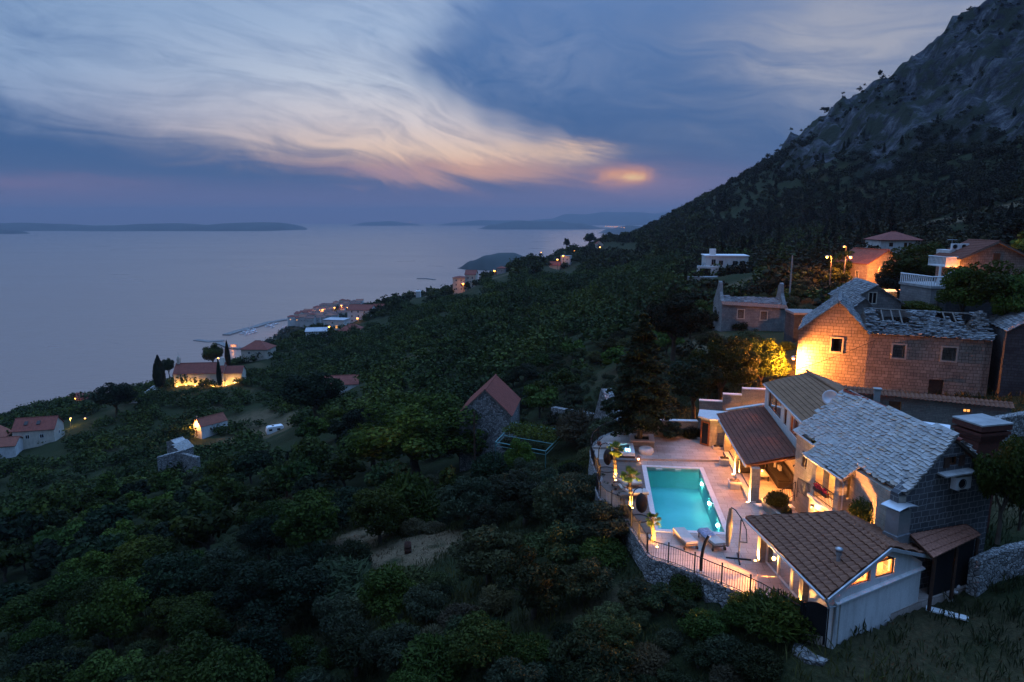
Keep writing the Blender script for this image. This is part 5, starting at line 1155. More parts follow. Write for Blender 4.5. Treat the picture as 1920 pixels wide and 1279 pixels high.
mb=MB(); tile_roof(mb,[(*off(p0,n,-.2),4.75),(*off(p1,n,-.2),4.25),(*off(p1,n,.9),4.75),(*off(p0,n,.9),5.25)],.3,.35,.06,.04,61); mb.build('eaves_tiles',M['clay'],r)
mb=MB(); stone_roof(mb,[(*off(p0,n,.8),5.2),(*off(p1,n,.8),4.75),(*off(p1,n,3.2),5.5),(*off(p0,n,3.2),5.8)],.26,.4,.05,62,lambda u,w:w>1.9 and 2<u<7); mb.build('roof_remains',M['slab_r'],r)
for h in wd:
    mb=MB(); a,b,c,d=h; f=.12
    for (s0,s1,z0,z1) in ((a-f,a,c-f,d+f),(b,b+f,c-f,d+f),(a,b,c-f,c),(a,b,d,d+f)): mb.hexa([at(p0,p1,s0,-.04,z0),at(p0,p1,s1,-.04,z0),at(p0,p1,s1,.2,z0),at(p0,p1,s0,.2,z0)],[at(p0,p1,s0,-.04,z1),at(p0,p1,s1,-.04,z1),at(p0,p1,s1,.2,z1),at(p0,p1,s0,.2,z1)])
    fr=mb.build('window',M['cream'],r); g=MB(); g.poly([at(p0,p1,a,.22,c),at(p0,p1,b,.22,c),at(p0,p1,b,.22,d),at(p0,p1,a,.22,d)]); g.build('shutter',M['greywood'],fr,fixn=False)
# ---- upper right
house('orange_lit_house','old stone house with a tiled roof glowing orange from a lamp at its corner','house',70.4,128.6,5.6,8.6,9,14,4.0,6.5,'ruin','tile2','gable','y',.15,[(3,3,1.2,.9,1.5),(3,6.5,1.2,.9,1.5)],frame='cream',fine=None)
house('white_house','white plastered house with red hipped roof high on the slope','house',101.6,180,7.8,10.2,9,-3,4.7,6.7,'plaster','redtile','hip',wins=[(0,2.6,2.9,1.0,1.0),(0,6.3,2.6,.8,1.3),(0,7.4,2.6,.8,1.3),(0,3.2,.6,1.1,.6)],ov=.5,frame='wood')
r,P=house('stone_villa','reddish stone house with low gable and white balcony at the right edge','house',56.2,79.8,7,7.6,5,-2,6.5,8.3,'ruin','tile2','gable','y',.4,[(0,3.9,6.1,.75,.9)],frame='wood',pane='wood',fine='tile')
mb=MB(); mb.hexa([P(-5.4,.3,5.35),P(-3.8,.3,5.35),P(-3.8,4,5.35),P(-5.4,4,5.35)],[P(-5.4,.3,5.5),P(-3.8,.3,5.5),P(-3.8,4,5.5),P(-5.4,4,5.5)])
for k in range(12): q=P(-5.35+1.5*k/11,.35,0); mb.box((q.x,q.y,7+6.0),(.09,.04,.95))
for k in range(14): q=P(-5.38,.4+3.5*k/13,0); mb.box((q.x,q.y,7+6.0),(.04,.09,.95))
mb.tube([P(-3.8,.35,6.5),P(-5.38,.35,6.5),P(-5.38,4,6.5)],.06,5); mb.build('balcony',M['white'],r)
mb=MB(); mb.hexa([P(-3.4,3.2,6.6),P(-1.2,3.2,6.6),P(-1.2,6,6.6),P(-3.4,6,6.6)],[P(-3.4,3.2,7.2),P(-1.2,3.2,7.2),P(-1.2,6,7.2),P(-3.4,6,7.2)]); mb.build('roof_box',M['plaster'],r)
for u,nm in ((-2.75,'left'),(-1.7,'right')):
    q=P(u,3.3,7.22); ac_unit('white air conditioner on the roof of the reddish villa, the %s of two'%nm,q,R(-2),.95,.7,'air conditioners on the villa roof')
mb=MB(); q=P(-2.2,5,7.2); mb.tube([q,q+Vector((0,0,1.3))],.03,5); mb.tube([q+Vector((-.6,0,1.2)),q+Vector((.6,0,1.2))],.02,5); mb.build('aerial',M['metal'],r)
lamp(r,P(-4.4,-.6,4.4),700,SOD,.1)
r,P=house('balcony_block','square white block with a balustraded roof terrace in front of the villa','house',45.2,70.0,4.6,4.4,5,4,6.3,6.3,'ruin_grey','concrete','flat',ov=.15)
mb=MB()
for k in range(17): q=P(-2.3+4.6*k/16,-.08,0); mb.box((q.x,q.y,4.6+7.0),(.10,.06,.9))
for k in range(17): q=P(-2.3,-.08+5*k/16,0); mb.box((q.x,q.y,4.6+7.0),(.06,.10,.9))
mb.tube([P(2.35,-.08,7.5),P(-2.3,-.08,7.5),P(-2.3,5,7.5)],.07,5); mb.build('balustrade',M['white'],r)
mb=MB(); mb.tube([P(-.9,.8,6.5),P(-.9,.8,8.6)],.12,8); mb.build('flue',M['white'],r)
# car on the upper road
road=MB(); rd=[uz(1640,556,5.6),uz(1760,552,5.6),uz(1765,540,5.6),uz(1640,544,5.6)]
road.hexa([(60,117.5,4.0),(86,117,4.0),(86,122.5,4.0),(60,123.0,4.0)],[(60,117.5,5.38),(86,117,5.38),(86,122.5,5.38),(60,123,5.38)]); tag(road.build('road',M['concrete']),'short lit stretch of village road with the parked car','road',kind='structure')
cr=thing('parked_car','white hatchback parked on the lit upper road below the dark tree','car',(71.3,119.6,5.39)); X0,Y0,Z0=cr.location
prof=[(-2.05,.28),(-2.1,.62),(-1.95,.86),(-1.15,.95),(-.55,1.42),(.85,1.46),(1.55,1.05),(2.0,.95),(2.1,.6),(2.05,.28)]
mb=MB(); n_=len(prof)
def cv(y,inset=0): return [(X0+u,Y0+y*(1 if z<.9 else .86),Z0+z) for u,z in prof]
l_,r_=cv(-.84),cv(.84); mb.add(l_+r_,[tuple(range(n_)),tuple(range(2*n_-1,n_-1,-1))]+[(i,n_+i,n_+(i+1)%n_,(i+1)%n_) for i in range(n_)]); mb.build('body',M['white'],cr)
mb=MB()
for y in (-.80,.80): mb.poly([(X0-1.0,Y0+y*1.02,Z0+.98),(X0-.5,Y0+y*.93,Z0+1.36),(X0+.8,Y0+y*.93,Z0+1.38),(X0+1.35,Y0+y*1.02,Z0+1.02)])
mb.poly([(X0-1.2,Y0-.66,Z0+.98),(X0-1.2,Y0+.66,Z0+.98),(X0-.6,Y0+.6,Z0+1.40),(X0-.6,Y0-.6,Z0+1.40)]); mb.build('windows',M['pane'],cr,fixn=False)
for u in (-1.3,1.3):
    for y in (-.8,.8):
        mb=MB(); mb.tube([(X0+u,Y0+y-.1,Z0+.32),(X0+u,Y0+y+.1,Z0+.32)],.32,16,True,False); w_=mb.build('wheel',M['black'],cr); mb=MB(); mb.tube([(X0+u,Y0+y-.11,Z0+.32),(X0+u,Y0+y+.11,Z0+.32)],.19,12,True,False); mb.build('rim',M['metal'],w_)
for y in (-.6,.6): mb=MB(); mb.box((X0+2.06,Y0+y,Z0+.8),(.1,.3,.16)); mb.build('tail_light',M['redcloth'],cr)
for y in (-.6,.6): mb=MB(); mb.box((X0-2.0,Y0+y,Z0+.72),(.12,.34,.16)); mb.build('headlight',M['glass'],cr)
street_lamp('small amber lamp shining just behind the parked white car',(70.6,122.6,7.6),160,None,SOD,'street',.2,(.2,.3))
street_lamp('sodium street lamp by the upper road, left of the pair',uY(1551,481,125),3600,None,SOD,'street',.22,(.9,.1))
street_lamp('sodium street lamp by the upper road, right of the pair',uY(1595,482,125),3600,None,SOD,'street',.22,(-.9,.1))
street_lamp('small sodium lamp farther up the hillside above the pair of street lamps',uY(1583,462,160),250,None,SOD,'street',.2,(.6,.2))
street_lamp('sodium lamp at the corner of the orange lit stone house',(66.6,123.0,9.2),8000,None,SOD,'street',.16,(-.7,.1))
def pole(label,p,h,r_=.12,arm=True,mat='greywood'):
    r=thing('utility_pole',label,'utility pole',p); p=Vector(p); mb=MB(); mb.tube([p-Vector((0,0,.5)),p+Vector((0,0,h))],[r_,r_*.7],8); mb.build('post',M[mat],r)
    if arm: mb=MB(); mb.box(p+Vector((0,0,h-.35)),(1.1,.09,.1)); mb.build('crossarm',M[mat],r)
    return r
p=uY(1482,533,120); pole('pale concrete utility pole above the roofless ruin',(p.x,p.y,ground(p.x,p.y)),11.6-ground(p.x,p.y),.16,False,'concrete')
p=uY(890,868,84); p.z=min(p.z,ground(p.x,p.y)); pole('tall dark wooden utility pole in front of the barn',p,-6.2-p.z,.13,False,'darkwood'); 
cable('thin cable from the wooden pole to the barn gable',(-4.8,84,-6.6),(-.2,91.5,-8.6),.2,.02)
# modern white house
r,P=house('modern_house','modern white flat roofed house with stepped terraces on the slope','house',59.5,190,2,11.5,8,-8,5.6,5.6,'plaster','white','flat',ov=.25,wins=[(0,2.2,3.2,1.2,1.6),(0,4.2,3.2,1.2,1.3),(0,8,3.1,1.4,1.3),(0,10,3.1,1.6,1.3)],frame='metal')
mb=MB(); mb.hexa([P(-8,-2.5,-2),P(-2.5,-2.5,-2),P(-2.5,-.01,-2),P(-8,-.01,-2)],[P(-8,-2.5,3),P(-2.5,-2.5,3),P(-2.5,-.01,3),P(-8,-.01,3)]); mb.build('lower_wing',M['plaster'],r)
mb=MB(); mb.hexa([P(-7.5,-2.56,.4),P(-4.6,-2.56,.4),P(-4.6,-2.51,.4),P(-7.5,-2.51,.4)],[P(-7.5,-2.56,2.4),P(-4.6,-2.56,2.4),P(-4.6,-2.51,2.4),P(-7.5,-2.51,2.4)]); mb.build('window',M['pane'],r)
mb=MB(); mb.hexa([P(-8,-2.5,3.01),P(-5.9,-2.5,3.01),P(-5.9,-2.4,3.01),P(-8,-2.4,3.01)],[P(-8,-2.5,4),P(-5.9,-2.5,4),P(-5.9,-2.4,4),P(-8,-2.4,4)]); mb.build('balcony_glass',M['glass'],r)
mb=MB(); q=P(-3.5,3,6.6); mb.box(q,(1.6,1.4,1.9),R(-8)); mb.build('chimney',M['plaster'],r)
mb=MB(); mb.hexa([P(-11,-6,-2),P(-3,-6,-2),P(-3,-2.6,-2),P(-11,-2.6,-2)],[P(-11,-6,.4),P(-3,-6,.4),P(-3,-2.6,.4),P(-11,-2.6,.4)]); mb.build('terrace_base',M['concrete'],r)
# ================================================================ barn, pergola, walls below the villa
house('stone_barn','steep stone barn with a dark red tiled roof among the trees','barn',-3.75,91.6,-14.5,7.4,9.2,-8,5.6,9.1,'rubble_b','redtile','gable','y',.12,fine='tile')
pg=thing('pergola','blue green iron pergola half grown over with vines beside the barn','pergola',(2,79,-12))
PC=[uz(963,793,-8.6),uz(929,829,-8.6),uz(1023,846,-8.6),uz(1061,808,-8.6)]
M['teal']=plain('teal_iron',(.10,.24,.23),.5,.2,var=.15)
for i in range(4):
    a,b=PC[i],PC[(i+1)%4]; mb=MB(); mb.tube([a,b],.06,6); mb.tube([a-Vector((0,0,.45)),b-Vector((0,0,.45))],.03,6); mb.build('beam',M['teal'],pg)
    mb=MB(); mb.tube([a,(a.x,a.y,ground(a.x,a.y)-.3)],.06,6); mb.build('post',M['teal'],pg)
for f in (.33,.66):
    mb=MB(); mb.tube([PC[0].lerp(PC[1],f),PC[3].lerp(PC[2],f)],.04,6); mb.build('crossbar',M['teal'],pg)
mb=MB(); q=[uz(955,862,-12.6),uz(985,848,-12.4),uz(1012,855,-12.2),uz(985,878,-12.8)]; mb.prism([(p.x,p.y) for p in q],-13.6,-12.45); tag(mb.build('path',M['concrete']),'pale flagged yard under the vine pergola','path',kind='structure')
a=uY(1037,763,90); b=uY(1116,774,84.5); rubble_wall('grey field wall running from the barn trees to the rock at the terrace',[(a.x,a.y),(b.x,b.y)],[-13,-10],[-7.3,-6.7],.8,'rubble_b',6,name='field_wall')
a=uY(1137,722,74); b=uY(1122,778,78); c=uY(1150,760,70); rubble_wall('tall broken stone wall piece left of the big cedar',[(b.x,b.y),(a.x,a.y),(c.x+1,c.y)],[-9,-8,-7],[-5.5,-.7,-3.5],1.2,'rubble_b',7,name='broken_wall')
a=uz(585,836,-28); b=uz(640,842,-28); p=[uY(583,838,125),uY(643,845,122)]; rubble_wall('low dry stone wall in the scrub left of the big oak',[(p[0].x,p[0].y),(p[1].x,p[1].y)],[p[0].z-4,p[1].z-4],[p[0].z,p[1].z],.8,'rubble_b',8,name='dry_wall')
# ================================================================ chapel, church and houses down the left slope
r,P=house('chapel','small white chapel with red roof lit by a lamp over its door','chapel',-95.4,199,-47.2,4.4,8.6,-36,3.4,5.4,'plaster','redtile2','gable','y',.15,[(1,3,1.6,.6,.9),(0,1.7,0.05,.8,1.9,'wood','wood')],frame='cream')
lamp(r,P(-.2,-1.0,4.0),2200,(1,.42,.09),.2); mb=MB(); q=P(-.2,-.14,4.35); mb.ball(q,.22); mb.build('lamp',M['street'],r)
mb=MB(); q=P(0,.1,5.4); mb.box(q+Vector((0,0,.55)),(.1,.1,1.1)); mb.box(q+Vector((0,0,.75)),(.6,.1,.1)); mb.build('cross',M['concrete'],r)
r,P=house('church','long stone church with red roof, its wall lit yellow from below','church',-126.3,268,-49,19.0,8.5,6,5.6,9.0,'cream','redtile','gable','x',.3,[(0,3,1.4,1,2,),(0,8,1.4,1,2),(0,13,1.4,1,2)],frame='cream')
mb=MB(); q=P(-8.6,4.2,9); mb.box(q+Vector((0,0,1.0)),(1.0,1.6,2.4),R(6)); mb.box(q+Vector((0,0,2.5)),(.6,.9,.8),R(6)); mb.tube([q+Vector((0,0,2.9)),q+Vector((0,0,4.6))],.06,5); mb.build('bellcote',M['cream'],r)
mb=MB(); mb.hexa([P(9.3,1.2,-3),P(16.6,1.2,-3),P(16.6,7.2,-3),P(9.3,7.2,-3)],[P(9.3,1.2,5),P(16.6,1.2,5),P(16.6,7.2,5),P(9.3,7.2,5)]); mb.poly([P(16.6,1.2,5),P(16.6,7.2,5),P(16.6,4.2,7.4)]); ap_=mb.build('apse',M['cream'],r,fixn=False)
mb=MB(); mb.poly([P(9.3,.9,4.85),P(16.9,.9,4.85),P(16.9,4.2,7.5),P(9.3,4.2,7.5)]); mb.poly([P(9.3,7.5,4.85),P(9.3,4.2,7.5),P(16.9,4.2,7.5),P(16.9,7.5,4.85)]); mb.build('apse_roof',M['redtile'],ap_,fixn=False)
mb=MB(); mb.hexa([P(7.6,2.2,5.8),P(9.4,2.2,5.8),P(9.4,6.2,5.8),P(7.6,6.2,5.8)],[P(7.6,3.9,11),P(9.4,3.9,11),P(9.4,4.5,11),P(7.6,4.5,11)]); mb.build('bell_gable',M['cream'],r)
for k,u in enumerate((-8,-4.5,-1,2.5,6,10.5,14)):
    q=P(u,-1.6 if u<9 else -.3,.0); q.z=max(ground(q.x,q.y),q.z-1)+.25; f=thing('floodlight',['yellow floodlight below the church wall, first from its left end','yellow floodlight below the church wall, second from the left end','yellow floodlight below the church wall, third from the left','yellow floodlight below the middle of the church wall','yellow floodlight below the church wall, left of the nave end','yellow floodlight under the inner half of the apse','yellow floodlight at the far right under the apse'][k],'floodlight',q,'floodlights below the church')
    mb=MB(); mb.box(q,(.5,.35,.3),R(6)); mb.build('housing',M['black'],f); mb=MB(); mb.box(q+Vector((0,.1,.18)),(.36,.22,.06),R(6)); mb.build('lens',M['bulb'],f); lamp(f,q+Vector((0,0,.5)),520,(1,.50,.11),.15)
street_lamp('street lamp shining above the church roof by the cypresses',uY(409,671,284),700,None,SOD,'street',.36,(.6,.3))
r,P=house('red_roof_house','cream house with red roof low at the left edge of the slope','house',-150.8,206.5,-52,11.5,8,14,4.4,7.4,'cream','redtile','gable','x',.3,[(0,4,1.6,1.2,1.3),(0,8,1.6,1.2,1.3),(1,4,1.6,1,1.2)])
mb=MB(); 
for u in (-2.5,1.0):
    q=[P(u-.5,1.4,5.65),P(u+.5,1.4,5.65),P(u+.5,2.6,6.5),P(u-.5,2.6,6.5)]; mb.hexa([v+Vector((0,0,.02)) for v in q],[v+Vector((0,0,.16)) for v in q])
mb.build('skylights',M['pane'],r)
house('low_red_roof_house','low white house with terracotta roof between the two others at the left edge','house',-156.5,199.5,-53,8,7,14,2.4,4.2,'plaster','redtile2','gable','x',.3)
house('edge_house','house with a broad red roof cut by the left edge of the photo','house',-166,203.5,-54,11,9,10,3.8,7.0,'cream','redtile2','gable','y',.3)
street_lamp('yellow lamp post by the road right of the red roofed houses',uY(132.3,784,225),900,None,(1,.62,.12),'street',.26,(-.3,.1))
street_lamp('orange lamp post near the dark round tree left of the chapel',uY(159.5,784,232),900,None,SOD,'street',.26,(.3,.1))
house('roadside_house','small red hipped house on the shoreline edge above the sea','house',-222,335,-75.5,11,8,-6,3.4,5.6,'cream','redtile','hip',ov=.5); street_lamp('orange lamp on the sea edge beside the small hipped house',uY(141,747,330),300,None,SOD,'street',.3,(.3,.1))
house('orchard_house','house with a red hipped roof behind the church trees','house',-124,322,-47.2,13,10,-4,3.2,6.6,'cream','redtile','hip',ov=.5,wins=[(0,4,.8,1.2,1.3),(0,9,.8,1.2,1.3)])
p=uY(640,722,196); house('hidden_house','red roof with a white gutter edge just showing above the trees','house',p.x,p.y,p.z-1.5,9.5,7,10,1.7,3.6,'plaster','redtile','gable','x',.3)
# tombs / ruined walls
for k,(lab,pp,hh) in enumerate((('low ruined stone wall with tiled edge beside the tomb roofs',((295,862,148),(345,848,150)),2.0),('short grey ruined wall right of the small stone hut',((338,853,150),(372,862,147)),1.6))):
    v=[uY(*q) for q in pp]; rubble_wall(lab,[(q.x,q.y) for q in v],[q.z-4 for q in v],[q.z+.6 for q in v],.9,'rubble_b',20+k,name='ruined_wall')
p=uY(327,856,152); house('stone_hut','tiny grey stone hut with slab roof below the chapel','hut',p.x,p.y,p.z-.3,3.6,4,-20,1.7,3.2,'rubble_b','slab','gable','y',.1,fine='slab')
p=uY(322,838,160); house('stone_tomb','small pale stone shelter standing behind the tiny hut','hut',p.x,p.y,p.z-.3,4,3,-30,1.2,1.9,'rubble_b','slab','gable','y',.1)
# caravan
p=uY(516,814,188); cv_=thing('caravan','white caravan parked on the dry grass of the slope','caravan',p,rz=R(28))
def sub(mb,name,mat,parent): o=mb.build(name,M[mat]); o.parent=parent; return o
mb=MB(); n_=10; pr=[(-2.3,.5),(-2.45,1.1),(-2.2,2.2),(-1.8,2.5),(1.9,2.55),(2.3,2.2),(2.4,1.2),(2.2,.5)]; k_=len(pr)
mb.add([(u,-1.05,z) for u,z in pr]+[(u,1.05,z) for u,z in pr],[tuple(range(k_)),tuple(range(2*k_-1,k_-1,-1))]+[(i,k_+i,k_+(i+1)%k_,(i+1)%k_) for i in range(k_)]); sub(mb,'body','white',cv_)
for u in (-1.3,.9): mb=MB(); mb.box((u,-1.06,1.65),(.9,.04,.55)); sub(mb,'window','pane',cv_)
mb=MB(); mb.box((2.36,0,1.75),(.08,1.3,.6)); sub(mb,'window','pane',cv_)
for y in (-1.0,1.0): mb=MB(); mb.tube([(0,y-.1,.3),(0,y+.1,.3)],.32,14); sub(mb,'wheel','black',cv_)
mb=MB(); mb.tube([(2.3,-.4,.45),(3.4,0,.45),(2.3,.4,.45)],.05,6); sub(mb,'tow_bar','metal',cv_)
mb=MB(); mb.box((-.5,0,2.6),(.6,.6,.12)); sub(mb,'roof_vent','pane',cv_)
# rusty barrel in the clearing
p=uz(765,1038,-9.0); p.z=ground(p.x,p.y)-.05; bl=thing('rusty_barrel','rusty oil drum standing in the mown clearing','barrel',p)
M['rust']=plain('rust',(.09,.035,.02),.9,c2=(.03,.014,.010),scale=9,bmp=.3)
mb=MB(); mb.lathe([(.28,0),(.29,.02),(.29,.3),(.305,.32),(.29,.34),(.29,.62),(.305,.64),(.29,.66),(.29,.95),(.27,.95),(.27,.5),(0,.5)],p,18); mb.build('drum',M['rust'],bl)
# ================================================================ town on the shore, harbour, ridge houses
def hpx(name,label,pxl,pxr,pyb,Yd,dpt,he,hr,rz,wall,roof,kind,along='x',wins=(),group=None,**k):
    a=uY(pxl,pyb,Yd); b=uY(pxr,pyb,Yd); return house(name,label,'house',(a.x+b.x)/2,Yd,a.z,(b.x-a.x),dpt,rz,he,hr,wall,roof,kind,along,.4,wins,group,base=6,**k)
W3=lambda w,fl=3,n=3:[(0,w*(i+.7)/(n+.4),.8+2.8*f,1.1,1.4) for f in range(fl) for i in range(n)]
hpx('apartment_block','tall pale apartment block with red roof, its right wing glowing',651,697,606,418,10,8.3,11.0,-8,'plaster','redtile','gable','x',W3(14,3,3))
hpx('apartment_block','lower pinkish wing of the pale apartment block beside a lamp',697,717,597,425,9,6,8.6,-8,'cream','redtile','gable','x',W3(6,2,2))
street_lamp('orange lamp at the foot of the pale apartment block',uY(670,596,410),420,None,SOD,'street',0.61,(.4,.2)); street_lamp('orange lamp on the lane right of the apartment wing',uY(685,611,398),300,None,SOD,'street',0.54,(.4,.2))
hpx('flat_roof_house','white flat roofed block with lit ground floor below the apartments',606,646,617,395,9,5.2,5.2,-10,'plaster','paleroof','flat','x',[(0,3,.4,1.3,1.8,'litpane'),(0,8,.4,1.3,1.8,'litpane'),(0,5.5,3,1.2,1.2)])
street_lamp('orange lamp left of the white flat roofed block',uY(617,612,388),260,None,SOD,'street',0.54,(.3,.2))
hpx('pale_roof_house','low house with a broad pale roof in front of the flat block',574,612,632,372,12,3.2,4.4,10,'plaster','paleroof','gable','x')
hpx('red_hip_house','low house with red hipped roof right of the pale roof',632,678,631,366,10,3.0,6.2,-6,'cream','redtile','hip')
rg=random.Random(77); kk=0; used=[]
VL=['tiny village house with red roof on the shore near the harbour']
for px,py in [(548,599),(556,594),(563,597),(570,592),(577,596),(583,589),(590,594),(596,588),(603,592),(609,585),(616,590),(622,583),(629,588),(635,581),(641,585),(648,578),(655,581),(597,582),(607,577),(617,575),(627,574),(638,574),(586,584),(574,588),(646,572),(656,573),(632,570),(664,577),(568,601),(580,602),(592,601),(604,599),(615,597),(626,596),(559,600),(586,597),(598,596),(610,593),(621,591),(633,590),(642,592),(600,587),(612,581),(624,579),(636,577),(648,575),(660,574),(670,573),(651,569),(640,566),(674,569),(664,568)]:
    Yd=1290-(py-570)*9; p=uY(px,py,Yd); w_=rg.uniform(9,14); h_=rg.uniform(5,8)
    house('village_house',VL[0],'house',p.x,p.y,p.z-2,w_,rg.uniform(8,11),rg.uniform(-35,35),h_,h_+rg.uniform(2,3.2),rg.choice(['greywall','cream','greywall','plaster']),rg.choice(['muted','redtile','muted','clay']),rg.choice(['hip','gable']),'x',.4,[(0,w_*.3,1.2,1.3,1.6,rg.choice(['pane','pane','litpane'])),(0,w_*.7,1.2,1.3,1.6)],'small houses of the harbour village',base=8)
for k,(px,py,po) in enumerate([(548,593,1),(556,592,1),(600,581,1),(605,580,0),(613,586,1),(618,583,0),(612,597,1),(555,612,1),(627,576,1),(640,572,1),(590,590,0),(565,597,1),(652,576,0),(634,588,0)]):
    street_lamp('tiny orange street lamp among the harbour village houses',uY(px,py,1130),14000*po,None,SOD,'street',1.25,(.5,.3),'street lamps of the harbour village')
# harbour: breakwaters and boats
def mole(label,pxs,wd,h):
    line=[uz(x,y,SEA) for x,y in pxs]; rubble_wall(label,[(p.x,p.y) for p in line],[SEA-4]*len(line),[SEA+h]*len(line),wd,'rubble_b',33,name='breakwater')
mole('long rock breakwater curving round the harbour',[(424,629),(450,621),(478,614),(503,606),(530,601),(555,598)],13,1.9); mole('short flat mole at the harbour mouth',[(367,638),(392,641),(421,639)],10,1.0); mole('small quay with a lit hut behind the church trees',[(410,644),(432,653),(452,655)],10,2.2)
mole('thin distant mole on the water left of the orange apartments',[(782,523),(800,523),(815,525)],10,2)
p=uz(438,651,SEA+2); house('quay_hut','small lit quay hut by the harbour mouth','hut',p.x,p.y,SEA+2,9,6,10,4,5,'plaster','concrete','flat',wins=[(0,3,.6,1.6,1.8,'litpane'),(0,6.5,.6,1.6,1.8,'litpane')]); lamp(bpy.data.objects['quay_hut'],p+Vector((0,-4,4)),1500,SOD,.3)
def boat_proto():
    r=thing('boat','moored boat','boat',(0,0,SEA)); mb=MB(); st=[(-5,1.5,.9),(-2,1.75,.8),(2,1.6,.95),(4,.9,1.2),(5.3,.05,1.5)]
    vs=[]
    for x,wd,h in st: vs+=[(x,-wd,h),(x,-wd*.55,-.3),(x,wd*.55,-.3),(x,wd,h)]
    mb.add(vs,[(i*4+k,(i+1)*4+k,(i+1)*4+k+1,i*4+k+1) for i in range(4) for k in range(3)]+[(0,1,2,3)]+[(i*4+3,(i+1)*4+3,(i+1)*4,i*4) for i in range(4)]); o=mb.build('hull',M['white']); o.parent=r
    mb=MB(); mb.hexa([(-3,-1.1,.9),(1.6,-1.1,.9),(1.6,1.1,.9),(-3,1.1,.9)],[(-2.8,-.9,2.3),(.5,-.9,2.3),(.5,.9,2.3),(-2.8,.9,2.3)]); o=mb.build('cabin',M['white']); o.parent=r
    mb=MB(); mb.hexa([(-2.95,-1.08,1.5),(1.15,-1.08,1.5),(1.15,1.08,1.5),(-2.95,1.08,1.5)],[(-2.9,-1.02,2.0),(.85,-1.02,2.0),(.85,1.02,2.0),(-2.9,1.02,2.0)]); o=mb.build('windows',M['pane']); o.parent=r
    mb=MB(); mb.tube([(.3,0,2.2),(.3,0,9.5)],.12,5); mb.tube([(.3,0,3.2),(-4,0,3.0)],.1,5); o=mb.build('mast',M['gutter']); o.parent=r
    return r
bp=boat_proto(); BL=['white boat moored along the long breakwater','white boat moored at the inner quay of the harbour']; first=True
rg=random.Random(3)
for k,(px,py) in enumerate([(456,626),(460,624.5),(464,623),(468,622),(472,620.5),(476,619),(470,626),(463,628),(475,624),(504,612),(509,610.5),(514,609),(519,608),(511,614),(527,623),(532,621),(537,620),(542,618.5),(530,615.5),(536,613.5),(542,612),(547,616),(534,626),(546,623)]):
    p=uz(px,py,SEA); o=bp if first else copy_tree(bp); first=False; o.location=p; o.rotation_euler=(0,0,R(rg.uniform(-30,30)+(60 if k%2 else 240))); s_=rg.uniform(.9,1.7); o.scale=(s_,)*3
    tag(o,BL[0] if px<522 else BL[1],'boat','boats moored along the breakwater' if px<522 else 'boats moored at the inner quay')
sb=[('ship','distant motor ship on the horizon left of centre',600,429.5,3.2),('ship','small dark fishing boat alone in the middle of the bay',637,448,1.6)]
for nm,lab,px,py,s_ in sb:
    o=copy_tree(bp); o.name=nm; p=uz(px,py,SEA); o.location=p; o.scale=(s_,)*3; o.rotation_euler=(0,0,R(10)); tag(o,lab,'boat')
    if 'group' in o: del o['group']
# houses along the ridge
hpx('orange_apartments','three storey apartment house lit orange by a lamp on the ridge',849,872,546,452,9,9,9.8,-6,'cream','redtile','hip','x',W3(8,3,2)); hpx('orange_apartments','right part of the orange lit apartments with stepped red roofs',872,892,541,458,9,9.5,12,-6,'cream','redtile','gable','x',W3(7,3,2))
street_lamp('orange lamp against the three storey ridge apartments',uY(868,531,447),900,None,SOD,'street',0.68,(.4,.4))
hpx('tower_house','square grey tower like house right of the twin ridge lamps',931,946,518,548,7,6.5,8,-10,'concrete','redtile','hip','x',W3(6,2,2)); 
street_lamp('orange ridge lamp, the left of the pair by the tower house',uY(909,513,520),600,None,SOD,'street',0.74,(.4,.3)); street_lamp('orange ridge lamp, the right of the pair by the tower house',uY(927,507,528),600,None,SOD,'street',0.74,(.4,.3))
hpx('ridge_villa','white three storey villa on the ridge with two lamps beside it',1051,1069,502,596,9,10,10.5,-12,'plaster','concrete','flat','x',W3(8,3,2)); hpx('ridge_house','low red roofed house just left of the white ridge villa',1030,1050,504,590,8,3,6,-10,'cream','redtile','gable','x')
street_lamp('orange lamp left of the white ridge villa',uY(1045,486,585),500,None,SOD,'street',0.74,(.4,.3)); street_lamp('orange lamp at the roof of the white ridge villa',uY(1056,479,592),350,None,SOD,'street',0.74,(.4,.3))
hpx('ridge_house','small pink gabled house with a lamp high on the ridge',1117,1131,466,752,9,5,8,0,'cream','redtile','gable','y'); street_lamp('orange lamp before the pink gabled ridge house',uY(1125,463,742),500,None,SOD,'street',0.81,(.3,.3))
hpx('ridge_house','dim brown gabled house between two others high on the ridge',1145,1160,462,765,9,4.5,7.5,5,'ruin','clay','gable','y'); hpx('ridge_house','small white house rightmost on the ridge',1174,1187,463,770,8,4,6.5,5,'plaster','concrete','gable','y')
hpx('ridge_house','small white house half hidden in trees on the ridge',973,986,511,560,7,5,7,-10,'plaster','concrete','hip','x'); hpx('ridge_house','narrow white tower house at the edge above the sea',780,788,562,500,5,6,6.3,0,'plaster','white','flat')
street_lamp('tiny lamp on the crest under the ridge trees',uY(1077,470,700),150,None,SOD,'street',.4,(.3,.3)); street_lamp('tiny lamp on the crest left of the ridge trees',uY(1015,473,640),150,None,SOD,'street',.4,(.3,.3)); street_lamp('tiny lamp among dark trees above the white tower house',uY(815,548,480),150,None,SOD,'street',.3,(.3,.3))
for k,(px,py) in enumerate([(1136,424.5),(1140,424.6),(1145,424.8),(1149,424.6),(1153,425),(1157,424.8),(1166,426.5),(1170,427)]):
    street_lamp('tiny town light on the far peninsula shore',uY(px,py,8480),0,6,SOD,'street',3.2,(3,1),'town lights on the far peninsula')
street_lamp('lone light on the far island shore',uY(769,415.5,18000),0,10,SOD,'street',6,(3,1))
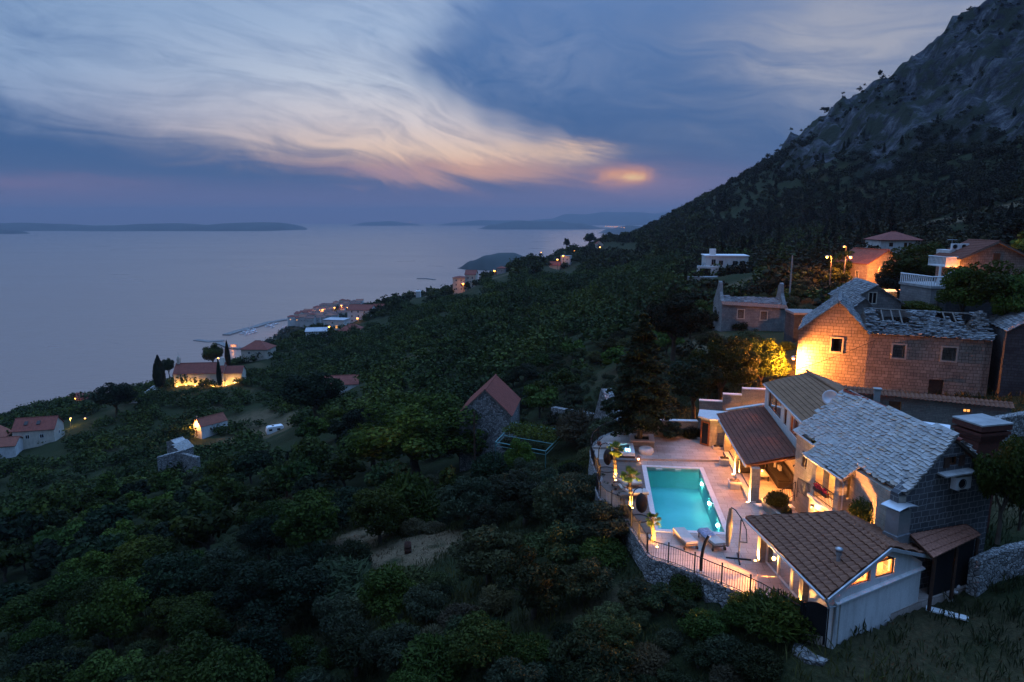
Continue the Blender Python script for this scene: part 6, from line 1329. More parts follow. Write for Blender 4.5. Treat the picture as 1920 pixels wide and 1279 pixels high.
# ================================================================ terrace furniture
M['sailcloth']=plain('taupe_canvas',(.20,.18,.16),.9,var=.2,scale=5)
def local(mb,name,mat,parent): o=mb.build(name,M[mat]); o.parent=parent; return o
# sun loungers (local: head at +y, wheels at the head end)
def lounger(label,x,y,rz,z=0.0,back=28,pillow=False,group='sun loungers on the terrace'):
    r=thing('sun_lounger',label,'sun lounger',(x,y,z),group,R(rz))
    mb=MB()
    for s in (-.33,.33): mb.box((s,0,.30),(.05,1.95,.06))
    mb.box((0,-.97,.30),(.71,.05,.06)); mb.box((0,.95,.30),(.71,.05,.06)); local(mb,'frame','teak',r)
    for sx in (-.33,.33):
        for sy in (-.85,.8): mb=MB(); mb.box((sx,sy,.135),(.055,.07,.27)); local(mb,'leg','teak',r)
    for sx in (-.38,.38): mb=MB(); mb.tube([(sx-.02,.86,.09),(sx+.02,.86,.09)],.09,12,True,False); local(mb,'wheel','darkwood',r)
    mb=MB(); mb.box((0,-.35,.39),(.68,1.25,.11)); local(mb,'seat_cushion','cushion',r)
    a=R(back); mb=MB(); y0,z0=.28,.34; L_=.74
    c=[(y0,z0),(y0+L_*math.cos(a),z0+L_*math.sin(a))]; n=(-math.sin(a)*.11,math.cos(a)*.11)
    mb.hexa([(-.34,c[0][0],c[0][1]),(.34,c[0][0],c[0][1]),(.34,c[1][0],c[1][1]),(-.34,c[1][0],c[1][1])],[(-.34,c[0][0]+n[0],c[0][1]+n[1]),(.34,c[0][0]+n[0],c[0][1]+n[1]),(.34,c[1][0]+n[0],c[1][1]+n[1]),(-.34,c[1][0]+n[0],c[1][1]+n[1])]); local(mb,'back_cushion','cushion',r)
    if pillow:
        mb=MB(); mb.ball((0,c[1][0]-.30,c[1][1]+.02),.2,12,6,(1.3,.75,.5)); local(mb,'pillow','teak',r)
    return r
lounger('white cushioned lounger on the deck beside the first palm, raised back and pillow',7.75,43.7,96,.06,38,True)
lounger('white cushioned lounger on the deck nearer the middle palm, raised back and pillow',7.85,42.05,98,.06,38,True)
lounger('empty pale lounger at the near end of the pool with flat white cushion',9.75,35.9,188,0,6)
lt_=lounger('pale lounger near the parasol with a blue grey towel thrown over it',11.2,35.75,192,0,6)
tw=thing('towel','crumpled blue grey towel on the lounger near the parasol','towel',(11.2,35.95,.47)); mb=MB(); vs=[]; 
for i in range(12):
    for j in range(9):
        u,v=-.36+.72*j/8,-.05+1.0*i/11; vs.append((11.15+u*.98-v*.2,35.75+v*.98+u*.2,.50+.05*noise.noise(Vector((u*5,v*5,1)))-(.12 if j in(0,8) else 0)))
mb.add(vs,[(i*9+j,(i+1)*9+j,(i+1)*9+j+1,i*9+j+1) for i in range(11) for j in range(8)],True); mb.build('cloth',M['blanket'],tw,fixn=False)
# hanging egg chairs
def egg_chair(label,x,y,rz,z=.06):
    r=thing('hanging_chair',label,'hanging chair',(x,y,z),'hanging egg chairs on the deck',R(rz))
    mb=MB(); mb.tube([(.55*math.cos(t_),.55*math.sin(t_),.03) for t_ in [2*math.pi*k/24 for k in range(25)]],.03,6); local(mb,'base_ring','black',r)
    mb=MB(); mb.tube([(-.55,0,.03),(-.62,0,.8),(-.60,0,1.5),(-.42,0,1.9),(-.12,0,2.02),(.12,0,1.93)],.035,8); local(mb,'stand','black',r)
    mb=MB(); mb.tube([(.10,0,1.92),(.10,0,1.62)],.012,5); local(mb,'chain','black',r)
    mb=MB(); n,m=18,10; vs=[]
    for j in range(m+1):
        a=math.pi*j/m
        for k in range(n+1):
            b=R(-128)+R(256)*k/n+math.pi; vs.append((.10+.36*math.sin(a)*math.cos(b),.40*math.sin(a)*math.sin(b),1.0-.62*math.cos(a)))
    mb.add(vs,[(j*(n+1)+k,j*(n+1)+k+1,(j+1)*(n+1)+k+1,(j+1)*(n+1)+k) for j in range(m) for k in range(n)],True); local(mb,'basket','wicker',r)
    mb=MB(); mb.ball((.06,0,.66),.28,12,6,(1,1,.45)); local(mb,'seat_cushion','wicker',r)
    return r
egg_chair('dark wicker egg chair hanging on an arched stand beside the hot tub',6.85,47.0,-20); egg_chair('dark wicker egg chair hanging on an arched stand near the smallest palm',7.75,38.85,20)
# cantilever parasol, folded
um=thing('parasol','folded cantilever parasol on a crossed steel base near the pool corner','parasol',(12.14,33.95,0))
mb=MB()
for a in (0,90): mb.box((12.14,33.95,.04),(1.3,.07,.06),R(a-12))
mb.build('base',M['black'],um); mb=MB(); mb.tube([(12.14,33.95,.05),(12.16,33.98,2.25)],.035,8); mb.build('pole',M['black'],um)
mb=MB(); mb.tube([(12.45,33.7,1.05),(12.40,33.8,1.8),(12.16,34.0,2.35),(11.9,34.2,2.7),(11.72,34.35,2.78)],.028,7); mb.tube([(12.15,33.97,1.0),(12.45,33.7,1.08)],.03,6); mb.build('arm',M['black'],um)
mb=MB(); P0=Vector((11.70,34.36,2.70)); vs=[]; 
for j in range(10):
    f=j/9; z=2.70-2.15*f; 
    for k in range(14):
        t_=2*math.pi*k/14; rr=(.04+.09*math.sin(math.pi*min(1,f*.8+.1)))*(1+.3*(k%2)); vs.append((P0.x+rr*math.cos(t_)-.05*f,P0.y+rr*math.sin(t_),z))
mb.add(vs,[(j*14+k,j*14+(k+1)%14,(j+1)*14+(k+1)%14,(j+1)*14+k) for j in range(9) for k in range(14)],True); mb.build('canopy',M['sailcloth'],um)
# curved solar shower
ss=thing('garden_shower','black curved outdoor shower column leaning inside the railing','shower',(9.85,32.9,0))
p0=uz(1314,1071,0); p1=uY(1327,1021,32.95)
mb=MB(); L0=Vector((p0.x,p0.y,0)); mb.tube([L0,L0+Vector((.0,.0,.7)),L0+Vector((.06,.02,1.2)),L0+Vector((.17,.06,1.6)),L0+Vector((.34,.1,1.92))],[.085,.085,.085,.08,.07],12); mb.build('column',M['black'],ss)
mb=MB(); mb.box(L0+Vector((0,0,.02)),(.3,.3,.04)); mb.build('foot',M['metal'],ss); mb=MB(); mb.ball(L0+Vector((.36,.1,1.9)),.08,10,5,(1,1,.5)); mb.build('shower_head',M['metal'],ss)
# square stone planter with the cedar
pt=thing('tree_planter','low square stone planter round the big cedar','planter',(10.3,52.4,.16)); q=[(9.35,51.75),(11.2,51.5),(11.45,53.3),(9.6,53.55)]
mb=MB(); plate(mb,q,[grow([q[3],q[2],q[1],q[0]],-.32)],.16,.62); mb.build('kerb',M['ash'],pt); mb=MB(); plate(mb,grow([q[3],q[2],q[1],q[0]],.05),[grow([q[3],q[2],q[1],q[0]],-.36)],.625,.70); mb.build('capping',M['coping'],pt); mb=MB(); mb.prism(grow([q[3],q[2],q[1],q[0]],-.33),.16,.55); mb.build('soil',M['soil'],pt)
ms=thing('millstone','round pale millstone lying on the raised paving by the planter','stone',(10.35,50.35,.16)); mb=MB(); mb.lathe([(0,.34),(.12,.34),(.12,.42),(.45,.44),(.56,.36),(.58,.15),(.52,.0)],(10.35,50.35,.16),20); mb.build('drum',M['coping'],ms)
ln=thing('lantern','small copper lantern standing beside the hot tub','lantern',(9.5,49.0,.0)); mb=MB(); mb.box((9.5,48.85,.05),(.24,.24,.06)); 
for a,b in ((-.1,-.1),(.1,-.1),(.1,.1),(-.1,.1)): mb.tube([(9.5+a,48.85+b,.05),(9.5+a,48.85+b,.38)],.014,5)
mb.lathe([(.17,.38),(.08,.48),(.03,.56)],(9.5,48.85,0),8); mb.build('cage',M['clay'],ln); mb=MB(); mb.ball((9.5,48.85,.2),.05); mb.build('candle',M['candle'],ln); lamp(ln,(9.5,48.85,.24),12,WARM,.04)
def planter(label,x,y,z,w=.75,d=.55,h=.5,fill='soil'):
    r=thing('stone_planter',label,'planter',(x,y,z)); mb=MB(); mb.box((x,y,z+h/2),(w*.86,d*.86,h),RZ); mb.box((x,y,z+h-.05),(w,d,.098),RZ); mb.build('trough',M['coping'],r)
    mb=MB(); rg=random.Random(int(x*10)); mb.box((x,y,z+h+.012),(w*.8,d*.75,.03),RZ)
    for k in range(7): mb.ball((x+rg.uniform(-.3,.3)*w,y+rg.uniform(-.3,.3)*d,z+h+.03),.08,6,4)
    mb.build('filling',M[fill],r)
planter('square white stone planter beside the far veranda pillar',15.75,48.3,0); planter('larger stone planter with firewood like filling beside the veranda step',15.05,43.75,0,.8,.7,.55,'teak'); planter('low white stone trough against the sauna hut wall',16.25,51.35,0,.95,.4,.35,'soil'); planter('small white stone box against the inner wall of the veranda',17.6,51.9,.32,.5,.4,.4)
pb=thing('plant_pot','small clay pot at the far left corner of the terrace','pot',(6.85,52.2,.16)); mb=MB(); mb.lathe([(.12,0),(.18,.25),(.2,.27),(.17,.27),(.15,.2)],(6.95,52.2,.16),12); mb.build('pot',M['clay'],pb)
# in-ground uplights
def uplight(label,x,y,z,power,to=None,group=None):
    r=thing('ground_light',label,'ground light',(x,y,z),group); mb=MB(); mb.lathe([(.11,0),(.11,.03),(.07,.035)],(x,y,z),14); mb.build('ring',M['metal'],r); mb=MB(); mb.lathe([(.07,.03),(.04,.05),(0,.055)],(x,y,z),12); mb.build('lens',M['bulb'],r)
    lamp(r,(x,y,z+.12),power,(1,.46,.10),.05,spot=(165 if to else None),to=to); return r
uplight('ground light at the foot of the far veranda pillar',15.75,46.25,.004,4200,(16.1,46.3,2.2)); uplight('ground light at the foot of the near veranda pillar',15.12,41.35,.004,4600,(15.5,41.5,2.2)); uplight('ground light at the foot of the far pool house pillar',12.98,33.75,.004,1500,(13.4,33.8,2.0)); uplight('ground light at the foot of the near pool house pillar',13.25,29.15,.004,1000,(13.65,29.3,2.0)); uplight('ground light against the sauna hut wall',16.25,51.58,.004,1500,(16.3,51.9,2.2))
uplight('ground light at the foot of the tallest palm by the hot tub',7.2,44.95,.06,1300,(7.17,45.3,2.2)); uplight('ground light at the foot of the middle palm',7.55,40.35,.06,1500,(7.45,40.6,2.0)); uplight('ground light at the foot of the smallest palm',8.05,35.3,.004,1100,(7.98,36.0,1.3)); uplight('small light in the square planter under the cedar',10.95,52.1,.555,120,(10.4,52.5,3))
# veranda seating
sf=thing('corner_sofa','dark wicker corner sofa with pale cushions inside the veranda','sofa',(18.0,46.5,.32))
def sbox(mb,c,d,rz=RZ): mb.box(c,d,rz)
mb=MB(); sbox(mb,(18.35,44.6,.55),(.95,3.6,.42)); sbox(mb,(17.2,46.75,.55),(1.7,.9,.42)); mb.build('seat_base',M['wicker'],sf)
mb=MB(); sbox(mb,(18.78,44.7,1.0),(.16,3.9,.62)); sbox(mb,(17.6,47.2,1.0),(2.5,.16,.62)); mb.build('backrest',M['wicker'],sf)
mb=MB(); sbox(mb,(18.3,44.6,.81),(.8,3.3,.11)); sbox(mb,(17.2,46.7,.81),(1.5,.75,.11)); mb.build('seat_cushion',M['wicker'],sf)
for c,rz in (((16.9,46.95,1.05),.2),((17.7,46.9,1.05),-.4),((18.45,45.6,1.05),1.2),((18.5,44.9,1.05),1.5)):
    mb=MB(); mb.box((c[0],c[1],c[2]-.06),(.46,.16,.36),rz); mb.build('pillow',M['cushion'],sf)
ac_=thing('armchair','dark wicker armchair at the far side of the veranda table','armchair',(16.3,46.0,.32)); mb=MB(); sbox(mb,(16.45,45.9,.58),(.8,.75,.36)); mb.build('seat',M['wicker'],ac_); mb=MB(); sbox(mb,(16.1,45.95,1.0),(.14,.8,.5)); mb.build('backrest',M['wicker'],ac_)
for y in (45.55,46.3): mb=MB(); sbox(mb,(16.5,y,.85),(.7,.1,.14)); mb.build('armrest',M['wicker'],ac_)
tb=thing('coffee_table','low white topped coffee table with candles in the veranda','table',(17.1,44.6,.32)); mb=MB(); sbox(mb,(17.1,44.7,.74),(.85,1.3,.05)); mb.build('table_top',M['cream'],tb)
for sx in (-.36,.36):
    for sy in (-.58,.58): mb=MB(); mb.box((17.1+sx,44.7+sy,.52),(.06,.06,.39)); mb.build('leg',M['black'],tb)
for k,(x,y) in enumerate(((16.95,44.9),(17.2,44.6),(17.15,45.05))):
    r=thing('candle',['candle glass on the coffee table, left one','candle glass on the coffee table, nearest to the pool','candle glass on the coffee table, farthest back'][k],'candle',(x,y,.767),'candles on the coffee table'); mb=MB(); mb.tube([(x,y,.767),(x,y,.86)],.04,10); mb.build('holder',M['cushion'],r); mb=MB(); mb.ball((x,y,.90),.03,6,4,(1,1,1.6)); mb.build('flame',M['candle'],r)
lamp(tb,(17.1,44.7,1.05),25,WARM,.06)
lamp(ve,(16.4,43.0,2.3),560,WARM,.12); lamp(ve,(16.9,49.0,2.3),800,WARM,.12)
# railing and raised bed by the steps
sr=thing('stair_railing','black iron railing of the steps between veranda and loggia','railing',(16.7,40.6,.3)); a,b,c=Vector((16.45,40.0,.3)),Vector((17.65,40.25,.9)),Vector((17.7,38.4,1.0))
for p,q in ((a,b),(b+Vector((.1,-.1,.3)),c+Vector((.1,0,.4)))):
    mb=MB(); up=Vector((0,0,.95)); mb.tube([p+up,q+up],.025,6); mb.tube([p+Vector((0,0,.1)),q+Vector((0,0,.1))],.018,5)
    for k in range(11): w_=p.lerp(q,k/10); mb.tube([w_-Vector((0,0,.3)) if k%10==0 else w_+Vector((0,0,.1)),w_+up],.014 if k%10 else .03,5,False)
    mb.build('railing_panel',M['black'],sr)
rb_=thing('raised_bed','low stone retaining kerb with a planted bed below the loggia','planter',(16.2,39,0)); mb=MB(); mb.prism([(15.75,40.6),(16.75,40.5),(16.9,37.4),(16.2,37.3),(15.85,38.4)],.004,.62); mb.build('kerb',M['ash'],rb_); mb=MB(); mb.prism([(15.95,40.3),(16.6,40.3),(16.75,37.6),(16.3,37.6),(16.05,38.5)],.625,.66); mb.build('soil',M['soil'],rb_)
mb=MB(); mb.prism([(15.3,40.9),(18.1,40.7),(18.0,40.2),(15.5,40.4)],.004,.16); tag(mb.build('steps',M['coping']),'pale step at the open end of the veranda','step',kind='structure')
# plank and rubble heap beside the pool house
p=uz(1776,1146,-.2); pk_=thing('plank','pale bluish board lying in the grass beside the white gable','board',p); mb=MB(); mb.box((p.x,p.y,ground(p.x,p.y)+.08),(1.7,.42,.07),R(-32)); mb.build('board',M['white'],pk_)
p=uz(1760,1100,-.2); sp_=thing('stone_heap','heap of loose pale building stones between white gable and air conditioner','stones',p); mb=MB(); rg=random.Random(4)
for k in range(60):
    x,y=rg.gauss(0,.6),rg.gauss(0,.45); h=max(0,.8-.7*math.hypot(x,y)); mb.ball((p.x+x,p.y+y,-.3+h*rg.uniform(.3,1.2)),rg.uniform(.10,.22),7,5,(1,rg.uniform(.6,1),rg.uniform(.5,.9)))
mb.build('stones',M['coping'],sp_)
# ================================================================ vegetation
M['oakleaf']=leafmat('oak_leaf',(.034,.052,.009)); M['darkleaf']=leafmat('dark_leaf',(.013,.024,.011)); M['oliveleaf']=leafmat('olive_leaf',(.042,.052,.028)); M['limeleaf']=leafmat('lime_leaf',(.055,.085,.016)); M['broomleaf']=leafmat('broom_leaf',(.030,.040,.017),.4); M['dryleaf']=leafmat('dry_leaf',(.062,.052,.03)); M['needle']=leafmat('cedar_needle',(.030,.048,.022),.4,.1); M['cypressleaf']=leafmat('cypress_leaf',(.012,.022,.012),.3,.1); M['palmleaf']=leafmat('palm_leaf',(.12,.17,.035),.4,.45); M['grassblade']=leafmat('grass_blade',(.050,.056,.024),.5); M['drygrass']=leafmat('dry_grass_blade',(.13,.097,.052),.4); M['farleaf']=leafmat('far_leaf',(.027,.039,.010),.5,.15); M['scrubleaf']=leafmat('scrub_leaf',(.018,.022,.010),.45,.1); M['whiteleaf']=leafmat('pale_blossom',(.16,.18,.14),.5)
M['bark']=plain('bark',(.075,.06,.045),.95,var=.5,scale=7,bmp=.5); M['palmbark']=plain('palm_bark',(.13,.10,.065),.95,var=.5,scale=22,bmp=.8)
def quads(rs,pos,nrm,size,aspect=1.6,jit=.7,up=None):
    n=len(pos); nn=nrm+rs.normal(0,jit,(n,3)); nn/=np.linalg.norm(nn,axis=1,keepdims=True)+1e-9
    a=up if up is not None else rs.normal(0,1,(n,3)); a=a-nn*(a*nn).sum(1,keepdims=True); a/=np.linalg.norm(a,axis=1,keepdims=True)+1e-9
    b=np.cross(nn,a); s=(size*rs.uniform(.6,1.4,n))[:,None] if np.isscalar(size) else size[:,None]
    A=a*s*aspect*.5; B=b*s*.5
    V=np.stack([pos-A,pos-B*.9+A*.1,pos+A,pos+B*.9+A*.1],1).reshape(-1,3)
    return V
def crown(rs,clumps,n,size,aspect=1.6,jit=.7,inner=.15):
    c=np.array([q[:3] for q in clumps]); r=np.array([q[3] for q in clumps]); k=rs.choice(len(c),n,p=r**2/(r**2).sum())
    d=rs.normal(0,1,(n,3)); d/=np.linalg.norm(d,axis=1,keepdims=True); rad=np.where(rs.rand(n)<inner,rs.uniform(.2,.8,n),rs.uniform(.78,1.12,n))
    sq=np.array([1,1,.8]); p=c[k]+d*sq*(r[k]*rad)[:,None]; keep=(p[:,2]>.02)
    return quads(rs,p[keep],d[keep],size,aspect,jit)
def clumps_for(rs,n,ex,ez,zc,rmin,rmax,shell=.72,top=0.0):
    out=[]
    for i in range(n):
        d=rs.normal(0,1,3); d/=np.linalg.norm(d); f=shell+(1-shell)*rs.rand()*.6 if i>n*.25 else rs.rand()*.5
        if d[2]<-.55: d[2]*=.4
        out.append((d[0]*ex*f,d[1]*ex*f,zc+d[2]*ez*f+top,rs.uniform(rmin,rmax)))
    return out
def qmesh(name,V,mat): return np_mesh(name,V,np.arange(len(V)).reshape(-1,4),M[mat])
def trunkmesh(name,h,r,limbs,spread,seed):
    mb=MB(); rg=random.Random(seed); fork=h*.45; mb.tube([(0,0,-.06),(rg.uniform(-.02,.02),0,fork*.5),(rg.uniform(-.03,.03),rg.uniform(-.03,.03),fork)],[r*1.3,r,r*.85],7)
    for k in range(limbs):
        a=2*math.pi*k/limbs+rg.uniform(-.4,.4); s=spread*rg.uniform(.6,1); mb.tube([(0,0,fork*.9),(s*.45*math.cos(a),s*.45*math.sin(a),fork+(h-fork)*.45),(s*math.cos(a),s*math.sin(a),h*rg.uniform(.8,1.05))],[r*.6,r*.4,r*.12],5)
    o=mb.build(name,M['bark']); me=o.data; bpy.data.objects.remove(o); return me
VARS={}
def variants(kind,n,fn):
    VARS[kind]=[fn(i) for i in range(n)]
# unit trees: height about 1, radius about .5
def mk_oak(i):
    rs=np.random.RandomState(100+i); cl=clumps_for(rs,34,.40,.34,.60,.09,.18); return (qmesh('crown',crown(rs,cl,9000,.030,1.5,.6),('oakleaf','oakleaf','darkleaf','limeleaf')[i%4]),trunkmesh('trunk',.62,.028,5,.30,i))
def mk_oak_big(i):
    rs=np.random.RandomState(130+i); cl=clumps_for(rs,64,.42,.36,.58,.055,.13,.78); return (qmesh('crown',crown(rs,cl,17000,.0205,1.5,.6,.1),('oakleaf','darkleaf','oakleaf')[i%3]),trunkmesh('trunk',.62,.028,6,.32,i+80))
def mk_oak_lite(i):
    rs=np.random.RandomState(150+i); cl=clumps_for(rs,24,.40,.34,.60,.10,.19); return (qmesh('crown',crown(rs,cl,1500,.072,1.4,.6),('oakleaf','darkleaf','oakleaf','limeleaf')[i%4]),trunkmesh('trunk',.62,.028,4,.30,i+50))
def mk_olive(i):
    rs=np.random.RandomState(200+i); cl=clumps_for(rs,26,.42,.33,.55,.08,.17); V=crown(rs,cl,8000,.026,2.4,.8)
    return (qmesh('crown',V,('oliveleaf','oliveleaf','broomleaf')[i%3]),trunkmesh('trunk',.6,.035,5,.30,i+20))
def mk_shrub(i):
    rs=np.random.RandomState(300+i); n=6000; cl=clumps_for(rs,26,.42,.40,.30,.10,.22); V=crown(rs,cl,n,.037,1.7,.8); 
    m=1500; a=rs.uniform(0,2*np.pi,m); rr=np.sqrt(rs.rand(m))*.45; base=np.stack([rr*np.cos(a),rr*np.sin(a),rs.uniform(.3,.85,m)*(1-rr*.9)],1); up=np.stack([np.cos(a)*rr*1.4,np.sin(a)*rr*1.4,np.ones(m)],1)+rs.normal(0,.22,(m,3))
    V2=quads(rs,base,rs.normal(0,1,(m,3)),.026,5.5,.2,up); V=np.concatenate([V,V2]); return (qmesh('crown',V,('broomleaf','oakleaf','dryleaf','oliveleaf','darkleaf')[i%5]),trunkmesh('trunk',.4,.02,6,.25,i+40))
def mk_pine(i):
    rs=np.random.RandomState(400+i); P=[];N=[]
    for k in range(9):
        z=.18+.8*k/9; r=.30*(1-(k/9.5))**.8*rs.uniform(.8,1.1)
        for j in range(7):
            a=rs.uniform(0,6.28); m=26; t=rs.rand(m)**.7; P.append(np.stack([r*t*np.cos(a+rs.normal(0,.1,m)),r*t*np.sin(a+rs.normal(0,.1,m)),z-.08*t+rs.normal(0,.02,m)],1)); N.append(np.tile([0,0,1.],(m,1)))
    return (qmesh('crown',quads(rs,np.concatenate(P),np.concatenate(N),.06,1.5,.6),'cypressleaf'),trunkmesh('trunk',.7,.02,2,.05,i+60))
def mk_cypress(i):
    rs=np.random.RandomState(500+i); n=3000; z=rs.rand(n); r=.5*np.sin(np.pi*np.clip(z*.93+.07,0,1))**.6*(1-z*.55)*rs.uniform(.75,1.1,n); a=rs.uniform(0,6.28,n)
    p=np.stack([r*np.cos(a),r*np.sin(a),.03+z*.97],1); nr=np.stack([np.cos(a),np.sin(a),np.full(n,.3)],1); up=np.stack([np.cos(a)*.3,np.sin(a)*.3,np.ones(n)],1); return (qmesh('crown',quads(rs,p,nr,.075,1.6,.5,up),'cypressleaf'),trunkmesh('trunk',.4,.03,2,.02,i+70))
variants('oak_tree',8,mk_oak); variants('oak_big',3,mk_oak_big); variants('oak_lite',6,mk_oak_lite); variants('olive_tree',6,mk_olive); variants('shrub',10,mk_shrub); variants('pine_tree',4,mk_pine); variants('cypress_tree',2,mk_cypress)
CNT={}
def tree(kind,x,y,w,h,label,cat,group=None,var=None,z=None,rng=random,name=None,parts=True):
    vs=VARS[kind]; v=vs[(rng.randrange(len(vs)) if var is None else var)%len(vs)]; name=name or kind.replace('oak_lite','oak_tree').replace('oak_big','oak_tree')
    z=ground(x,y)-.08 if z is None else z; r=thing(name,label,cat,(x,y,z),group,rng.uniform(0,6.28)); r.scale=(w*rng.uniform(.88,1.12),w*rng.uniform(.88,1.12),h); CNT[name]=CNT.get(name,0)+1
    for me,nm in zip(v,('crown','trunk')):
        o=bpy.data.objects.new(nm,me); COL.objects.link(o); o.parent=r
    return r
def hit(px,py,lo=22.,hi=1500.):
    """where a photo ray meets the terrain"""
    x,Y,Z=ray(px,py); ts=np.geomspace(lo,hi,260); xs=x*ts; ys=Y*ts; zs=CZ+Z*ts; hs=height(xs,ys); k=np.nonzero(zs<hs)[0]
    if len(k)==0: return None
    k=k[0]; t0=ts[max(k-1,0)]; t1=ts[k]
    for _ in range(12):
        tm=(t0+t1)/2
        if CZ+Z*tm<height([x*tm],[Y*tm])[0]: t1=tm
        else: t0=tm
    return Vector((x*t1,Y*t1,float(height([x*t1],[Y*t1])[0])))
def tpx(kind,px,pyb,wpx,hpx,label,cat='tree',var=None,Yd=None,**k):
    p=hit(px,pyb) if Yd is None else uY(px,pyb,Yd)
    if p is None: return None
    zg=ground(p.x,p.y); p.z=min(p.z,zg+.0) if Yd is None else p.z
    dpt=p.y*cs-(p.z-CZ)*sn; s=dpt/F; TAKEN.append((p.x,p.y,wpx*s*.42))
    return tree(kind,p.x,p.y,wpx*s,hpx*s*1.02,label,cat,var=var,z=p.z-.08,**k)
TAKEN=[]
# ---- trees one can point at
tpx('oak_big',780,905,300,172,'broad round oak, the largest crown in front of the stone barn',var=0); tpx('oak_big',700,880,170,120,'darker oak crown leaning against the left of the largest oak',var=1)
tpx('shrub',757,995,140,140,'tall rounded green bush at the far edge of the mown clearing','bush',var=1); tpx('olive_tree',918,1092,175,118,'grey green olive bush in front of the clearing','tree',var=0)
tpx('shrub',600,1085,90,95,'dark spiky bush left of the clearing','bush',var=4); tpx('shrub',655,1075,80,80,'dark broom bush beside the path to the clearing','bush',var=0)
tpx('shrub',640,1130,190,85,'soft feathery broom bush below the clearing','bush',var=5); tpx('shrub',755,1120,120,70,'low feathery broom bush right below the clearing','bush',var=5)
tpx('oak_big',520,1190,250,150,'wide leafy bush crown in the lower middle foreground','tree',var=1); tpx('shrub',410,1279,60,60,'small yellow green bush at the bottom edge','bush',var=6)
tpx('olive_tree',985,985,150,110,'brownish olive tree in the dark grove left of the terrace',var=1); tpx('olive_tree',1060,1010,140,140,'tall olive tree closest to the terrace wall',var=3); tpx('olive_tree',880,985,120,105,'olive tree behind the grey green olive bush',var=4); tpx('olive_tree',1040,1075,130,110,'dark olive tree at the near end of the grove',var=2)
tpx('shrub',1090,830,110,80,'dry brown bush outside the far left corner of the terrace','bush',var=2); tpx('oak_tree',975,905,60,88,'small vine covered tree under the pergola edge',var=3)
tpx('oak_tree',595,790,125,95,'dark tree with a bright yellow green patch left of the barn',var=2); tpx('oak_tree',218,780,80,66,'very dark round tree left of the chapel',var=2)
tpx('cypress_tree',300,724,24,56,'broad dark cypress at the seaward end of the church',Yd=258); tpx('cypress_tree',412,722,10,48,'slim cypress in front of the church wall',Yd=262); tpx('cypress_tree',428,690,12,50,'slim cypress behind the church apse',Yd=292); tpx('oak_tree',318,708,30,38,'dark tree between broad cypress and church',var=2,Yd=276); tpx('oak_tree',400,690,50,48,'leafy tree lit orange by the lamp behind the church',var=0,Yd=296)
tpx('oak_big',1745,560,190,112,'great umbrella shaped tree between the orange house and the villa',var=0,Yd=104); tpx('oak_tree',1685,562,105,56,'dark low tree in front of the orange lit house beside the car',var=2,Yd=112); tpx('oak_tree',1862,612,150,125,'leafy tree in front of the dark stone gable at the right',var=1,Yd=63); tpx('oak_tree',1800,610,110,110,'loose leafy tree under the villa balcony',var=4,Yd=64); tpx('oak_tree',1915,640,120,130,'bright green tree cut by the right edge above the black house',var=3,Yd=60); tpx('shrub',1718,585,70,28,'clipped hedge like bush behind the ruin roof','bush',var=1,Yd=70)
tpx('oak_big',1350,768,150,150,'tree glowing orange beside the corner lamp of the ruin',var=0,Yd=62); tpx('oak_big',1425,742,110,115,'tree with orange lit lower leaves against the ruined gable',var=2,Yd=65.5); tpx('oak_tree',1300,778,120,110,'dark bush with pale blossom behind the garden wall',var=2,Yd=60); tpx('oak_big',1262,668,150,118,'dark tree between the cedar and the roofless ruin',var=1,Yd=88)
tpx('olive_tree',1257,826,58,42,'small dark standard tree in front of the garden wall','tree',var=1,Yd=54.0); tpx('shrub',1295,820,40,32,'little bush at the corner of the garden wall and the sauna hut','bush',var=4,Yd=54.2)
tpx('oak_tree',1872,1005,125,200,'slender young tree right of the dark stone gable',var=1,Yd=30.0); tpx('oak_tree',1912,985,90,120,'leafy young tree at the right edge by the white rubble wall',var=5,Yd=31)
t=tree('shrub',18.4,32.9,1.9,2.0,'dense climbing plant on the wall right of the loggia','bush',var=1,z=2.55); t=tree('shrub',16.3,39.5,1.35,1.35,'round clipped bush in the raised bed by the veranda steps','bush',var=6,z=.55); tree('shrub',16.2,37.9,.7,.9,'small thin plant in the raised bed below the loggia','bush',var=3,z=.6); tree('shrub',18.1,38.8,.7,.55,'little plant sprouting on the slab roof edge','bush',var=1,z=4.75)
for (px,py,w,h,lab) in ((1290,1112,70,48,'ivy bush tumbling over the terrace railing'),(1400,1165,90,70,'leafy bush under the railing left of the black gate'),(1455,1180,130,95,'thick leafy bush nearest to the black gate'),(1325,1190,100,60,'dark ivy mass at the foot of the retaining wall'),(1130,1060,90,70,'weedy bush at the foot of the curved wall')):
    tpx('shrub',px,py,w,h,lab,'bush',var=1 if w<120 else 6)
tpx('shrub',925,905,95,78,'dark bush at the foot of the barn gable','bush',var=4); tpx('oak_tree',865,880,90,80,'dark tree hiding the lower left corner of the barn',var=2)
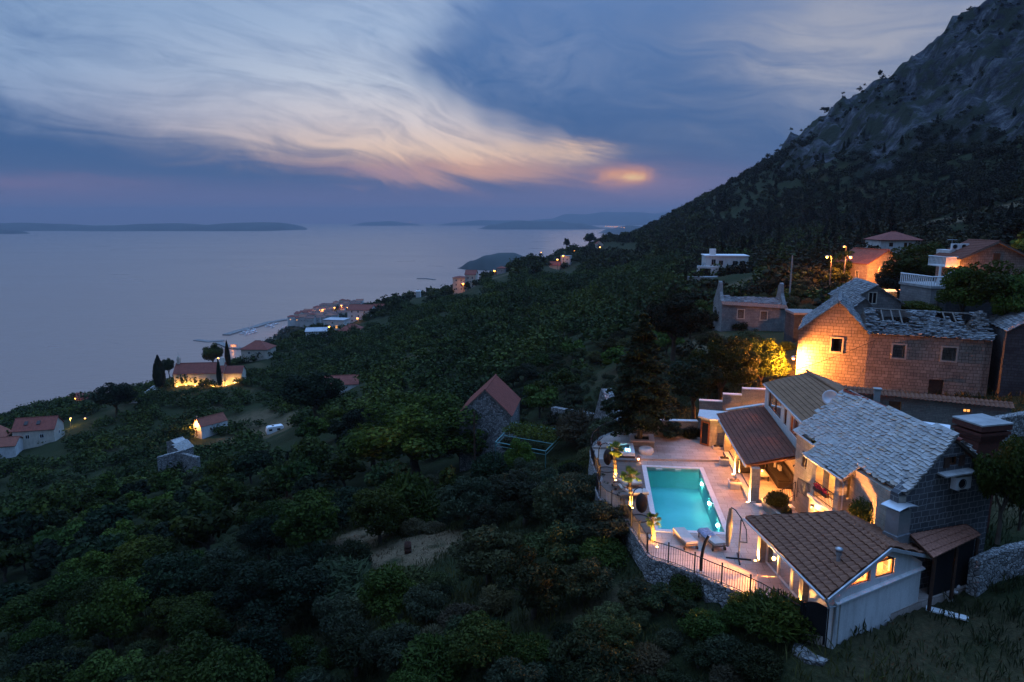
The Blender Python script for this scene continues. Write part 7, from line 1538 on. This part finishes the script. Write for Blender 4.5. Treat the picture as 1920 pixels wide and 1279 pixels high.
# ---- cedar in the planter
def cedar():
    rs=np.random.RandomState(8); P=[];N=[];U=[]; H=10.3; mb=MB(); mb.tube([(0,0,0),(.05,0,3),(.0,.05,7),(0,0,H)],[.22,.17,.10,.02],9)
    z=1.7
    while z<H-.1:
        f=(z-1.7)/(H-1.7); r=(3.35*(1-f)**.8+.15)*(.80+.20*min(1,f*5)); nb=int(11-5*f)
        for j in range(nb):
            a=rs.uniform(0,6.28); L_=r*rs.uniform(.7,1.12); droop=.22*L_; m=int(85*L_)+20; t=rs.rand(m)**.6; w=(.10+.26*L_*(1-t)*t*1.6); s=rs.normal(0,1,m)*w
            P.append(np.stack([np.cos(a)*L_*t-np.sin(a)*s,np.sin(a)*L_*t+np.cos(a)*s,z-droop*t**1.6+.10*L_*t*(1-t)+rs.normal(0,.05,m)-np.abs(s)*.25],1)); N.append(np.tile([0,0,1.],(m,1))); U.append(np.stack([np.cos(a)+rs.normal(0,.6,m),np.sin(a)+rs.normal(0,.6,m),rs.normal(-.2,.3,m)],1))
            mb.tube([(0,0,z),(math.cos(a)*L_*.5,math.sin(a)*L_*.5,z-.02*L_),(math.cos(a)*L_*.95,math.sin(a)*L_*.95,z-droop*.9)],[.045*(1-f)+.012,.03*(1-f)+.008,.008],4,False)
        z+=.40-.12*f
    V=quads(rs,np.concatenate(P),np.concatenate(N),.135,2.3,.45,np.concatenate(U)); return V,mb
V,mb=cedar(); r=thing('cedar_tree','tall dark drooping cedar growing from the square planter','tree',(10.25,52.55,.5)); o=mb.build('trunk',M['bark']); o.parent=r; o=bpy.data.objects.new('crown',qmesh('crown',V,'needle')); COL.objects.link(o); o.parent=r
# ---- palms
def palm(label,x,y,z,h,rad,seed):
    r=thing('palm_tree',label,'palm',(x,y,z),'uplit palms on the terrace'); mb=MB(); rg=random.Random(seed); n=14; mb.tube([(.05*math.sin(k*.4),0,h*k/n) for k in range(n+1)],[.14*(1-.25*k/n)*(1.12 if k%2 else .92) for k in range(n+1)],9,True,False); o=mb.build('trunk',M['palmbark']); o.parent=r
    V=[]; mb=MB()
    for k in range(26):
        a=rg.uniform(0,6.28); e=rg.uniform(-.5,1.25); st=rad*.5; ux=Vector((math.cos(a)*math.cos(e),math.sin(a)*math.cos(e),math.sin(e))); c=Vector((0,0,h))+ux*st; mb.tube([(0,0,h),c],.014,4,False)
        sd=ux.cross(Vector((0,0,1))).normalized()
        for j in range(13):
            b=R(-85+170*j/12); d=(ux*math.cos(b)+sd*math.sin(b)); L_=rad*.62*(.75+.25*math.cos(b)); tip=c+d*L_-Vector((0,0,.16*rad*(1.2-ux.z))); nrm=d.cross(ux if abs(b)>.1 else sd).normalized() if True else 0; w=(sd*math.cos(b)-ux*math.sin(b))*.035*rad*1.3; mid=c.lerp(tip,.5)+Vector((0,0,.03)); V+=[c,mid+w,tip,mid-w]
    o=bpy.data.objects.new('crown',qmesh('crown',np.array([tuple(q) for q in V]),'palmleaf')); COL.objects.link(o); o.parent=r; o2=mb.build('fronds_stalks',M['palmbark']); o2.parent=r
palm('uplit palm beside the hot tub and egg chair',7.17,45.3,.06,2.15,.62,1); palm('uplit palm beside the sun loungers, with the widest head',7.45,40.62,.06,2.05,.66,2); palm('short uplit palm at the near left corner of the pool',7.95,36.05,0,1.3,.48,3)
# ---- fillers: keep clear of what the photo shows
BUILT=[(13,26,25,58)]
PROT=[(860,708,980,810,99),(925,790,1065,850,84),(1500,590,1920,1279,29),(1190,840,1500,1160,29.5),(325,670,455,719,262),(355,775,425,818,196),(0,775,110,845,205),(250,715,335,758,222),(290,818,372,868,147),(500,793,535,816,186),(604,706,675,722,194),(440,650,495,680,318),(148,728,188,745,333),(570,568,720,598,390),(540,560,665,600,1000),(845,508,895,546,445),(928,498,948,520,545),(1030,476,1072,504,584),(1116,457,1132,462,740),(1144,456,1161,459,740),(1173,457,1188,460,740),(778,545,790,562,498),(1305,472,1408,514,187),(1350,535,1478,614,104),(1478,478,1486,535,119),(1548,478,1600,510,124),(1604,465,1690,530,127),(1652,434,1732,478,179),(1690,530,1745,556,116),(1490,515,1920,760,57),(625,945,860,1062,57),(128,780,165,800,224),(880,760,900,870,83)]
def pj(x,y,z):
    z=z-CZ; f=y*cs-z*sn; u=y*sn+z*cs; return 960+F*x/f,639.5-F*u/f,f
_TC=[]
def okspot(x,y,z,w,h):
    if 3.5<x<27 and 25<y<57.5 and inside((x,y),[(p[0]*1.0+(p[0]-14)*.06,p[1]+(p[1]-42)*.06) for p in _PAD]): return False
    if 25<x<50 and 44<y<75: return False
    n_=len(TAKEN)
    if n_ and y<400:
        if len(_TC)!=1 or _TC[0][0]!=n_: _TC[:]=[(n_,np.array(TAKEN))]
        q=_TC[0][1]
        if np.any((q[:,0]-x)**2+(q[:,1]-y)**2<(q[:,2]+w*.30)**2): return False
    cx,cb,f=pj(x,y,z); ct=pj(x,y,z+h)[1]; hw=F*w*.5/f
    for (x0,y0,x1,y1,Ym) in PROT:
        if y<Ym and cx+hw>x0 and cx-hw<x1 and cb>y0 and ct<y1: return False
    return True
def dryness(x,y):
    m=0
    for (x0,y0,a,b_,s_) in CLEAR:
        q=((x-x0)/a)**2+((y-y0)/b_)**2; m=max(m,s_*max(0,1.3-q))
    return m
rng=random.Random(2024)
def scatter(n,ylo,yhi,azlo,azhi,pick,power=1.0):
    k=0; rs=np.random.RandomState(rng.randrange(10**6)); m=n*30; D=(ylo**power+(yhi**power-ylo**power)*rs.rand(m))**(1/power); A=np.radians(rs.uniform(azlo,azhi,m)); X_,Y_=D*np.sin(A),D*np.cos(A); Zs=height(X_,Y_)
    for x,y,z,d,a in zip(X_.tolist(),Y_.tolist(),Zs.tolist(),D.tolist(),A.tolist()):
        if k>=n: break
        if z<SEA+3: continue
        if pick(x,y,z,d,a): k+=1
    return k
def near_pick(x,y,z,d,a):
    if dryness(x,y)>.45: return False
    left=math.degrees(a)<-9
    u=rng.random()
    if left: kind='oak_tree' if u<.62 else ('shrub' if u<.85 else 'olive_tree')
    else: kind='olive_tree' if u<.45 else ('shrub' if u<.88 else 'oak_tree')
    w={'oak_tree':rng.uniform(4.2,7.5),'olive_tree':rng.uniform(3,4.8),'shrub':rng.uniform(1.6,3.4)}[kind]; h=w*{'oak_tree':rng.uniform(.75,1.0),'olive_tree':rng.uniform(.7,.95),'shrub':rng.uniform(.55,.9)}[kind]
    if kind=='oak_tree' and d<34: w*=.7;h*=.6
    if CNT.get(kind,0)>{'shrub':215}.get(kind,280) or not okspot(x,y,z,w,h): return False
    if y>56: where='on the slope between barn and sea' if x>-30 else 'in the wood at the left'
    else: where='in the dark foreground slope' if x<-8 else 'in the scrub below the terrace'
    lab={'oak_tree':'dark leafy tree ','olive_tree':'grey green olive tree ','shrub':'rounded wild bush '}[kind]+where
    if kind=='oak_tree' and d>75: t_=tree('oak_lite',x,y,w,h,lab,'tree',lab[5:] if False else lab+' group',rng=rng)
    else: t_=tree(kind,x,y,w,h,lab,'bush' if kind=='shrub' else 'tree',lab+' group',rng=rng)
    t_['group']={'oak_tree':'leafy trees ','olive_tree':'olive trees ','shrub':'wild bushes '}[kind]+where
    TAKEN.append((x,y,w*.36)); return True
scatter(330,24,62,-43,9,near_pick,1.6); scatter(300,62,135,-41,24,near_pick,1.5)
def rightlow(x,y,z,d,a):
    w=rng.uniform(.8,1.9); h=w*.7
    if not okspot(x,y,z,w,h) or CNT.get('shrub',0)>292: return False
    t_=tree('shrub',x,y,w,h,'low dark weed bush in the grass right of the white gable','bush','weed bushes right of the white gable',rng=rng,var=4); TAKEN.append((x,y,w*.4)); return True
scatter(26,22,31,30,44,rightlow)
def frontlow(x,y,z,d,a):
    w=rng.uniform(1.4,2.8); h=w*rng.uniform(.6,.85)
    if not okspot(x,y,z,w,h): return False
    k_='olive_tree' if rng.random()<.4 else 'shrub'; tree(k_,x,y,w,h,'dark shrub in the hollow below the retaining wall','bush','dark shrubs below the retaining wall',rng=rng,name='shrub'); TAKEN.append((x,y,w*.33)); return True
scatter(60,22,33,-8,22,frontlow)
for k in range(70):   # upper right slope trees between the houses, one by one
    d=rng.uniform(75,185); a=R(rng.uniform(15,38)); x,y=d*math.sin(a),d*math.cos(a); z=ground(x,y); w=rng.uniform(4,8); h=w*rng.uniform(.7,1)
    if okspot(x,y,z,w,h):
        t_=tree('oak_lite',x,y,w,h,'dark leafy tree among the upper village houses','tree','leafy trees among the upper village houses',rng=rng); TAKEN.append((x,y,w*.36))
# ridge pines, one by one
for px,pyb,w,h,Yd,lab in ((1062,460,13,14,745,'umbrella topped pine alone on the ridge skyline'),(1107,450,24,14,860,'wide dark pine clump on the ridge skyline'),(1650,141,9,10,600,'lone pine on the mountain skyline'),(1545,222,18,10,612,'dark juniper on the mountain skyline')):
    p=uY(px,pyb,Yd); s=Yd/F; zg=ground(p.x,p.y); tree('oak_lite',p.x,p.y,w*s,max(h*s,p.z+h*s-zg),lab,'tree',var=1,z=zg-.3,name='pine_tree')
def pines(x,y,z,d,a):
    kz=float(rocky(np.array([x]),np.array([y]),np.array([z]))[0])
    if kz>.75 or (kz>.35 and rng.random()<.6): return False
    w=rng.uniform(3.5,6.5); h=w*rng.uniform(1.2,1.7)
    if not okspot(x,y,z,w,h): return False
    tree('pine_tree',x,y,w,h,'dark pine on the wooded mountain foot','tree','pines on the mountain foot',rng=rng); return True
scatter(220,230,620,14,38,pines,1.4)
# ---- far woodland and mountain scrub: masses nobody could count
def mass(name,label,n,ylo,yhi,azlo,azhi,wr,hr,nq,mat,accept,seed,power=1.5,size=.16,kinds=6):
    rs=np.random.RandomState(seed); d=(ylo**power+(yhi**power-ylo**power)*rs.rand(n*2))**(1/power); a=np.radians(rs.uniform(azlo,azhi,n*2)); x=d*np.sin(a); y=d*np.cos(a); z=height(x,y)
    w=rs.uniform(*wr,n*2)*(.85+.3*fbm(x/25,y/25,3,9)); h=w*rs.uniform(*hr,n*2); ok=accept(x,y,z,rs)&(z>SEA+2); idx=[i for i in np.nonzero(ok)[0] if okspot(x[i],y[i],z[i],w[i],h[i])][:n]
    protos=[]
    for k in range(kinds): cl=clumps_for(rs,12,.38,.32,.48,.16,.28); protos.append(crown(rs,cl,nq,size,1.3,.6,.1))
    Vs=[]
    for i in idx:
        P=protos[rs.randint(kinds)]; t_=rs.uniform(0,6.28); c_,s_=np.cos(t_),np.sin(t_); Q=np.empty_like(P); Q[:,0]=(P[:,0]*c_-P[:,1]*s_)*w[i]+x[i]; Q[:,1]=(P[:,0]*s_+P[:,1]*c_)*w[i]+y[i]; Q[:,2]=P[:,2]*h[i]+z[i]-.12*h[i]; Vs.append(Q)
    V=np.concatenate(Vs); o=bpy.data.objects.new(name,qmesh(name,V,mat)); COL.objects.link(o); tag(o,label,'woodland',kind='stuff'); return len(idx)
noclear=lambda x,y,z,rs: np.array([dryness(a,b)<.5 for a,b in zip(x,y)])
mass('woodland','dark continuous woodland and olive groves covering the middle slope',3800,115,420,-41,26,(4,7.5),(.6,.95),150,'farleaf',noclear,31,1.5,.11)
mass('woodland','dark far woodland running down to the shore and along the ridge',3600,380,1350,-22,16,(6,12),(.6,1.0),70,'farleaf',noclear,32,1.3,.17)
mass('woodland','dark wood on the right slope under the mountain',3000,95,520,14,40,(4,7.5),(.6,1.0),130,'scrubleaf',lambda x,y,z,rs: noclear(x,y,z,rs)&(rocky(x,y,z)<.30+.35*rs.rand(len(x))),33,1.5,.12)
mass('scrub','scattered dark junipers and scrub on the limestone mountain',5200,230,1000,7,41,(1.8,5.0),(.6,1.15),46,'scrubleaf',lambda x,y,z,rs: (rocky(x,y,z)>.02)&(fbm(x/24,y/32,3,15)+rs.normal(0,.12,len(x))>.50+.06*rocky(x,y,z)),34,1.6,.2)
mass('woodland','dark pine wood along the lower skyline of the mountain',3400,380,1150,6,24,(4,7),(.8,1.3),60,'scrubleaf',lambda x,y,z,rs: (rocky(x,y,z)<.5+.4*rs.rand(len(x)))&(z<135),35,1.4,.18)
# ---- undergrowth and grass on the near slope
def grass(name,label,n,mat,accept,ylo,yhi,azlo,azhi,hr,blades,seed,wd=.035,spread=.22):
    rs=np.random.RandomState(seed); d=np.sqrt(ylo**2+(yhi**2-ylo**2)*rs.rand(n)); a=np.radians(rs.uniform(azlo,azhi,n)); x=d*np.sin(a); y=d*np.cos(a)
    ok=accept(x,y,rs)&~np.array([inside((p,q),_PAD) for p,q in zip(x,y)]); x,y=x[ok],y[ok]; m=len(x)
    x=np.repeat(x,blades)+rs.normal(0,spread,m*blades); y=np.repeat(y,blades)+rs.normal(0,spread,m*blades); z=height(x,y); n=len(x); h=rs.uniform(*hr,n); lean=rs.normal(0,.35,(n,2)); t_=rs.uniform(0,6.28,n); c_,s_=np.cos(t_)*wd,np.sin(t_)*wd
    b=np.stack([x,y,z-.05],1); tip=b+np.stack([lean[:,0]*h,lean[:,1]*h,h],1); mid=b*.5+tip*.5+np.stack([-lean[:,0]*h*.12,-lean[:,1]*h*.12,h*.06],1); off_=np.stack([c_,s_,np.zeros(n)],1)
    V=np.stack([b,mid-off_,tip,mid+off_],1).reshape(-1,3); o=bpy.data.objects.new(name,qmesh(name,V,mat)); COL.objects.link(o); tag(o,label,'grass',kind='stuff')
dz_=lambda x,y: np.array([dryness(a,b) for a,b in zip(x,y)])
grass('grass','rough green grass and weeds on the near slope',9000,'grassblade',lambda x,y,rs: dz_(x,y)<.5,22,75,-42,44,(.2,.75),9,41)
grass('dry_grass','pale dry grass in the mown clearings and banks',5000,'drygrass',lambda x,y,rs: dz_(x,y)>.25+.3*rs.rand(len(x)),24,80,-30,44,(.06,.32),8,42,.03)
mass('undergrowth','low dark brambles and weeds filling the gaps of the near slope',1500,23,120,-42,20,(1.0,2.2),(.4,.75),260,'broomleaf',lambda x,y,z,rs: dz_(x,y)<.35,43,1.5,.075)
# vine over the pergola
rs=np.random.RandomState(77); n=5200; u=rs.rand(n)**.8; v=rs.rand(n); A0,B0,C0,D0=[np.array(p) for p in PC]; p=(A0*(1-u)[:,None]*(1-v)[:,None]+B0*(u*(1-v))[:,None]+C0*(u*v)[:,None]+D0*((1-u)*v)[:,None]); keep=(u<.42+.25*fbm(v*5,v*0,3,2)); p=p[keep]+rs.normal(0,.28,(keep.sum(),3))*np.array([1,1,.9])+np.array([0,0,.15])
r=thing('grape_vine','bright green vine covering the far half of the pergola','vine',tuple(A0)); V=quads(rs,p-A0,np.tile([0,0,1.],(len(p),1)),.22,1.2,.8); o=bpy.data.objects.new('foliage',qmesh('foliage',V,'limeleaf')); COL.objects.link(o); o.parent=r
mb=MB(); mb.tube([PC[0]+Vector((.2,-.3,.05)),PC[3]+Vector((-.4,-.2,.05))],.05,5); mb.tube([(PC[0].x,PC[0].y-.1,ground(PC[0].x,PC[0].y)-.2),PC[0]+Vector((0,-.1,0))],.06,5); mb.build('stem',M['bark'],r)
# lane to the church
lane=[hit(*q) for q in ((252,756),(272,742),(292,728),(312,718),(330,714))]; lane=[p for p in lane if p is not None]
if len(lane)>2:
    mb=MB()
    for a,b in zip(lane[:-1],lane[1:]):
        d=Vector((b.x-a.x,b.y-a.y,0)).normalized(); n=Vector((-d.y,d.x,0))*1.9
        za=[height([v.x],[v.y])[0]+.25 for v in (a-n,a+n)]; zb=[height([v.x],[v.y])[0]+.25 for v in (b-n,b+n)]
        q=[Vector((a.x-n.x,a.y-n.y,za[0])),Vector((a.x+n.x,a.y+n.y,za[1])),Vector((b.x+n.x,b.y+n.y,zb[1])),Vector((b.x-n.x,b.y-n.y,zb[0]))]; mb.hexa([v-Vector((0,0,1)) for v in q],q)
    tag(mb.build('road',M['concrete']),'pale lane climbing to the church','road',kind='structure')
    rubble_wall('pale parapet wall along the lane to the church',[(v.x-1.6,v.y+1.4) for v in lane],[ground(v.x-1.6,v.y+1.4)-1 for v in lane],[ground(v.x-1.6,v.y+1.4)+1.0 for v in lane],.5,'concrete',9,name='parapet_wall')
# loose stones and weeds on the rough ground by the white gable
rg=random.Random(12)
for k in range(26):
    x,y=rg.uniform(14.5,27),rg.uniform(21.5,29.5)
    if (x-13.8)*.48-(y-26.8)*.88<.7: continue
    mb=MB(); mb.ball((0,0,0),rg.uniform(.08,.24),7,5,(1,rg.uniform(.6,1),rg.uniform(.4,.7))); r=mb.build('field_stone',M['slab'],loc=(x,y,ground(x,y)+.02)); tag(r,'pale field stone lying in the rough grass by the white gable','stone','field stones in the grass by the white gable')
print('COUNTS',CNT)
